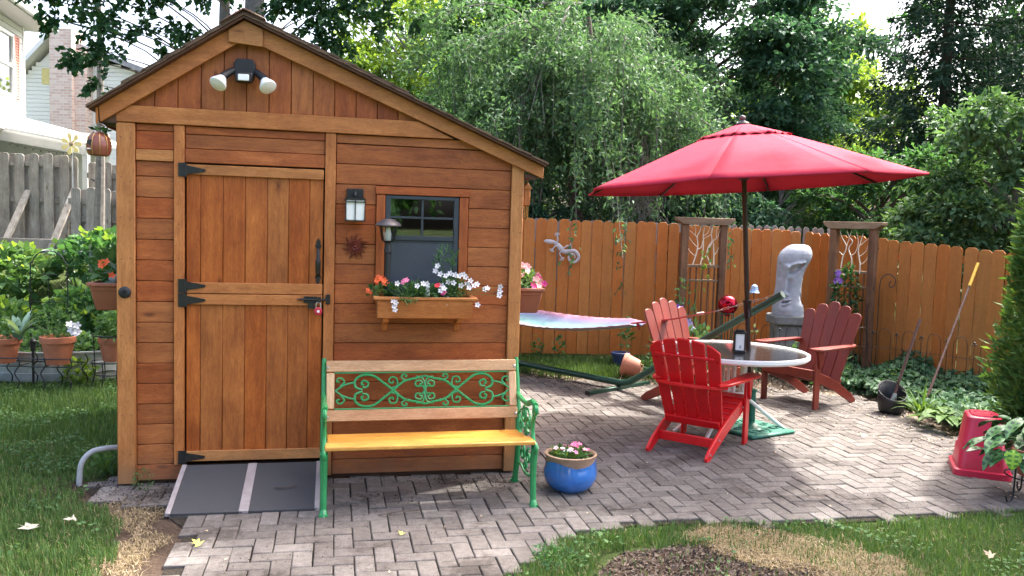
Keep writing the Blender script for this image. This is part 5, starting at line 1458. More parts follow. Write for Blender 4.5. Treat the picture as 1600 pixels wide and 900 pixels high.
for i in range(NU):
    for j in range(NV):
        q = i * (NV + 1) + j; F.append((q, q + 1, q + NV + 2, q + NV + 1))
cl = np_mesh('cloth', V, F, 'hammock_cloth', hm, uv=UV, smooth=True); m = cl.modifiers.new('t', 'SOLIDIFY'); m.thickness = .012
ring = Vector((1.93, 7.84, .93))
for j in range(7):
    s = j / 3 - 1
    a = K1 + sd * s * .07 + dh * .03
    MB().tube([a - oh, K1.lerp(ring, .5) + sd * s * .03 - oh + Vector((0, 0, -.012)), ring - oh], [.011, .009, .006], 6).build('end_cord', 'rope_red' if j < 5 else 'rope_white', hm)
MB().tube([K1.lerp(ring, .78) - oh, K1.lerp(ring, .86) - oh], .014, 8).build('binding', 'rope_white', hm)
b = MB(); 
for k in range(9):
    t = k / 9; p_ = ring.lerp(Tp + Vector((0, 0, .01)), t); p2 = ring.lerp(Tp + Vector((0, 0, .01)), t + .1)
    off = Vector((0, 0, .008)) if k % 2 else sd * .008
    b.tube([p_ + off - oh, p2 + off - oh, p2 - off - oh, p_ - off - oh], .0028, 5, closed=True)
b.build('chain', 'steel', hm)
MB().tube([K2 - oh, T2 - oh], .008, 6).build('end_cord', 'rope_white', hm)
foliage('tassel', 'needle_dark', hm, tuple(K1 - oh + Vector((0.02, -.04, -.05))), (.02, .02, .035), 40, .05, .008, up=-1) if False else None
MB().tube([K1 - oh + Vector((0, 0, .0)), K1 - oh + Vector((.01, -.03, -.06))], [.018, .012], 7).build('tassel', 'rope_red', hm)

# ---- pots by the fence
def pot(name, loc, r, h, mat, label, rot=None, soil=True, cat='flower pot', band=True):
    e = empty(name, loc, 0, label, cat)
    if rot: e.rotation_euler = rot
    MB().lathe([(r * .66, 0), (r * .92, h * .78)], 28).build('body', mat, e)
    MB().lathe([(r * .90, h * .775), (r * 1.0, h * .78), (r * 1.03, h * .98), (r * .99, h), (r * .90, h * .995), (r * .86, h * .86), (r * .60, h * .06), (.0001, h * .05)], 28, cap=False).build('rim', mat, e)
    if soil: MB().lathe([(r * .87, h * .87), (r * .5, h * .895), (.0001, h * .90)], 20).build('soil', 'soil', e)
    return e
pot('blue_plastic_pot', (1.36, 10.15, 0), .115, .17, 'blue_plastic', 'small dark blue plastic pot on the grass against the orange fence')
p = empty('climbing_vine', (1.45, 10.28, .1), 0, 'slim climbing vine beside the blue plastic pot on the orange fence', 'plant')
stems('stem', 'stem_green', p, (0, 0, 0), [(.02, .18, .45), (.0, .15, .30)], .004)
foliage('leaves', 'leaf_garden', p, (.02, .12, .26), (.06, .05, .22), 26, .10, .08)
pot('tipped_clay_pot', (1.50, 9.35, .10), .13, .22, 'terracotta_pale', 'pale clay pot tipped on its side on the grass behind the left brick red chair', rot=(R(0), R(78), R(-20 + 180)), soil=False)

# ---- wire edging fence
wf_ = empty('wire_edging_fence', (2.5, 9.35, 0), 0, 'low thin wire edging fence of arches and spikes running through the ground cover', 'edging fence')
pts = [(2.5, 9.35), (3.3, 9.25), (4.15, 9.35), (5.2, 8.1), (5.7, 7.6)]
dist = [0]
for a, b_ in zip(pts[:-1], pts[1:]): dist.append(dist[-1] + math.hypot(b_[0] - a[0], b_[1] - a[1]))
def along(s):
    x = np.interp(s, dist, [p[0] for p in pts]); y = np.interp(s, dist, [p[1] for p in pts]); return Vector((x - 2.5, y - 9.35, 0))
s = .05; arches = None
while s < dist[-1] - .25:
    A, B = along(s), along(s + .14); M_ = (A + B) / 2; h = .66
    P = [A, A + Vector((0, 0, h - .10)), A.lerp(B, .08) + Vector((0, 0, h - .04)), A.lerp(B, .25) + Vector((0, 0, h - .01)), M_ + Vector((0, 0, h)), A.lerp(B, .75) + Vector((0, 0, h - .01)), A.lerp(B, .92) + Vector((0, 0, h - .04)), B + Vector((0, 0, h - .10)), B]
    MB().tube(P, .0035, 5).build('arch', 'black_iron', wf_)
    C = along(s + .205); b = MB().tube([C, C + Vector((0, 0, h - .06))], .0035, 5); b.sphere(C + Vector((0, 0, h - .05)), .014, 6); b.sphere(C + Vector((.018, 0, h - .07)), .009, 6); b.sphere(C + Vector((-.018, 0, h - .07)), .009, 6)
    b.build('spike', 'black_iron', wf_)
    s += .27
for z in (.20, .44): MB().tube([along(d) + Vector((0, 0, z)) for d in np.linspace(0, dist[-1] - .05, 24)], .003, 5).build('wire', 'black_iron', wf_)

# ---- scuttle, shovel and leaning pole
sc2 = empty('coal_scuttle', (3.66, 7.86, 0), R(20), 'black metal bucket standing at the edge of the pavers', 'bucket')
prof = [(.085, 0), (.115, .03), (.125, .12), (.130, .22)]
b = MB().lathe(prof, 28)
n = 28; b.v = [(x, y, z + (.075 * math.cos(2 * math.pi * (i % n) / n - 1.2) if i // n == 3 else 0)) for i, (x, y, z) in enumerate(b.v)]
b.f = [f for f in b.f if len(f) == 4 or min(f) == 0]
o_ = b.build('body', 'black_iron', sc2); mm = o_.modifiers.new('t', 'SOLIDIFY'); mm.thickness = .004
MB().tube(spline([(-.12, 0, .16), (-.17, 0, .20), (-.15, 0, .28), (-.05, 0, .33), (.05, 0, .30), (.12, 0, .20)], 4), .004, 6).build('bail_handle', 'black_iron', sc2)
sv = empty('shovel', (3.66, 7.86, .05), 0, 'short dark handled shovel resting upright inside the black bucket', 'shovel')
MB().tube([(.03, .02, .12), (.33, .22, .84)], [.013, .015], 8).build('handle', 'shaft_wood', sv)
MB().tube([(.0, .0, .0), (.035, .025, .14)], [.05, .018], 8, M=Matrix.Diagonal((1, .5, 1, 1))).build('blade', 'steel', sv)
po = empty('leaning_pole', (4.20, 8.28, .05), 0, 'long worn wooden pole with a yellow grip leaning against the right fence', 'pole')
pv = Vector((5.03 - 4.20, 9.02 - 8.28, 1.35)); MB().tube([(0, 0, 0), tuple(pv * .84)], .013, 8).build('shaft', 'shaft_wood', po)
MB().tube([tuple(pv * .84), tuple(pv * 1.02)], .016, 10).build('grip', 'yellow_grip', po)

# ---- upturned red storage tote
tr = empty('red_storage_tote', (3.188, 5.816, 0), 0, 'upturned red plastic storage tote on the pavers at the right edge, behind the striped-leaf plant', 'storage box')
ux = Vector((.93, -.37, 0)); uy = Vector((.37, .93, 0)) ; uy = Vector((.36, .87, 0)).normalized()
def tp(a, b_, z, ins): return tuple(ux * (ins + a * (.36 - 2 * ins)) + uy * (ins + b_ * (.43 - 2 * ins)) + Vector((0, 0, z)))
def ringp(z, ins, k=4):
    P = []
    r = .05
    for cx, cy, a0 in ((0, 0, 180), (1, 0, 270), (1, 1, 0), (0, 1, 90)):
        for q in range(k + 1):
            a = R(a0 + 90 * q / k)
            x0 = ins + cx * (.36 - 2 * ins) + (r if cx == 0 else -r) + r * math.cos(a); y0 = ins + cy * (.43 - 2 * ins) + (r if cy == 0 else -r) + r * math.sin(a)
            P.append(tuple(ux * x0 + uy * y0 + Vector((0, 0, z))))
    return P
def loft(rings, cap_top=True):
    b = MB(); n = len(rings[0])
    for r_ in rings: b.v += r_
    for i in range(len(rings) - 1):
        for k in range(n): b.f.append([i * n + k, i * n + (k + 1) % n, (i + 1) * n + (k + 1) % n, (i + 1) * n + k])
    if cap_top: b.f.append([(len(rings) - 1) * n + k for k in range(n)])
    return b
loft([ringp(.05, .018), ringp(.17, .030), ringp(.19, .042), ringp(.395, .066), ringp(.414, .071), ringp(.421, .080)]).build('tub', 'red_plastic', tr)
loft([ringp(.0, .004), ringp(.0, -.006), ringp(.045, -.004), ringp(.052, .016)], False).build('flange', 'red_plastic', tr)
loft([ringp(.4215, .095), ringp(.430, .100), ringp(.430, .125), ringp(.424, .13)]).build('base_panel', 'red_plastic', tr)

# ---- striped-leaf plant on a wire stand
mp_ = empty('wire_plant_stand', (3.42, 5.30, 0), 0, 'thin dark wire plant stand under the striped-leaf plant', 'plant stand')
for a in (R(200), R(320), R(80)):
    c_, s_ = math.cos(a), math.sin(a)
    MB().tube(spline([(.13 * c_, .13 * s_, .30), (.16 * c_, .16 * s_, .30), (.17 * c_, .17 * s_, .06), (.19 * c_, .19 * s_, .012), (.22 * c_, .22 * s_, .012), (.235 * c_, .235 * s_, .05)], 4), .006, 7).build('leg', 'black_iron', mp_)
for r_, z in ((.15, .30), (.165, .16)):
    MB().tube([(r_ * math.cos(t), r_ * math.sin(t), z) for t in [2 * math.pi * i / 24 for i in range(24)]], .005, 6, closed=True).build('ring', 'black_iron', mp_)
pot('clay_pot', (3.42, 5.30, .165), .135, .17, 'terracotta_box', 'reddish pot in the wire stand under the striped-leaf plant')
mpl = empty('prayer_plant', (3.42, 5.30, .30), 0, 'plant with broad dark-striped green leaves and one lime yellow leaf, spilling over the red tote', 'plant')
lv = []
for i in range(84):
    a = rnd.uniform(0, 2 * math.pi); el = rnd.uniform(-.15, .9); r_ = rnd.uniform(.08, .30)
    base = (math.cos(a) * r_, math.sin(a) * r_ * .85, .02 + el * .22 + rnd.uniform(0, .06))
    d = Vector((math.cos(a), math.sin(a), rnd.uniform(-.7, .25)))
    broad_leaf('leaf', None, mpl, base, d, rnd.uniform(.13, .19), rnd.uniform(.085, .115), 'leaf_maranta')
broad_leaf('leaf', None, mpl, (-.24, -.16, .07), (-.25, -.35, -.85), .125, .10, 'leaf_maranta_lime', label='lime yellow leaf with dark stripes')
stems('stem', 'stem_green', mpl, (0, 0, 0), [(math.cos(a) * .2, math.sin(a) * .2, .12) for a in np.linspace(0, 6, 12)], .004, .04)

# ================================================================== LEFT GARDEN
def tub():
    e = empty('galvanised_tub', (-4.78, 8.50, 0), R(4), 'long oval galvanised metal tub planter behind the terracotta pots', 'planter')
    sx_, sy_ = .84, .46
    MB().lathe([(.93, 0), (.945, .02), (.95, .08), (.965, .085), (.95, .09), (.955, .18), (.97, .185), (.955, .19), (.965, .275), (.985, .285), (.985, .300), (.962, .302), (.94, .28), (.93, .235), (.0001, .235)], 48, sx=sx_, sy=sy_).build('tub_wall', 'galvanised', e)
    MB().lathe([(.93, .245), (.0001, .25)], 40, sx=sx_, sy=sy_).build('soil', 'soil', e)
tub()
p = empty('tub_greens', (-4.78, 8.50, .24), 0, 'low leafy greens filling the galvanised tub', 'plant')
foliage('leaves', 'leaf_garden', p, (0, 0, .08), (.72, .36, .12), 700, .08, .06)
ws = empty('long_plant_stand', (-4.55, 7.86, 0), R(2), 'low dark wire plant stand with curved legs holding two terracotta pots', 'plant stand')
for z, y0 in ((.225, -.15), (.225, .15), (.30, -.16)): MB().tube([(-.55, y0, z), (.42, y0, z)], .006, 6).build('rail', 'black_iron', ws)
for x in (-.55, -.30, -.06, .18, .42):
    for s_ in (-1, 1):
        MB().tube(spline([(x, .15 * s_, .31), (x + .02, .16 * s_, .24), (x - .03, .15 * s_, .16), (x + .015, .16 * s_, .08), (x, .17 * s_, 0)], 4), .006, 6).build('leg', 'black_iron', ws)
    MB().tube([(x, -.15, .225), (x, .15, .225)], .005, 6).build('crossbar', 'black_iron', ws)
pot('terracotta_pot', (-4.31, 7.86, .232), .155, .27, 'terracotta', 'terracotta pot on the wire stand, nearest the shed')
pot('terracotta_pot', (-4.84, 7.86, .232), .165, .24, 'terracotta', 'terracotta pot on the wire stand at the left frame edge')
wsr = empty('round_plant_stand', (-3.90, 8.05, 0), 0, 'round dark wire plant stand half hidden behind the shed corner', 'plant stand')
for r_, z in ((.17, .24), (.15, .12), (.165, .50)): MB().tube([(r_ * math.cos(t), r_ * math.sin(t), z) for t in [2 * math.pi * i / 24 for i in range(24)]], .006, 6, closed=True).build('ring', 'black_iron', wsr)
for k in range(8):
    a = k * math.pi / 4; MB().tube([(.17 * math.cos(a), .17 * math.sin(a), .50 if k % 4 == 0 else .24), (.15 * math.cos(a), .15 * math.sin(a), .12), (.18 * math.cos(a), .18 * math.sin(a), 0)], .005, 6).build('leg', 'black_iron', wsr)
pot('terracotta_pot', (-3.88, 8.05, .245), .13, .23, 'terracotta', 'terracotta pot on the round stand beside the left shed corner')
p = empty('potted_basil', (-3.86, 8.05, .45), 0, 'bushy green herb in the terracotta pot beside the left shed corner', 'plant'); foliage('leaves', 'leaf_garden', p, (0, 0, .12), (.17, .15, .15), 260, .075, .045); stems('stem', 'stem_green', p, (0, 0, -.03), [(.05, 0, .15), (-.06, 0, .18), (0, .04, .2)])
p = empty('potted_seedlings', (-4.31, 7.86, .47), 0, 'wispy green plant with one white bloom in the terracotta pot nearest the shed', 'flower')
foliage('leaves', 'leaf_garden', p, (0, 0, .16), (.20, .13, .16), 220, .055, .03); stems('stem', 'stem_green', p, (0, 0, -.03), [(rnd.uniform(-.15, .15), rnd.uniform(-.08, .08), rnd.uniform(.15, .35)) for _ in range(12)])
for k in range(9): flower(p, (.20 + rnd.uniform(-.04, .05), -.10, .12 + rnd.uniform(-.05, .05)), .038, 'petal_white')
p = empty('potted_kale', (-4.80, 7.86, .44), 0, 'blue-green kale leaves rising from the terracotta pot at the left frame edge', 'plant')
arch_blades('leaves', 'leaf_blue', p, (.12, 0, 0), 16, .42, .085, spread=.8)
foliage('low_leaves', 'leaf_garden', p, (-.05, 0, .10), (.16, .12, .10), 140, .05, .03)
ar = empty('arched_trellis', (-4.87, 8.72, 0), R(3), 'thin black wire arched garden trellis standing among the vegetable vines', 'trellis')
MB().tube(spline([(-.19, 0, 0), (-.19, 0, 1.0), (-.17, 0, 1.15), (-.10, 0, 1.24), (0, 0, 1.27), (.10, 0, 1.24), (.17, 0, 1.15), (.19, 0, 1.0), (.19, 0, 0)], 5), .006, 6).build('arch', 'black_iron', ar)
for z in (.45, .73, 1.02): MB().tube([(-.19, 0, z), (.19, 0, z)], .004, 6).build('crossbar', 'black_iron', ar)
MB().tube([(0, 0, .2), (0, 0, 1.02)], .004, 6).build('upright', 'black_iron', ar)
tb2 = empty('thin_garden_lamp', (-4.60, 7.95, 0), 0, 'short black stake light between the two terracotta pots', 'garden lamp'); MB().lathe([(.012, 0), (.012, .33), (.022, .34), (.026, .42), (.035, .43), (.010, .46), (.0001, .46)], 12).build('stake', 'black_plastic', tb2)
# vegetable vines
for i, (x, y, rx, ry, h, n, lab) in enumerate([
    (-5.6, 9.0, .55, .45, .55, 900, 'large leafy squash vine mounded behind the left end of the tub'),
    (-4.75, 9.3, .50, .40, .60, 1000, 'leafy green vine climbing behind the arched trellis'),
    (-4.0, 9.0, .42, .40, .52, 800, 'leafy vegetable plant between the trellis and the shed'),
    (-3.4, 9.6, .45, .45, .60, 700, 'tall leafy plant close to the left shed wall behind the round stand'),
    (-6.4, 10.3, .7, .5, .62, 900, 'broad-leaved vine at the far left below the grey fence'),
    (-5.2, 10.7, .7, .5, .60, 900, 'broad-leaved vine below the grey fence in the middle of the bed'),
    (-4.2, 10.9, .6, .5, .72, 800, 'broad-leaved vine below the grey fence close to the shed')]):
    zb = float(gh(x, y)); p = empty('vegetable_vine', (x, y, zb), 0, lab, 'plant', 'vegetable vines in the left bed')
    foliage('leaves', 'leaf_garden' if i % 2 == 0 else 'leaf_mid', p, (0, 0, h * .62), (rx, ry, h * .55), n, .12, .10, up=.5, shell=.5)
    foliage('young_leaves', 'leaf_bright', p, (0, 0, h * .8), (rx, ry, h * .5), n // 6, .10, .08, up=.6, shell=.6)
    stems('stem', 'stem_green', p, (0, 0, 0), [(rnd.uniform(-rx, rx), rnd.uniform(-ry, ry), rnd.uniform(.5, 1.25) * h) for _ in range(16)], .006, .05)
p = empty('tall_shoot', (-4.15, 10.2, float(gh(-4.15, 10.2))), 0, 'tall thin shoot with pale heart-shaped leaves rising in front of the grey fence', 'plant')
foliage('leaves', 'leaf_bright', p, (0, 0, .95), (.12, .08, .4), 20, .14, .11); stems('stem', 'stem_green', p, (0, 0, 0), [(0, 0, .9), (.05, 0, 1.35)], .005)
p = empty('basil_plant', (-4.25, 8.12, 0), 0, 'low bright green plant on the grass between pot and tub', 'plant'); foliage('leaves', 'leaf_bright', p, (0, 0, .12), (.16, .10, .12), 90, .09, .06)
# chain link top rail
cl_ = empty('chain_link_fence', (-7.2, 10.6, 0), R(1.5), 'low chain link fence with a grey pipe top rail behind the vegetable bed', 'fence')
MB().tube([(0, 0, 1.17), (3.6, 0, 1.17)], .024, 10).build('top_rail', 'conduit_grey', cl_)
for x in (.05, 1.8, 3.5): MB().tube([(x, 0, .3), (x, 0, 1.2)], .028, 10).build('post', 'conduit_grey', cl_)
b = MB(); 
for k in range(44):
    x = k * .085
    P = [(x + (.0425 if q % 2 else 0), (.006 if q % 2 else -.006), 1.16 - q * .045) for q in range(16)]
    b.tube(P, .0022, 3); b.tube([(px_ if i % 2 == 0 else px_ - .085, py_, pz_) for i, (px_, py_, pz_) in enumerate(P)], .0022, 3)
tag(b.build('wire_mesh', 'steel', cl_, smooth=False), kind='stuff')

# grey board fence at the left
def grey_run(x0, y0, x1, y1, zt0, zt1, zb, label):
    e = empty('grey_fence', (x0, y0, 0), 0, label, 'fence'); L = math.hypot(x1 - x0, y1 - y0); a = math.atan2(y1 - y0, x1 - x0); n = round(L / .215)
    for i in range(n):
        t = (i + .5) / n; zt = zt0 + (zt1 - zt0) * t
        c_, s_ = math.cos(a), math.sin(a); d = L * t
        picket(e, d * c_ + .03 * s_, d * s_ - .03 * c_, a, round(zt - zb + rnd.uniform(-.02, .02), 2), w=.138, mat='fence_grey', z0=zb)
        picket(e, (d + .107) * c_ - .03 * s_, (d + .107) * s_ + .03 * c_, a, round(zt - zb - .02, 2), w=.138, mat='fence_grey', z0=zb)
    for z in (zb + .12, (zb + zt0) / 2, zt0 - .2):
        o_ = MB().box(0, L, -.019, .019, -.045, .045).build('rail', 'fence_grey_x', e); o_.matrix_local = Matrix.Translation((0, 0, z)) @ Matrix.Rotation(a, 4, 'Z')
    return e
grey_run(-10.2, 12.75, -6.88, 13.0, 2.62, 2.56, 1.12, 'weathered grey board-on-board fence at the far left in front of the white house')
grey_run(-6.95, 13.6, -4.2, 13.8, 2.49, 2.46, 1.0, 'farther low section of weathered grey fence beside the shed eave')
grey_run(-6.70, 12.55, -4.5, 12.75, 2.05, 2.03, 1.12, 'lower nearer section of weathered grey fence right of the leaning braces')
box('kickboard', -10.2, -4.4, 12.44, 12.48, 1.0, 1.27, 'fence_grey_x', None, .003)
tag(bpy.data.objects['kickboard'], 'long grey board along the foot of the left grey fence', 'board')
for x, z1, lab in ((-7.62, 1.98, 'grey plank brace leaning on the left fence, nearer the frame edge'), (-6.90, 2.02, 'grey plank brace leaning on the left fence, nearer the shed')):
    br = MB().add([(-.05, -.02, 0), (.05, -.02, 0), (.05, .02, 0), (-.05, .02, 0), (.04, .55, z1 - 1.05), (.14, .55, z1 - 1.05), (.14, .59, z1 - 1.05), (.04, .59, z1 - 1.05)], [[0, 3, 2, 1], [4, 5, 6, 7], [0, 1, 5, 4], [1, 2, 6, 5], [2, 3, 7, 6], [3, 0, 4, 7]])
    tag(br.build('fence_brace', 'fence_grey', None, loc=(x, 12.38, 1.08)), lab, 'brace')
bd = empty('metal_bird', (-6.22, 12.50, 2.16), 0, 'small black bird shape perched on the lower grey fence section', 'bird ornament')
b = MB().sphere((0, 0, 0), .035, 10, sx=1.6); b.sphere((.05, 0, .03), .02, 8); b.tube([(-.05, 0, 0), (-.12, 0, .03)], [.018, .006], 6); b.tube([(.065, 0, .03), (.09, 0, .028)], [.007, .001], 6); b.tube([(0, 0, -.03), (0, 0, -.11)], .005, 5); b.build('body', 'black_iron', bd)
pw = empty('pinwheel_flower', (-6.77, 12.80, 1.2), 0, 'pale yellow metal pinwheel flower on a stake behind the left grey fence', 'garden ornament')
MB().tube([(0, 0, 0), (0, 0, 1.5)], .008, 6).build('stake', 'galvanised', pw)
for k in range(7):
    a = 2 * math.pi * k / 7
    MB().prism([(math.cos(a + w) * r_, math.sin(a + w) * r_ + 1.52) for r_, w in ((.03, -.2), (.13, -.30), (.16, -.1), (.165, .1), (.13, .30), (.03, .2))], -.032, -.026).build('petal', 'yellow_petal', pw)
MB().sphere((0, -.03, 1.52), .035, 10).build('hub', 'straw', pw)

# ================================================================== HOUSES
def window_unit(parent, M, w, h, name='window'):
    e = bpy.data.objects.new(name, None); COL.objects.link(e); e.parent = parent; e.matrix_local = M
    b = MB()
    for q in ((-w / 2, -w / 2 + .06, 0, h), (w / 2 - .06, w / 2, 0, h), (-w / 2 + .06, w / 2 - .06, 0, .06), (-w / 2 + .06, w / 2 - .06, h - .06, h), (-w / 2 + .06, w / 2 - .06, h / 2 - .025, h / 2 + .025)):
        b.box(q[0], q[1], -.04, .02, q[2], q[3])
    b.build('frame', 'white_paint', e)
    MB().box(-w / 2 + .06, w / 2 - .06, -.005, .0, .06, h - .06).build('pane', 'window_glass', e)
    MB().box(-w / 2 + .05, w / 2 - .05, .025, .03, .05, h - .05).build('blind', 'dark_interior', e)
    return e
# house at the left edge: wall runs away from the camera
h1 = empty('white_house', (-9.36, 16.0, 0), 0, 'white clapboard house at the left edge with a pink shutter beside its upper window', 'house')
wa = math.atan2(1, -.24)             # direction of the receding wall
Mw = Matrix.Rotation(wa - math.pi, 4, 'Z')   # local x runs from the far corner back toward the camera, outside is -y... checked below
dirw = Vector((.24, -1, 0)).normalized(); outw = Vector((1, .24, 0)).normalized()
def hw(s, o_, z): return dirw * s + outw * o_ + Vector((0, 0, z))
for k in range(19):
    z = 3.13 + k * .105
    b = MB(); c = [hw(0, .0, z), hw(6, .0, z), hw(6, -.02, z), hw(0, -.02, z), hw(0, -.010, z + .092), hw(6, -.014, z + .092), hw(6, -.02, z + .092), hw(0, -.02, z + .092)]
    b.add(c, [[0, 3, 2, 1], [4, 5, 6, 7], [0, 1, 5, 4], [1, 2, 6, 5], [2, 3, 7, 6], [3, 0, 4, 7]]); b.build('siding_board', 'white_siding', h1, smooth=False)
def hbox(name, s0, s1, o0, o1, z0, z1, mat, par=None):
    b = MB(); c = [hw(s0, o0, z0), hw(s1, o0, z0), hw(s1, o1, z0), hw(s0, o1, z0), hw(s0, o0, z1), hw(s1, o0, z1), hw(s1, o1, z1), hw(s0, o1, z1)]
    b.add(c, [[0, 3, 2, 1], [4, 5, 6, 7], [0, 1, 5, 4], [1, 2, 6, 5], [2, 3, 7, 6], [3, 0, 4, 7]]); return b.build(name, mat, par or h1)
hbox('upper_wall', 0, 6, -6, -.021, 3.10, 5.13, 'grey_trim'); hbox('lower_wall', .3, 6, -6, -.5, 0, 3.10, 'weathered_panel')
hbox('corner_trim', -.012, .07, -.03, .012, 3.10, 5.13, 'white_paint'); hbox('eave', -.35, 6, -6, .42, 5.131, 5.20, 'grey_trim'); hbox('gutter', -.36, 6, .40, .50, 5.16, 5.28, 'weathered_panel')
b = MB(); c = [hw(-.4, .46, 5.26), hw(6, .46, 5.26), hw(6, -3, 6.9), hw(-.4, -3, 6.9), hw(-.4, -6.4, 5.2), hw(6, -6.4, 5.2)]
b.add(c, [[0, 1, 2, 3], [3, 2, 5, 4], [0, 3, 4], [1, 5, 2]]); b.build('roof', 'house_roof', h1, smooth=False)
Mwin = Matrix.Translation(hw(1.12, .0, 3.72)) @ Matrix((( -dirw.x, -outw.x, 0, 0), (-dirw.y, -outw.y, 0, 0), (0, 0, 1, 0), (0, 0, 0, 1)))
w_ = window_unit(h1, Mwin, .95, 1.15)
shu = bpy.data.objects.new('shutter', None); COL.objects.link(shu); shu.parent = h1
hbox('shutter_frame', .34, .40, .001, .035, 3.72, 4.86, 'pink_shutter').parent = shu
for s0 in (.56,): hbox('shutter_frame', s0, s0 + .06, .001, .035, 3.72, 4.86, 'pink_shutter').parent = shu
z = 3.74
while z < 4.84: hbox('louvre', .401, .559, .006, .028, z, z + .035, 'pink_shutter').parent = shu; z += .05
# low lean-to in front
l1 = empty('lean_to_porch', (-9.1, 15.2, 0), 0, 'low greyish porch with a pale fabric edged roof below the white house', 'porch')
box('back_wall', -1.2, 1.3, .8, .9, 0, 3.2, 'weathered_panel', l1, 0)
MB().add([(-1.3, -.6, 3.30), (1.35, .1, 2.86), (1.55, 1.2, 2.95), (-1.3, 1.2, 3.6), (-1.3, -.6, 3.38), (1.35, .1, 2.94), (1.55, 1.2, 3.02), (-1.3, 1.2, 3.68)], [[0, 3, 2, 1], [4, 5, 6, 7], [0, 1, 5, 4], [1, 2, 6, 5], [2, 3, 7, 6], [3, 0, 4, 7]]).build('roof', 'weathered_panel', l1, bevel=.01)
MB().add([(-1.3, -.62, 3.10), (1.35, .08, 2.72), (1.35, .08, 2.90), (-1.3, -.62, 3.32)], [[0, 1, 2, 3], [3, 2, 1, 0]]).build('valance', 'white_siding', l1, smooth=False)
for x, y in ((-1.1, -.5), (1.25, .12)): box('post', x - .05, x + .05, y - .05, y + .05, 0, 2.9, 'weathered_panel', l1, .004)
b = MB()
for k in range(9): b.sphere((.1 + k * .12, -.28 + k * .032, 2.86 - k * .016 - .03 * math.sin(math.pi * k / 8)), .018, 6)
b.tube([(.1 + k * .12, -.28 + k * .032, 2.88 - k * .016 - .03 * math.sin(math.pi * k / 8)) for k in range(9)], .004, 4); b.build('string_lights', 'black_iron', l1)
# second house with brick chimney
h2 = empty('cream_house', (-12.8, 24.0, 0), R(0), 'cream sided house with a brick chimney between the white house and the shed roof', 'house')
b = MB(); 
def gable(x0, x1, xp, ze, zp, y0, y1): return MB().prism([(x0, 0), (x1, 0), (x1, ze), (xp, zp), (x0, ze)], y0, y1)
gable(-1.5, 3.6, -.4, 5.2, 6.35, .05, 6).build('wall', 'cream_siding', h2)
for k in range(48):
    z = .4 + k * .115
    x1 = 3.6; x0 = -1.5
    if z > 5.2: f = (z - 5.2) / 1.15; x0 = -1.5 + 1.1 * f; x1 = 3.6 - 4.0 * f
    if x1 - x0 < .2: break
    box('siding_board', x0, x1, .022, .048, z, z + .104, 'cream_siding', h2, 0)
MB().add([(-1.9, -.3, 4.95), (-.4, -.3, 6.55), (-.4, 6.3, 6.55), (-1.9, 6.3, 4.95), (-1.9, -.3, 5.1), (-.4, -.3, 6.7), (-.4, 6.3, 6.7), (-1.9, 6.3, 5.1)], [[0, 3, 2, 1], [4, 5, 6, 7], [0, 1, 5, 4], [1, 2, 6, 5], [2, 3, 7, 6], [3, 0, 4, 7]]).build('roof', 'white_siding', h2)
MB().add([(-.4, -.3, 6.551), (4.2, -.3, 5.0), (4.2, 6.3, 5.0), (-.4, 6.3, 6.551), (-.4, -.3, 6.70), (4.2, -.3, 5.15), (4.2, 6.3, 5.15), (-.4, 6.3, 6.70)], [[0, 1, 2, 3], [4, 7, 6, 5], [0, 4, 5, 1], [1, 5, 6, 2], [2, 6, 7, 3], [3, 7, 4, 0]]).build('roof', 'house_roof', h2)
ch = box('chimney', -.22, .40, -.55, .02, 0, 6.75, 'chimney_brick', h2, 0); box('chimney', .401, .70, -.40, .02, 0, 6.2, 'chimney_brick', h2, 0)
box('vent', -.75, -.50, .005, .028, 5.3, 5.75, 'yellow_petal', h2, .003)
window_unit(h2, Matrix.Translation((1.9, .02, 1.9)), .9, 1.2); window_unit(h2, Matrix.Translation((2.9, .02, 1.9)), .9, 1.2)

# ================================================================== TREES
def limbs(parent, base, h, tr, clumps, bark, lean=(0, 0), name='trunk', nl=40, top=1.0, lr=.05):
    """tapered, slightly crooked trunk and limbs that reach the leaf clumps"""
    P = []; N = 10
    for i in range(N + 1):
        t = i / N; P.append(Vector((base[0] + lean[0] * t + .10 * tr * 4 * math.sin(3 * t + base[0]), base[1] + lean[1] * t + .08 * tr * 4 * math.sin(4 * t + 1), base[2] + h * t)))
    MB().tube(P, [tr * (1.25 if i == 0 else 1) * (1 - .75 * i / N) for i in range(N + 1)], 10).build('trunk', bark, parent)
    b = MB()
    for c in clumps[:nl]:
        c = Vector(c); t = min(.98, max(.12, (c.z - base[2] - .25 * abs(c.x - P[5].x)) / h * .85)); i = min(N - 1, int(t * N)); a = P[i].lerp(P[i + 1], t * N - i)
        m = a.lerp(c, .5) + Vector((0, 0, .12 * (c - a).length))
        r = lr * (1 - .5 * t)
        b.tube(spline([a, m, c], 4), [r] + [r * .8] * 3 + [r * .55] * 2 + [r * .4] * 2 + [r * .2], 5)
    b.build('limb', bark, parent)
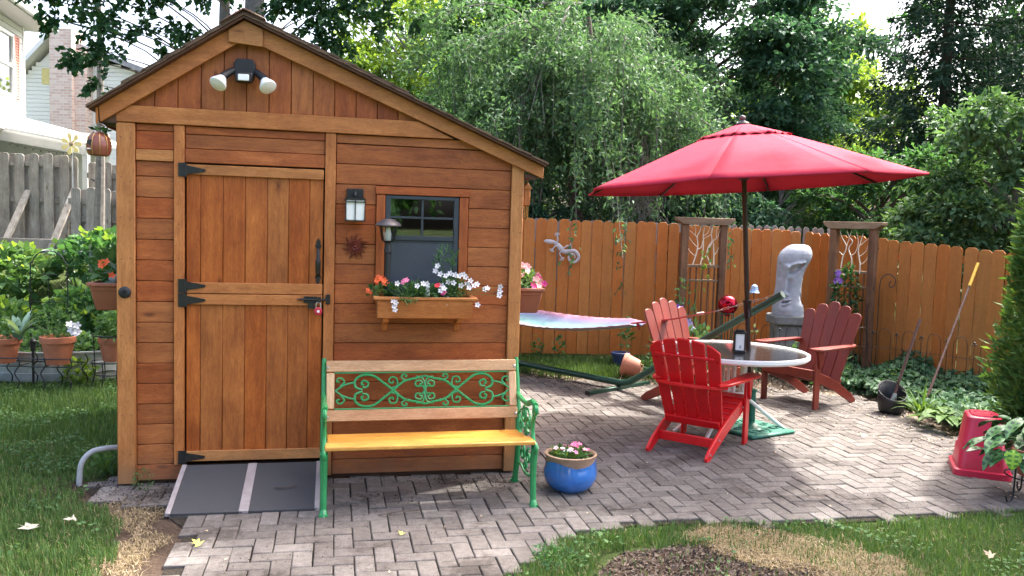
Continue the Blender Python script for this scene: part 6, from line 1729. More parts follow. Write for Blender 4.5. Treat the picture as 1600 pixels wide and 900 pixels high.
def crown(parent, clumps, rads, n, L, Wd, mat, flat=.5, droop=.35, name='crown'):
    """leaves gathered in drooping sprays about each clump centre"""
    C = np.asarray(clumps); k = len(C); n = int(n); per = rng.multinomial(n, np.asarray(rads) ** 2 / np.sum(np.asarray(rads) ** 2))
    Ps, Ds = [], []
    for c, r, m in zip(C, rads, per):
        nt = max(2, m // 14)                      # twigs
        a = rdir(nt); a[:, 2] *= flat
        tip = a * r * rng.uniform(.55, 1.1, (nt, 1))
        w = rng.integers(0, nt, m); t = rng.random(m) ** .6
        p = tip[w] * t[:, None]; p[:, 2] -= droop * r * t ** 2 * .6
        p += rng.normal(size=(m, 3)) * r * .07
        Ps.append(c + p); d = unit(tip[w]) + rng.normal(size=(m, 3)) * .55; d[:, 2] -= droop; Ds.append(d)
    P = np.concatenate(Ps); D = np.concatenate(Ds); n = len(P)
    N_ = unit(rng.normal(size=(n, 3)) * .45 + np.array([0, 0, 1.]))
    V, F = leaf_quads(P, D, N_, L * rng.uniform(.6, 1.3, n), Wd * rng.uniform(.6, 1.2, n), .3)
    return np_mesh(name, V, F, mat, parent)
def ell_clumps(c, rad, k, r, shell=.35, zmin=None):
    d = rdir(k * 3); q = (shell + (1 - shell) * rng.random(k * 3)) ** .7
    P = np.asarray(c) + d * q[:, None] * np.asarray(rad)
    if zmin is not None: P = P[P[:, 2] > zmin]
    P = P[:k]; return [tuple(p) for p in P], list(r * rng.uniform(.65, 1.3, len(P)))
def broad_tree(x, y, label, h, tr, cc, crad, k, cr, n, L, Wd, mat, bark='bark', flat=.5, droop=.35, lean=(0, 0), group=None, zmin=None, extra=None, cat='tree', z0=-.05, shell=.35):
    e = empty('broadleaf_tree', (x, y, 0), 0, label, cat, group)
    cl, rd = ell_clumps(cc, crad, k, cr, shell, zmin)
    if extra: cl += [q[:3] for q in extra]; rd += [q[3] for q in extra]
    limbs(e, (0, 0, z0), h, tr, cl, bark, lean)
    crown(e, cl, rd, n, L, Wd, mat, flat, droop)
    return e

# maple behind the shed: two trunks, low branches hanging left and right of the ridge
mt = empty('maple_tree', (-3.5, 10.3, 0), 0, 'tall maple behind the shed with two grey trunks and low hanging branches', 'tree')
ex = [(-1.25, -1.0, 4.1, .35), (-1.05, -1.1, 3.75, .32), (-.8, -1.0, 4.2, .35), (-1.3, -1.2, 3.35, .22), (-.95, -1.2, 3.4, .25), (-.5, -1.0, 4.1, .30), (-.25, -.9, 3.75, .25), (-.1, -.9, 4.3, .3), (-.6, -1.1, 3.7, .2), (-1.55, -1.0, 4.4, .3), (-1.0, -1.25, 3.05, .18), (-.35, -1.0, 3.45, .15), (.15, -1.0, 4.1, .22),
      (-1.75, -1.1, 4.0, .22), (-1.5, -1.15, 3.75, .2), (1.0, -.6, 4.3, .38), (1.35, -.6, 4.1, .36), (1.7, -.5, 4.3, .38), (.75, -.6, 4.15, .28), (1.45, -.6, 3.75, .28), (1.9, -.5, 4.0, .28), (1.15, -.6, 3.85, .25), (2.15, -.5, 4.35, .25), (1.0, -.7, 3.7, .2), (2.3, -.4, 4.05, .16),
      (-.3, 0, 5.0, .7), (.8, .2, 5.2, .8), (-1.3, 0, 5.2, .7), (1.8, .3, 5.1, .6), (-.2, 0, 6.0, .9), (1.0, .3, 6.4, .9), (-1.2, .2, 6.3, .8), (2.1, .3, 6.0, .7), (.3, .2, 7.2, .9)]
cl = [q[:3] for q in ex]; rd = [q[3] for q in ex]
limbs(mt, (.06, 0, -.05), 7.5, .20, cl, 'bark_grey', (.22, .1), nl=18, lr=.020)
limbs(mt, (-.32, .25, -.05), 7.0, .12, cl[14:], 'bark_grey', (.10, .2), nl=6, lr=.018)
crown(mt, cl, rd, 21000, .075, .066, 'leaf_maple', .8, .55)
sm = empty('young_tree', (-6.1, 12.2, 1.1), 0, 'slim grey tree trunk between the shed eave and the cream house', 'tree')
cl, rd = ell_clumps((0.2, 0, 4.6), (.7, .6, .7), 12, .35)
limbs(sm, (0, 0, -.1), 4.2, .085, cl, 'bark_grey', (.05, 0)); crown(sm, cl, rd, 2500, .08, .07, 'leaf_maple', .7, .5)

broad_tree(-.6, 14.6, 'mid green tree just above the right slope of the shed roof', 6.5, .10, (0, 0, 4.0), (1.25, .9, 2.6), 34, .55, 17000, .10, .055, 'leaf_mid', 'bark', .6, .45)
broad_tree(-2.6, 20.0, 'sunlit yellow-green tree far behind the shed roof', 7.5, .14, (.2, 0, 5.6), (2.4, 1.6, 3.0), 44, .8, 17000, .13, .09, 'leaf_bright', 'bark_grey', .6, .3)
broad_tree(.4, 22.5, 'sunlit yellow-green tree far behind the mid green tree', 8, .15, (0, 0, 5.6), (2.6, 1.6, 3.6), 44, .9, 15000, .14, .10, 'leaf_bright', 'bark_grey', .6, .3)
broad_tree(-5.8, 24.0, 'pale sunlit tree low behind the shed ridge', 6, .14, (0, 0, 4.6), (2.2, 1.6, 2.6), 30, .8, 9000, .14, .10, 'leaf_bright', 'bark_grey', .6, .3)

# weeping tree
wt = empty('weeping_tree', (1.0, 13.0, 0), 0, 'weeping tree with long hanging green strands behind the orange fence left of the umbrella', 'tree')
P0 = [Vector((.1 * math.sin(i), .08 * math.cos(i * 1.3), .55 * i - .05)) for i in range(10)]
MB().tube(P0, [.13 - .009 * i for i in range(10)], 10).build('trunk', 'bark', wt)
arcs = MB(); strands = MB(); LP, LD = [], []
for i in range(72):
    a = rnd.uniform(0, 2 * math.pi); rr_ = rnd.uniform(.5, 2.8); ht = rnd.uniform(3.3, 4.9); hp = ht * rnd.uniform(.80, .97)
    A = Vector((0, 0, rnd.uniform(2.4, 4.2))); c_, s_ = math.cos(a), math.sin(a)
    Q = spline([A, Vector((c_ * rr_ * .4, s_ * rr_ * .4, ht)), Vector((c_ * rr_ * .8, s_ * rr_ * .8, hp + .12)), Vector((c_ * rr_, s_ * rr_, hp - .25))], 5)
    arcs.tube(Q, [.020 * (1 - .8 * k / len(Q)) for k in range(len(Q))], 5)
    for k in range(4, len(Q)):
        m = 46; LP.append(np.array(Q[k]) + rng.normal(size=(m, 3)) * np.array([.13, .13, .08])); dd = rng.normal(size=(m, 3)) * .6 + np.array([c_ * .4, s_ * .4, -.4]); LD.append(dd)
    for j in range(14):
        k = rnd.randrange(len(Q) // 3, len(Q)); p_ = Q[k] + Vector((rnd.gauss(0, .12), rnd.gauss(0, .12), 0)); Ls = min(p_.z - .9, rnd.uniform(.35, 1.0) if j % 2 else rnd.uniform(.6, 2.0)); wx, wy = rnd.gauss(0, .22), rnd.gauss(0, .22)
        pts_ = [p_ + Vector((c_ * .10 * t + wx * t, s_ * .10 * t + wy * t, -Ls * t + .05 * math.sin(5 * t))) for t in (0, .25, .5, .75, 1)]
        if j % 3 == 0: strands.tube(pts_, .004, 3)
        m = int(Ls / .030); t = rng.random(m)
        base = np.stack([np.interp(t, (0, .25, .5, .75, 1), [q[d_] for q in pts_]) for d_ in range(3)], 1)
        LP.append(base + rng.normal(size=(m, 3)) * .035); dd = rng.normal(size=(m, 3)) * .65; dd[:, 2] -= .75; LD.append(dd)
arcs.build('limb', 'bark_grey', wt); strands.build('strand', 'bark_grey', wt, smooth=False)
LP = np.concatenate(LP); LD = np.concatenate(LD); n = len(LP)
V, F = leaf_quads(LP, LD, unit(rng.normal(size=(n, 3))), .090 * rng.uniform(.6, 1.3, n), .032 * rng.uniform(.7, 1.3, n), .3)
np_mesh('crown', V, F, 'leaf_weep', wt)
# bare dead twigs within it
b = MB()
for i in range(60):
    x0, z0 = .75 + rnd.gauss(0, .18), rnd.uniform(2.4, 3.1); q = [Vector((x0 + rnd.gauss(0, .04) * k, -1.15 + rnd.gauss(0, .08), z0 - k * .28 + rnd.gauss(0, .03))) for k in range(5)]
    b.tube(q, [.007, .005, .004, .003, .002], 4)
b.build('dead_twigs', 'bark_grey', wt, smooth=False)

broad_tree(2.6, 15.2, 'large cool green tree with layered leafy branches behind the umbrella top', 8.0, .16, (1.1, -.1, 4.5), (2.6, 1.3, 3.1), 84, .75, 46000, .12, .075, 'leaf_cool', 'bark', .28, .35)
broad_tree(5.0, 16.6, 'cool green tree right of the umbrella finial, behind the layered tree', 7.0, .14, (.2, 0, 4.0), (1.3, 1.0, 2.5), 30, .6, 14000, .11, .07, 'leaf_cool', 'bark', .4, .35)
broad_tree(7.2, 21.0, 'sunlit green tree seen in the gap between the cool green tree and the dark spruce', 7.2, .14, (-.3, 0, 4.5), (2.0, 1.4, 2.9), 44, .75, 19000, .12, .085, 'leaf_bright', 'bark', .6, .3)
broad_tree(4.3, 13.6, 'fine leaved shrub above the fence corner behind the statue', 2.3, .05, (.1, 0, 1.9), (1.2, .6, .95), 34, .35, 11000, .065, .03, 'leaf_shrub', 'bark_grey', .7, .2, cat='shrub')
broad_tree(2.9, 12.9, 'dark green shrub above the fence directly behind the umbrella pole', 2.2, .05, (0, 0, 1.75), (1.15, .6, .95), 30, .38, 10000, .09, .055, 'leaf_cool', 'bark', .6, .3, cat='shrub')
broad_tree(.2, 12.3, 'pale leafy low shrub above the fence beside the shed eave', 2.1, .04, (.05, 0, 1.80), (.60, .45, .62), 18, .28, 6000, .075, .045, 'leaf_cool', 'bark_grey', .6, .6, cat='shrub')
broad_tree(6.3, 10.6, 'large leafy bush over the right fence below the dark spruce', 3.2, .07, (0, 0, 2.15), (1.35, .9, 1.35), 50, .45, 21000, .095, .06, 'leaf_shrub', 'bark_grey', .6, .4, cat='shrub')
broad_tree(5.5, 12.6, 'leafy bush behind the fence corner, left of the big bush', 2.8, .06, (0, 0, 1.9), (1.1, .8, 1.2), 34, .42, 13000, .09, .055, 'leaf_mid', 'bark', .6, .35, cat='shrub')
broad_tree(7.3, 9.2, 'leafy bush at the right frame edge above the arborvitae', 3.2, .07, (0, 0, 2.2), (1.0, .9, 1.3), 34, .42, 13000, .09, .055, 'leaf_mid', 'bark', .6, .4, cat='shrub')

def spruce(x, y, label, h, tr, rb, zlo, n, bark='bark', mat='needle_dark', L=.13, z0=-.05):
    e = empty('spruce_tree', (x, y, 0), 0, label, 'tree')
    MB().tube([(0.03 * math.sin(i), .03 * math.cos(i), z0 + h * i / 10) for i in range(11)], [tr * (1 - .85 * i / 10) for i in range(11)], 10).build('trunk', bark, e)
    b = MB(); Ps, Ds = [], []
    nb = 110
    for i in range(nb):
        z = zlo + (h - zlo) * (i / nb) ** 1.1; r = rb * (1 - (z / h) ** 1.3) * rnd.uniform(.7, 1.12) + .1; a = i * 2.399 + rnd.uniform(-.3, .3)
        c_, s_ = math.cos(a), math.sin(a)
        Q = [Vector((c_ * r * t, s_ * r * t, z - .28 * r * t + .16 * r * t * t * t)) for t in (0, .25, .5, .75, 1)]
        b.tube(Q, [.026, .020, .014, .009, .005], 5)
        m = int(n * r / (nb * rb * .6)); t = rng.random(m) ** .75; s = rng.normal(size=m) * .22 * r * (1.05 - t) ; hang = rng.random(m) ** 2 * .30
        p = np.stack([c_ * r * t - s_ * s, s_ * r * t + c_ * s, z - .28 * r * t + .16 * r * t ** 3 - hang - np.abs(s) * .25], 1)
        Ps.append(p); d = np.stack([c_ * .7 - s_ * np.sign(s) * .8, s_ * .7 + c_ * np.sign(s) * .8, -hang * 4 - .1], 1) + rng.normal(size=(m, 3)) * .4; Ds.append(d)
    b.build('limb', bark, e)
    P = np.concatenate(Ps); D = np.concatenate(Ds); k = len(P)
    V, F = leaf_quads(P, D, unit(rng.normal(size=(k, 3)) * .6 + np.array([0, 0, 1.])), L * rng.uniform(.6, 1.3, k), L * .34 * rng.uniform(.7, 1.3, k), .3)
    np_mesh('crown', V, F, mat, e); return e
spruce(3.15, 17.2, 'dark spruce with a visible trunk behind the layered cool green tree', 11, .20, 2.4, 1.2, 22000)
spruce(8.35, 16.5, 'tall dark spruce behind the fence at the upper right', 11, .16, 2.5, 1.9, 46000)
spruce(10.8, 17.5, 'dark spruce at the upper right frame corner', 11, .16, 2.3, 1.6, 34000)
spruce(1.6, 18.5, 'dark spruce behind the weeping tree', 10, .18, 2.0, 1.5, 15000)
# far, mixed trees that close the view
for i, (x, y, h, m, lab) in enumerate([(-9.5, 33, 7.0, 'leaf_bright', 'distant pale tree over the roofs at the left'), (-2, 31, 10, 'leaf_bright', 'distant sunlit tree behind the shed ridge'), (4, 30, 11, 'leaf_mid', 'distant green tree behind the weeping tree'),
                                     (10, 28, 8.6, 'leaf_bright', 'distant sunlit tree in the gap right of the umbrella'), (15, 27, 11, 'leaf_mid', 'distant green tree behind the right hand spruce'), (20, 26, 11, 'leaf_mid', 'distant green tree beyond the right frame edge')]):
    broad_tree(x, y, lab, h * .8, .2, (0, 0, h * .55), (3.4, 2, h * .48), 44, 1.2, 9000, .22, .16, m, 'bark', .7, .3, group='distant trees')
broad_tree(13.2, 15.5, 'dense green tree beyond the right frame edge behind the fence', 9, .2, (0, 0, 4.5), (2.6, 2.2, 4), 44, 1.0, 12000, .13, .09, 'leaf_mid', 'bark')
# long bare limb
lt = empty('leaning_tree', (4.6, 16.3, 0), 0, 'tree behind the fence with a long bare grey limb reaching to the upper left', 'tree')
lt.scale = (1.13, 1.13, 1.13)
MB().tube(spline([(0, 0, 0), (-.2, 0, 2), (-.6, -.2, 3.6), (-1.4, -.8, 4.45), (-2.3, -1.3, 4.78), (-3.2, -1.6, 4.85), (-4.0, -1.8, 4.74), (-4.35, -1.8, 4.62)], 5), [.10] * 6 + [.08] * 6 + [.06] * 6 + [.045] * 6 + [.035] * 6 + [.018] * 6, 8).build('trunk', 'bark_grey', lt)
b = MB()
for x0 in (-1.6, -2.1, -2.7, -3.0, -3.5, -3.9):
    z0 = np.interp(-x0, (1.4, 2.3, 3.2, 4.0), (4.45, 4.78, 4.85, 4.74))
    for s_ in (1, -1):
        q = [Vector((x0, -1.5, z0)), Vector((x0 - .15 * s_, -1.6, z0 - .25)), Vector((x0 - .30 + rnd.uniform(-.2, .2), -1.6, z0 - .5)), Vector((x0 - .5 + rnd.uniform(-.2, .2), -1.65, z0 - .6 - rnd.uniform(0, .3)))]
        b.tube(q, [.018, .012, .008, .003], 5)
b.build('limb', 'bark_grey', lt)
cl = [(-1.2 - .35 * i, -1.5 + rnd.uniform(-.3, .3), 4.9 + rnd.uniform(-.5, .4)) for i in range(9)]
crown(lt, cl, [.35] * 9, 2600, .09, .05, 'leaf_cool', .5, .4)

# tall tree rooted right of the view; its high crown throws the dappled shade on the garden
tt = empty('tall_shade_tree', (10.5, 8.0, 0), 0, 'tall tree rooted beyond the right frame edge whose high crown shades the garden', 'tree')
SH = Vector((.766, .643)) * .6745
def over(sx, sy, z): return (sx + SH.x * z - 10.5, sy + SH.y * z - 8.0, z)
cl, rd = [], []
for k in range(150):
    sx, sy, z = rnd.uniform(-3.2, 4.6), rnd.uniform(2.2, 5.2), rnd.uniform(8.2, 9.6)
    if sx > 2.2 and sy > 4.3 and rnd.random() < .8: continue
    if sx < 1.5 and sy > 4.6: pass
    cl.append(over(sx, sy, z)); rd.append(rnd.uniform(.28, .5))
for k in range(44):
    sx, sy, z = rnd.uniform(4.2, 6.0), rnd.uniform(5.6, 10.5), rnd.uniform(8.2, 9.8)
    cl.append(over(sx, sy, z)); rd.append(rnd.uniform(.35, .6))
for k in range(22):
    sx, sy, z = rnd.uniform(.6, 2.3), rnd.uniform(8.2, 10.4), rnd.uniform(8.2, 9.8)
    cl.append(over(sx, sy, z)); rd.append(rnd.uniform(.2, .4))
limbs(tt, (0, 0, -.05), 9.5, .24, cl[::4], 'bark', nl=60, lr=.07)
crown(tt, cl, rd, 15000, .15, .11, 'leaf_mid', .4, .25)
# more of the maple's crown, above the picture, shading the left lawn
ex2 = [(rnd.uniform(-.8, 3.4), rnd.uniform(-3.0, 1.6), rnd.uniform(7.2, 8.8)) for k in range(46)]
ex2 += [(rnd.uniform(2.0, 4.6), rnd.uniform(-.4, 2.4), rnd.uniform(7.4, 9.0)) for k in range(34)]
crown(mt, ex2, [rnd.uniform(.4, .7) for _ in ex2], 11000, .13, .11, 'leaf_maple', .5, .3)
limbs(mt, (.1, .1, 5.0), 3.5, .08, ex2[::3], 'bark_grey', nl=16)

# arborvitae at the right edge
av = empty('arborvitae', (4.27, 6.35, 0), 0, 'soft green arborvitae column at the right frame edge beside the red tote', 'tree')
MB().tube([(0, 0, 0), (0, 0, 2.7)], [.05, .015], 8).build('trunk', 'bark', av)
n = 26000; z = rng.random(n) * 2.35 + .12; a = rng.random(n) * 2 * np.pi
tf = rng.integers(0, 420, n); rs_ = np.random.default_rng(3); tz = rs_.random(420) * 2.35 + .12; ta = rs_.random(420) * 2 * np.pi
z = tz[tf] + rng.normal(size=n) * .055; a = ta[tf] + rng.normal(size=n) * .16; bulge = (.86 + .30 * rs_.random(420))[tf]
R_ = bulge * .40 * (1 - np.clip((z - .3) / 2.35, 0, 1) ** 3.0) ** .6 * (1 + .14 * np.sin(3 * a + 2.2 * z) + .10 * np.sin(7 * a - 5.5 * z + 1)) * (.7 + .3 * np.clip(z / .4, 0, 1)); q = rng.random(n) ** .25
P = np.stack([np.cos(a) * R_ * q, np.sin(a) * R_ * q, z + .05 * rng.normal(size=n)], 1)
D = np.stack([np.cos(a) * .8, np.sin(a) * .8, .55 + 0 * a], 1) + rng.normal(size=(n, 3)) * .55
V, F = leaf_quads(P, D, unit(rng.normal(size=(n, 3))), .085 * rng.uniform(.5, 1.4, n), .024 * rng.uniform(.7, 1.4, n), .2)
np_mesh('crown', V, F, 'needle_arbor', av)
foliage('brown_sprig', 'grass_dry', av, (-.34, -.26, .95), (.04, .04, .06), 40, .05, .015, up=-.5)

# garden behind the camera, mirrored in the window pane
broad_tree(-6.5, -9.0, 'garden tree standing behind the camera at the left', 6, .18, (0, 0, 4.2), (2.4, 2.0, 2.6), 30, .9, 4000, .25, .18, 'leaf_mid', 'bark', group='trees behind the camera')
broad_tree(1.2, -9.0, 'garden tree standing directly behind the camera', 7, .18, (0, 0, 3.6), (3.6, 2.0, 3.0), 44, .9, 9000, .22, .16, 'leaf_mid', 'bark', group='trees behind the camera')
broad_tree(-2.6, -12.0, 'garden tree behind the camera, beyond the nearest one', 6, .18, (0, 0, 3.2), (2.8, 2.0, 2.8), 30, .9, 5000, .25, .18, 'leaf_cool', 'bark', group='trees behind the camera')
broad_tree(7.5, -10.0, 'garden tree standing behind the camera at the right', 7, .18, (0, 0, 4.2), (2.8, 2.0, 2.8), 30, .9, 4500, .25, .18, 'leaf_mid', 'bark', group='trees behind the camera')
hb = empty('back_house', (-1.5, -26, 0), 0, 'pale sided house standing behind the camera, mirrored in the shed window', 'house')
MB().prism([(-4, 0), (4, 0), (4, 4.6), (0, 6.6), (-4, 4.6)], -6, 0).build('wall', 'cream_siding', hb)
for x in (-2.4, 2.2): box('window', x - .6, x + .6, .001, .03, 1.2, 2.6, 'dark_interior', hb, 0)
box('door', -.9, .9, .001, .04, .2, 2.3, 'dark_interior', hb, 0)

# ================================================================== GROUND COVER
def blades(name, poly_test, n, xr_, yr_, h, mat, w=.0045, lean=.5, z0=-.02, cap=None):
    x = rng.uniform(*xr_, n * 3); y = rng.uniform(*yr_, n * 3)
    dens = np.clip((4.2 / np.maximum(y, 3.0)) ** 1.6, .12, 1)      # fewer blades far off, each a little wider
    k = (rng.random(n * 3) < dens) & poly_test(x, y); x, y = x[k][:n], y[k][:n]; m = len(x)
    sc = np.maximum(1, (y / 4.6)) ** .8
    tuft = .75 + .5 * (np.sin(x * 5.1 + 2 * np.sin(y * 3.7)) * np.cos(y * 4.3 + x))
    hh = h * rng.uniform(.45, 1.25, m) * (1 + .35 * (tuft - .75)); a = rng.random(m) * 2 * np.pi; ln = lean * rng.random(m) * hh
    z = gh(x, y) + z0; B = np.stack([x, y, z], 1); S = np.stack([-np.sin(a), np.cos(a), 0 * a], 1); d = np.stack([np.cos(a), np.sin(a), 0 * a], 1)
    ww = (w * sc * rng.uniform(.7, 1.3, m))[:, None]; up = np.array([0, 0, 1.])
    m1 = B + d * (ln * .35)[:, None] + up * (hh * .55)[:, None]; t = B + d * (ln * 1.2)[:, None] + up * (hh * (1 - .25 * (ln / hh)))[:, None]
    V = np.stack([B - S * ww / 2, B + S * ww / 2, m1 + S * ww * .42, m1 - S * ww * .42, t], 1).reshape(-1, 3)
    i = np.arange(m) * 5
    F = np.concatenate([np.stack([i, i + 1, i + 2, i + 3], 1), np.stack([i + 3, i + 2, i + 4, i + 4], 1)])
    me_ = np.concatenate([np.stack([i, i + 1, i + 2], 1), np.stack([i, i + 2, i + 3], 1), np.stack([i + 3, i + 2, i + 4], 1)])
    o_ = np_mesh(name, V, me_, mat); tag(o_, kind='stuff'); return o_
def fbm(x, y, s, ph=0): return (np.sin(x * s + 1.3 + ph) * np.cos(y * s * 1.13 + ph) + .6 * np.sin(x * s * 2.3 - y * s * 1.7 + ph) + .4 * np.cos(y * s * 4.1 + x * s * 3.3 + ph)) / 2
def in_shed(x, y):
    dx, dy = x - SHO[0], y - SHO[1]; u = dx * CY + dy * SY; v = -dx * SY + dy * CY; return (u > -.03) & (u < 2.53) & (v > -.02) & (v < 2.5)
def lawn_left(x, y):
    edge = np.interp(y, [2.5, 3.2, 3.9, 4.3, 4.6, 4.8, 5.05, 5.4, 9], [-1.74, -1.80, -1.89, -2.04, -2.22, -2.55, -2.68, -2.48, -2.85]) + .10 * fbm(x, y, 7)
    tubm = ((x + 4.78) / .84) ** 2 + ((y - 8.5) / .47) ** 2 > 1
    return (x < edge) & ~in_shed(x, y) & tubm & (y < 10.6)
blades('lawn_grass', lawn_left, 175000, (-7.5, -1.7), (2.9, 10.6), .062, 'grass_blade')
def lawn_front(x, y):
    top = np.interp(x, [-.3, 0.0, .3, .8, 1.9, 3.2, 4.6], [2.9, 3.85, 4.40, 4.62, 4.76, 5.06, 5.4]) + .05 * fbm(x, y, 9, 2)
    bare = inpoly(x + .09 * fbm(x, y, 6), y + .07 * fbm(x, y, 7, 1), mulch_poly)
    bare2 = inpoly(x + .08 * fbm(x, y, 8), y + .06 * fbm(x, y, 9, 1), [(1.0, 4.60), (1.2, 4.15), (1.7, 3.8), (2.0, 3.9), (2.05, 4.3), (1.7, 4.62)])
    return (y < top) & ~(bare & (rng.random(x.shape) > .05)) & ~(bare2 & (rng.random(x.shape) > .18))
blades('lawn_grass', lawn_front, 62000, (-.3, 4.8), (2.9, 5.4), .058, 'grass_blade')
def strip_back(x, y):
    near = 9.25 + .22 * fbm(x, y, 2.3) + .12 * np.clip(x - 1, 0, 2); lim = (x > -.9) & (x < 2.1)
    return lim & (y > near) & (y < 10.65) & (rng.random(x.shape) < np.clip((y - near) * 3.0, .15, 1))
blades('lawn_grass', strip_back, 26000, (-.9, 2.1), (9.0, 10.65), .085, 'grass_blade', w=.006)
# dead straw where the lawn meets the pavers
def straw_left(x, y):
    c = np.interp(y, [2.9, 3.6, 4.1, 4.5, 4.75], [-1.68, -1.76, -1.86, -2.05, -2.25]); return (np.abs(x - c) < .24 * (.55 + .6 * fbm(x, y, 6)) * rng.random(x.shape) ** .4)
blades('dead_grass', straw_left, 9000, (-2.7, -1.4), (2.9, 4.8), .022, 'grass_dry', w=.0035, lean=2.2, z0=-.012)
def straw_front(x, y):
    return (fbm(x, y, 5, 3) + .9 > .9 * rng.random(x.shape)) & inpoly(x + .12 * fbm(x, y, 8), y + .10 * fbm(x, y, 9, 1), [(.95, 4.55), (1.15, 4.2), (1.6, 3.85), (2.05, 3.75), (2.15, 4.2), (1.8, 4.55), (1.3, 4.68)])
blades('dead_grass', straw_front, 12000, (.8, 2.4), (3.5, 4.8), .026, 'grass_dry', w=.0035, lean=2.2, z0=-.012)
def straw_scatter(x, y): return lawn_front(x, y) | lawn_left(x, y)
blades('dead_grass', straw_scatter, 15000, (-4.5, 4.6), (2.9, 6.0), .035, 'grass_dry', w=.003, lean=1.8, z0=-.012)

# clover and small weeds through the lawn, crumbs of dirt on the pavers
def clover(test, n, xr_, yr_):
    x = rng.uniform(*xr_, n); y = rng.uniform(*yr_, n); k = test(x, y) & (fbm(x, y, 3.3, 4) > .15); x, y = x[k], y[k]; m = len(x)
    V, F = leaf_quads(np.stack([x, y, gh(x, y) + rng.uniform(.0, .035, m)], 1), rng.normal(size=(m, 3)) * np.array([1, 1, .25]), unit(rng.normal(size=(m, 3)) * .3 + np.array([0, 0, 1.])), .022 * rng.uniform(.6, 1.6, m), .018 * rng.uniform(.6, 1.5, m), .15)
    tag(np_mesh('clover', V, F, 'leaf_garden'), kind='stuff')
clover(lawn_left, 30000, (-5.5, -1.8), (3.0, 9.0)); clover(lawn_front, 14000, (-.2, 4.6), (3.0, 5.3))

# mulch chips, crumbs and litter
def chips(name, test, n, xr_, yr_, s, mat, z=-.010, flat=.4, asp=.7):
    x = rng.uniform(*xr_, n); y = rng.uniform(*yr_, n); k = test(x, y); x, y = x[k], y[k]; m = len(x)
    P = np.stack([x, y, np.full(m, z)], 1); a = rng.random(m) * 2 * np.pi
    D = np.stack([np.cos(a), np.sin(a), rng.normal(size=m) * flat * .5], 1); N_ = unit(rng.normal(size=(m, 3)) * flat + np.array([0, 0, 1.]))
    V, F = leaf_quads(P + np.array([0, 0, s * .12]), D, N_, s * rng.uniform(.4, 1.4, m), s * asp * rng.uniform(.4, 1.2, m), .25)
    return tag(np_mesh(name, V, F, mat), kind='stuff')
chips('soil_crumbs', lambda x, y: inpoly(x, y, patio_poly) & (fbm(x, y, 2.1, 2) > .1) & ~in_shed(x, y), 26000, (-2.5, 4.2), (3, 9.2), .008, 'soil', z=.004, flat=.8)
chips('mulch_chips', lambda x, y: inpoly(x, y, mulch_poly), 9000, (.3, 1.9), (3.1, 4.5), .022, 'mulch', flat=.8)
chips('soil_crumbs', lambda x, y: inpoly(x, y, mulch_poly), 6000, (.3, 1.9), (3.1, 4.5), .014, 'soil', flat=1.0)
chips('straw_litter', lambda x, y: straw_left(x, y) | straw_front(x, y), 14000, (-2.7, 2.4), (2.9, 4.9), .045, 'straw', z=-.006, flat=.5, asp=.10)
litter = lambda x, y: inpoly(x, y, bed_poly) & ~((x > 4.0) & (y > 9)) 
chips('leaf_litter', litter, 9000, (-.6, 5.5), (5.4, 10.5), .040, 'dry_leaf', z=-.010, flat=.6)
chips('leaf_litter', lambda x, y: inpoly(x, y, patio_poly) & ((x > 3.3) | (y > 8.55) | (rng.random(x.shape) < .022)), 7000, (-2.5, 4.2), (3, 9.2), .024, 'dry_leaf', z=.006, flat=.5)
chips('soil_crumbs', lambda x, y: (np.hypot(x + 2.35, (y - 4.95) * 1.5) < .45) | (np.hypot(x + .3, (y - 5.35) * 2.5) < .6 * rng.random(x.shape)) | (np.hypot(x + .75, (y - 4.95) * 2.5) < .3 * rng.random(x.shape)), 16000, (-2.9, .4), (4.5, 5.8), .012, 'soil', z=.004, flat=.8)
chips('petal_litter', lambda x, y: (np.hypot(x - 3.0, y - 7.6) < .9 * rng.random(x.shape) + .2) , 420, (1.9, 4.0), (6.5, 8.8), .022, 'pale_leaf', z=.008, flat=.4)

# ivy
def ivy_test(x, y):
    edge = np.interp(y, [5.2, 6.6, 7.2, 8.0, 8.8, 9.4, 10.2], [4.3, 4.1, 3.98, 3.95, 3.75, 3.4, 3.2]) + .12 * fbm(x, y, 4)
    fence = np.interp(y, [6.3, 7.75, 9.0, 10.08, 11.1], [7.6, 6.4, 5.32, 4.38, 3.87]) - .06
    return (x > edge) & (x < fence)
n = 60000; x = rng.uniform(3.1, 6.6, n); y = rng.uniform(5.3, 10.9, n); k = ivy_test(x, y); x, y = x[k], y[k]; m = len(x)
hgt = .07 + .28 * np.clip((fbm(x, y, 3.1) + .9) / 1.6, 0, 1) * np.clip((np.interp(y, [6.3, 7.75, 9.0, 10.08, 11.1], [7.6, 6.4, 5.32, 4.38, 3.87]) - x) * -.7 + 1.35, .35, 1.2)
z = hgt * rng.random(m) ** .5
V, F = leaf_quads(np.stack([x, y, z], 1), rng.normal(size=(m, 3)) * np.array([1, 1, .4]) + np.array([-.2, -.5, -.2]), unit(rng.normal(size=(m, 3)) * .4 + np.array([-.2, -.4, 1.])), .075 * rng.uniform(.6, 1.3, m), .062 * rng.uniform(.7, 1.2, m), .2)
tag(np_mesh('ivy_ground_cover', V, F, 'leaf_ivy'), kind='stuff')
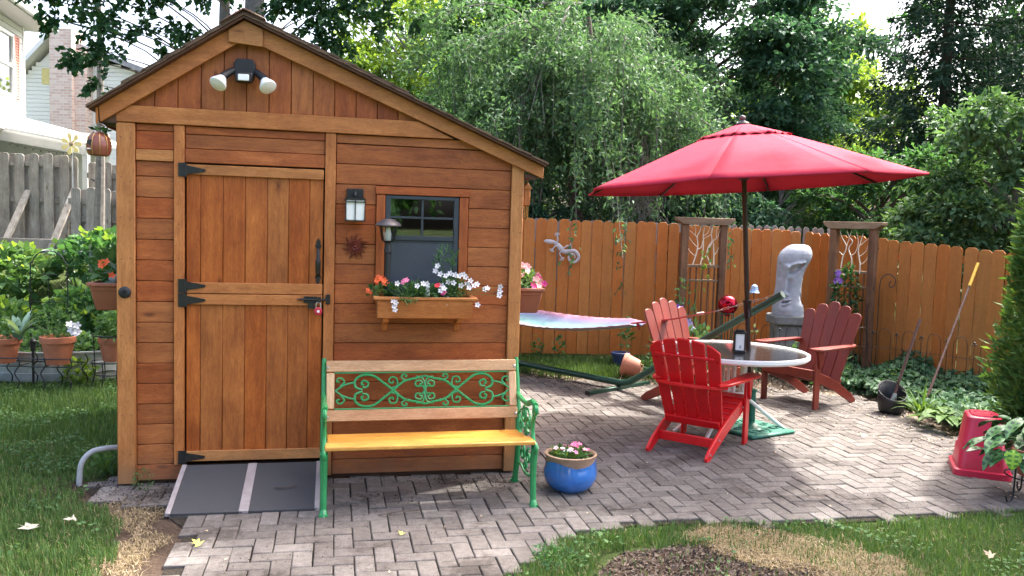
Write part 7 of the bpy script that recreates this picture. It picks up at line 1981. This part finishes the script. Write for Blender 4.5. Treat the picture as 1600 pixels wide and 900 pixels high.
# planting by the statue and first trellis
for (x, y, rx, h, n, mat, nm, lab, L_) in [(2.05, 9.75, .42, .62, 520, 'leaf_shrub', 'flowering_shrub', 'variegated leafy shrub below the first trellis, left of the red gazing ball', .09), (3.45, 9.30, .40, .50, 420, 'leaf_shrub', 'flowering_shrub', 'pale green leafy shrub in front of the statue pedestal', .08),
                                  (2.75, 9.85, .35, .32, 300, 'leaf_ivy', 'leafy_shrub', 'low dark leafy shrub between gazing ball and statue', .07), (1.75, 9.15, .3, .30, 200, 'leaf_ivy', 'leafy_shrub', 'low leafy shrub beyond the left brick red chair', .07)]:
    p = empty(nm, (x, y, 0), 0, lab, 'shrub'); foliage('leaves', mat, p, (0, 0, h * .5), (rx, rx * .7, h * .5), n, L_, L_ * .55, up=.4, shell=.4); stems('stem', 'stem_green', p, (0, 0, 0), [(rnd.uniform(-rx, rx) * .7, rnd.uniform(-.2, .2), h * rnd.uniform(.5, .9)) for _ in range(9)], .005)
p = empty('clematis', (2.02, 9.85, .5), 0, 'clematis climbing the first trellis with a few lilac flowers', 'flower')
foliage('leaves', 'leaf_shrub', p, (.1, .30, .25), (.14, .06, .42), 60, .07, .045, shell=.2); foliage('leaves', 'leaf_bright', p, (.36, .42, .75), (.04, .03, .3), 12, .09, .07)
stems('stem', 'stem_green', p, (0, 0, -.4), [(.2, .35, .3), (.35, .42, .9), (0, .2, .5)], .005)
for x, z in ((.08, .10), (.10, .04), (-.05, .22), (.03, -.10)): flower(p, (x, -.05, z), .055, 'petal_lilac', petals=6)
flower(p, (-.06, .0, .27), .05, 'petal_purple', petals=6); flower(p, (-.01, .0, .25), .05, 'petal_purple', petals=6)
p = empty('dark_clematis', (4.0, 9.88, .3), 0, 'dark leafy vine with purple flowers climbing the trellis near the fence corner', 'flower')
foliage('leaves', 'leaf_maple', p, (-.02, .02, .62), (.16, .12, .42), 420, .065, .04, up=-.3, shell=.2); stems('stem', 'bark', p, (0, 0, -.3), [(.0, 0, .9), (.08, 0, .5)], .006)
for k in range(6): flower(p, (-.16 + rnd.uniform(-.04, .04), -.06, .88 + rnd.uniform(-.06, .08)), .035, 'petal_purple', petals=6)
p = empty('daylily', (3.80, 7.55, 0), 0, 'clump of arching strap leaves beside the black bucket', 'plant'); arch_blades('leaves', 'leaf_hosta', p, (0, 0, 0), 42, .48, .022, spread=1.0)
p = empty('daylily', (4.05, 7.05, 0), 0, 'second clump of arching strap leaves nearer the red tote', 'plant'); arch_blades('leaves', 'leaf_hosta', p, (0, 0, 0), 38, .45, .026, spread=1.0)
p = empty('hosta', (3.86, 7.25, 0), 0, 'hosta with broad rounded leaves between the two strap leaf clumps', 'plant')
for k in range(16):
    a = rnd.uniform(0, 6.28); broad_leaf('leaf', None, p, (.05 * math.cos(a), .05 * math.sin(a), .05 + rnd.uniform(0, .10)), (math.cos(a), math.sin(a), .45), rnd.uniform(.20, .27), rnd.uniform(.085, .12), 'leaf_hosta', droop=.5)
p = empty('daylily', (2.62, 9.55, 0), 0, 'grassy clump of narrow leaves left of the statue pedestal', 'plant'); arch_blades('leaves', 'leaf_garden', p, (0, 0, 0), 40, .48, .018, spread=.8)
p = empty('weed_tuft', (-2.55, 5.28, 0), R(0), 'tall weeds and grass growing round the conduit at the shed corner', 'plant'); arch_blades('blades', 'leaf_hosta', p, (-.05, 0, 0), 22, .32, .010, spread=.8); foliage('leaves', 'leaf_garden', p, (0, 0, .07), (.12, .10, .07), 70, .06, .04)
p = empty('weed_tuft', (-2.22, 4.98, 0), 0, 'small wispy weed growing at the foot of the left shed corner post', 'plant'); foliage('leaves', 'leaf_garden', p, (0, 0, .06), (.07, .05, .07), 150, .022, .007)
p = empty('weed_tuft', (.06, 3.92, 0), 0, 'dark leafy weed at the paver edge in the foreground', 'plant'); foliage('leaves', 'leaf_mid', p, (.20, .16, .02), (.13, .16, .035), 170, .035, .014)
p = empty('broad_weed', (-3.15, 4.75, 0), 0, 'pale broad leafed weed in the grass at the left frame edge', 'plant'); foliage('leaves', 'leaf_garden', p, (0, 0, .05), (.10, .10, .05), 26, .12, .035)
p = empty('soil_weed', (1.02, 3.75, -.01), 0, 'tiny green weed in the bare mulch at the bottom of the picture', 'plant'); foliage('leaves', 'leaf_garden', p, (0, 0, .02), (.03, .03, .015), 14, .05, .03)
foliage_l = [(-.9, 10.1), (.35, 10.45), (.62, 10.5)]
for x, y in foliage_l[1:]:
    p = empty('fence_weed', (x, y, 0), 0, 'leafy weed growing through the grass against the fence, %s' % ('nearer the shed' if x < .5 else 'farther from the shed'), 'plant'); foliage('leaves', 'leaf_garden', p, (0, 0, .15), (.06, .05, .16), 26, .08, .05)

# ---- fallen leaves on grass and pavers
def fallen(x, y, z, s, mat, label, lobes=5, rz=0):
    P = []
    for i in range(lobes * 2):
        a = math.pi * (-.15 + 1.3 * i / (lobes * 2 - 1)); r_ = s * ((1.0 if i % 2 else .45) * (1 if 2 < i < 8 else .8)); P.append((r_ * math.cos(a), r_ * math.sin(a), .1 * s * math.sin(i * 1.9) + .15 * r_))
    P.append((0, -.35 * s, 0)); n = len(P)
    b = MB().add([(0, 0, 0)] + P, [[0, i + 1, (i + 1) % n + 1] for i in range(n)])
    o_ = b.build('fallen_leaf', mat, None, loc=(x, y, z), rot=(rnd.uniform(-.3, .3), rnd.uniform(-.3, .3), rz), smooth=False)
    tag(o_, label, 'leaf', 'fallen leaves')
fallen(-1.558, 4.129, .012, .045, 'yellow_leaf', 'yellow-green leaf lying on the pavers below the ramp', rz=1)
fallen(-2.47, 4.21, .035, .075, 'pale_leaf', 'large pale maple leaf on the left grass at the bottom of the picture', rz=.5)
fallen(-2.32, 4.36, .035, .05, 'pale_leaf', 'grey-white curled leaf on the left grass just above the largest pale leaf', rz=2)
fallen(-3.28, 5.64, .04, .05, 'pale_leaf', 'pale leaf on the left grass level with the conduit pipe', rz=3)
fallen(-2.55, 5.9, .04, .045, 'pale_leaf', 'pale leaf on the grass close to the shed wall', rz=1)
fallen(.905, 3.72, .012, .06, 'pale_leaf', 'white leaf lying on the bare mulch in the foreground', 3, rz=.3)
fallen(2.55, 4.25, .03, .045, 'straw', 'tan leaf on the front grass at the lower right', rz=.3)
fallen(3.1, 4.6, .03, .05, 'pale_leaf', 'pale leaf on the front grass near the right frame edge', rz=1.3)
fallen(3.0, 6.9, .012, .055, 'pale_leaf', 'pale leaf on the pavers between the right chair and the bucket', rz=2.2)
fallen(3.12, 6.82, .012, .04, 'dry_leaf', 'small dry leaf next to the pale leaf on the pavers', rz=.2)
fallen(-.55, 4.35, .012, .028, 'yellow_leaf', 'small yellow leaf on the pavers in front of the bench', rz=.7)
for pts_, lab, cat_ in (([(-.72, 4.62, .012), (-.62, 4.66, .020), (-.50, 4.72, .012)], 'thin curved twig on the pavers below the bench', 'twig'),
                    ([(-1.38, 4.86, .075), (-1.32, 4.87, .075), (-1.26, 4.90, .083)], 'short twig lying on the dark ramp', 'twig')):
    tag(MB().tube(spline([Vector(q) for q in pts_], 4), .004, 5).build('twig', 'bark'), lab, cat_)
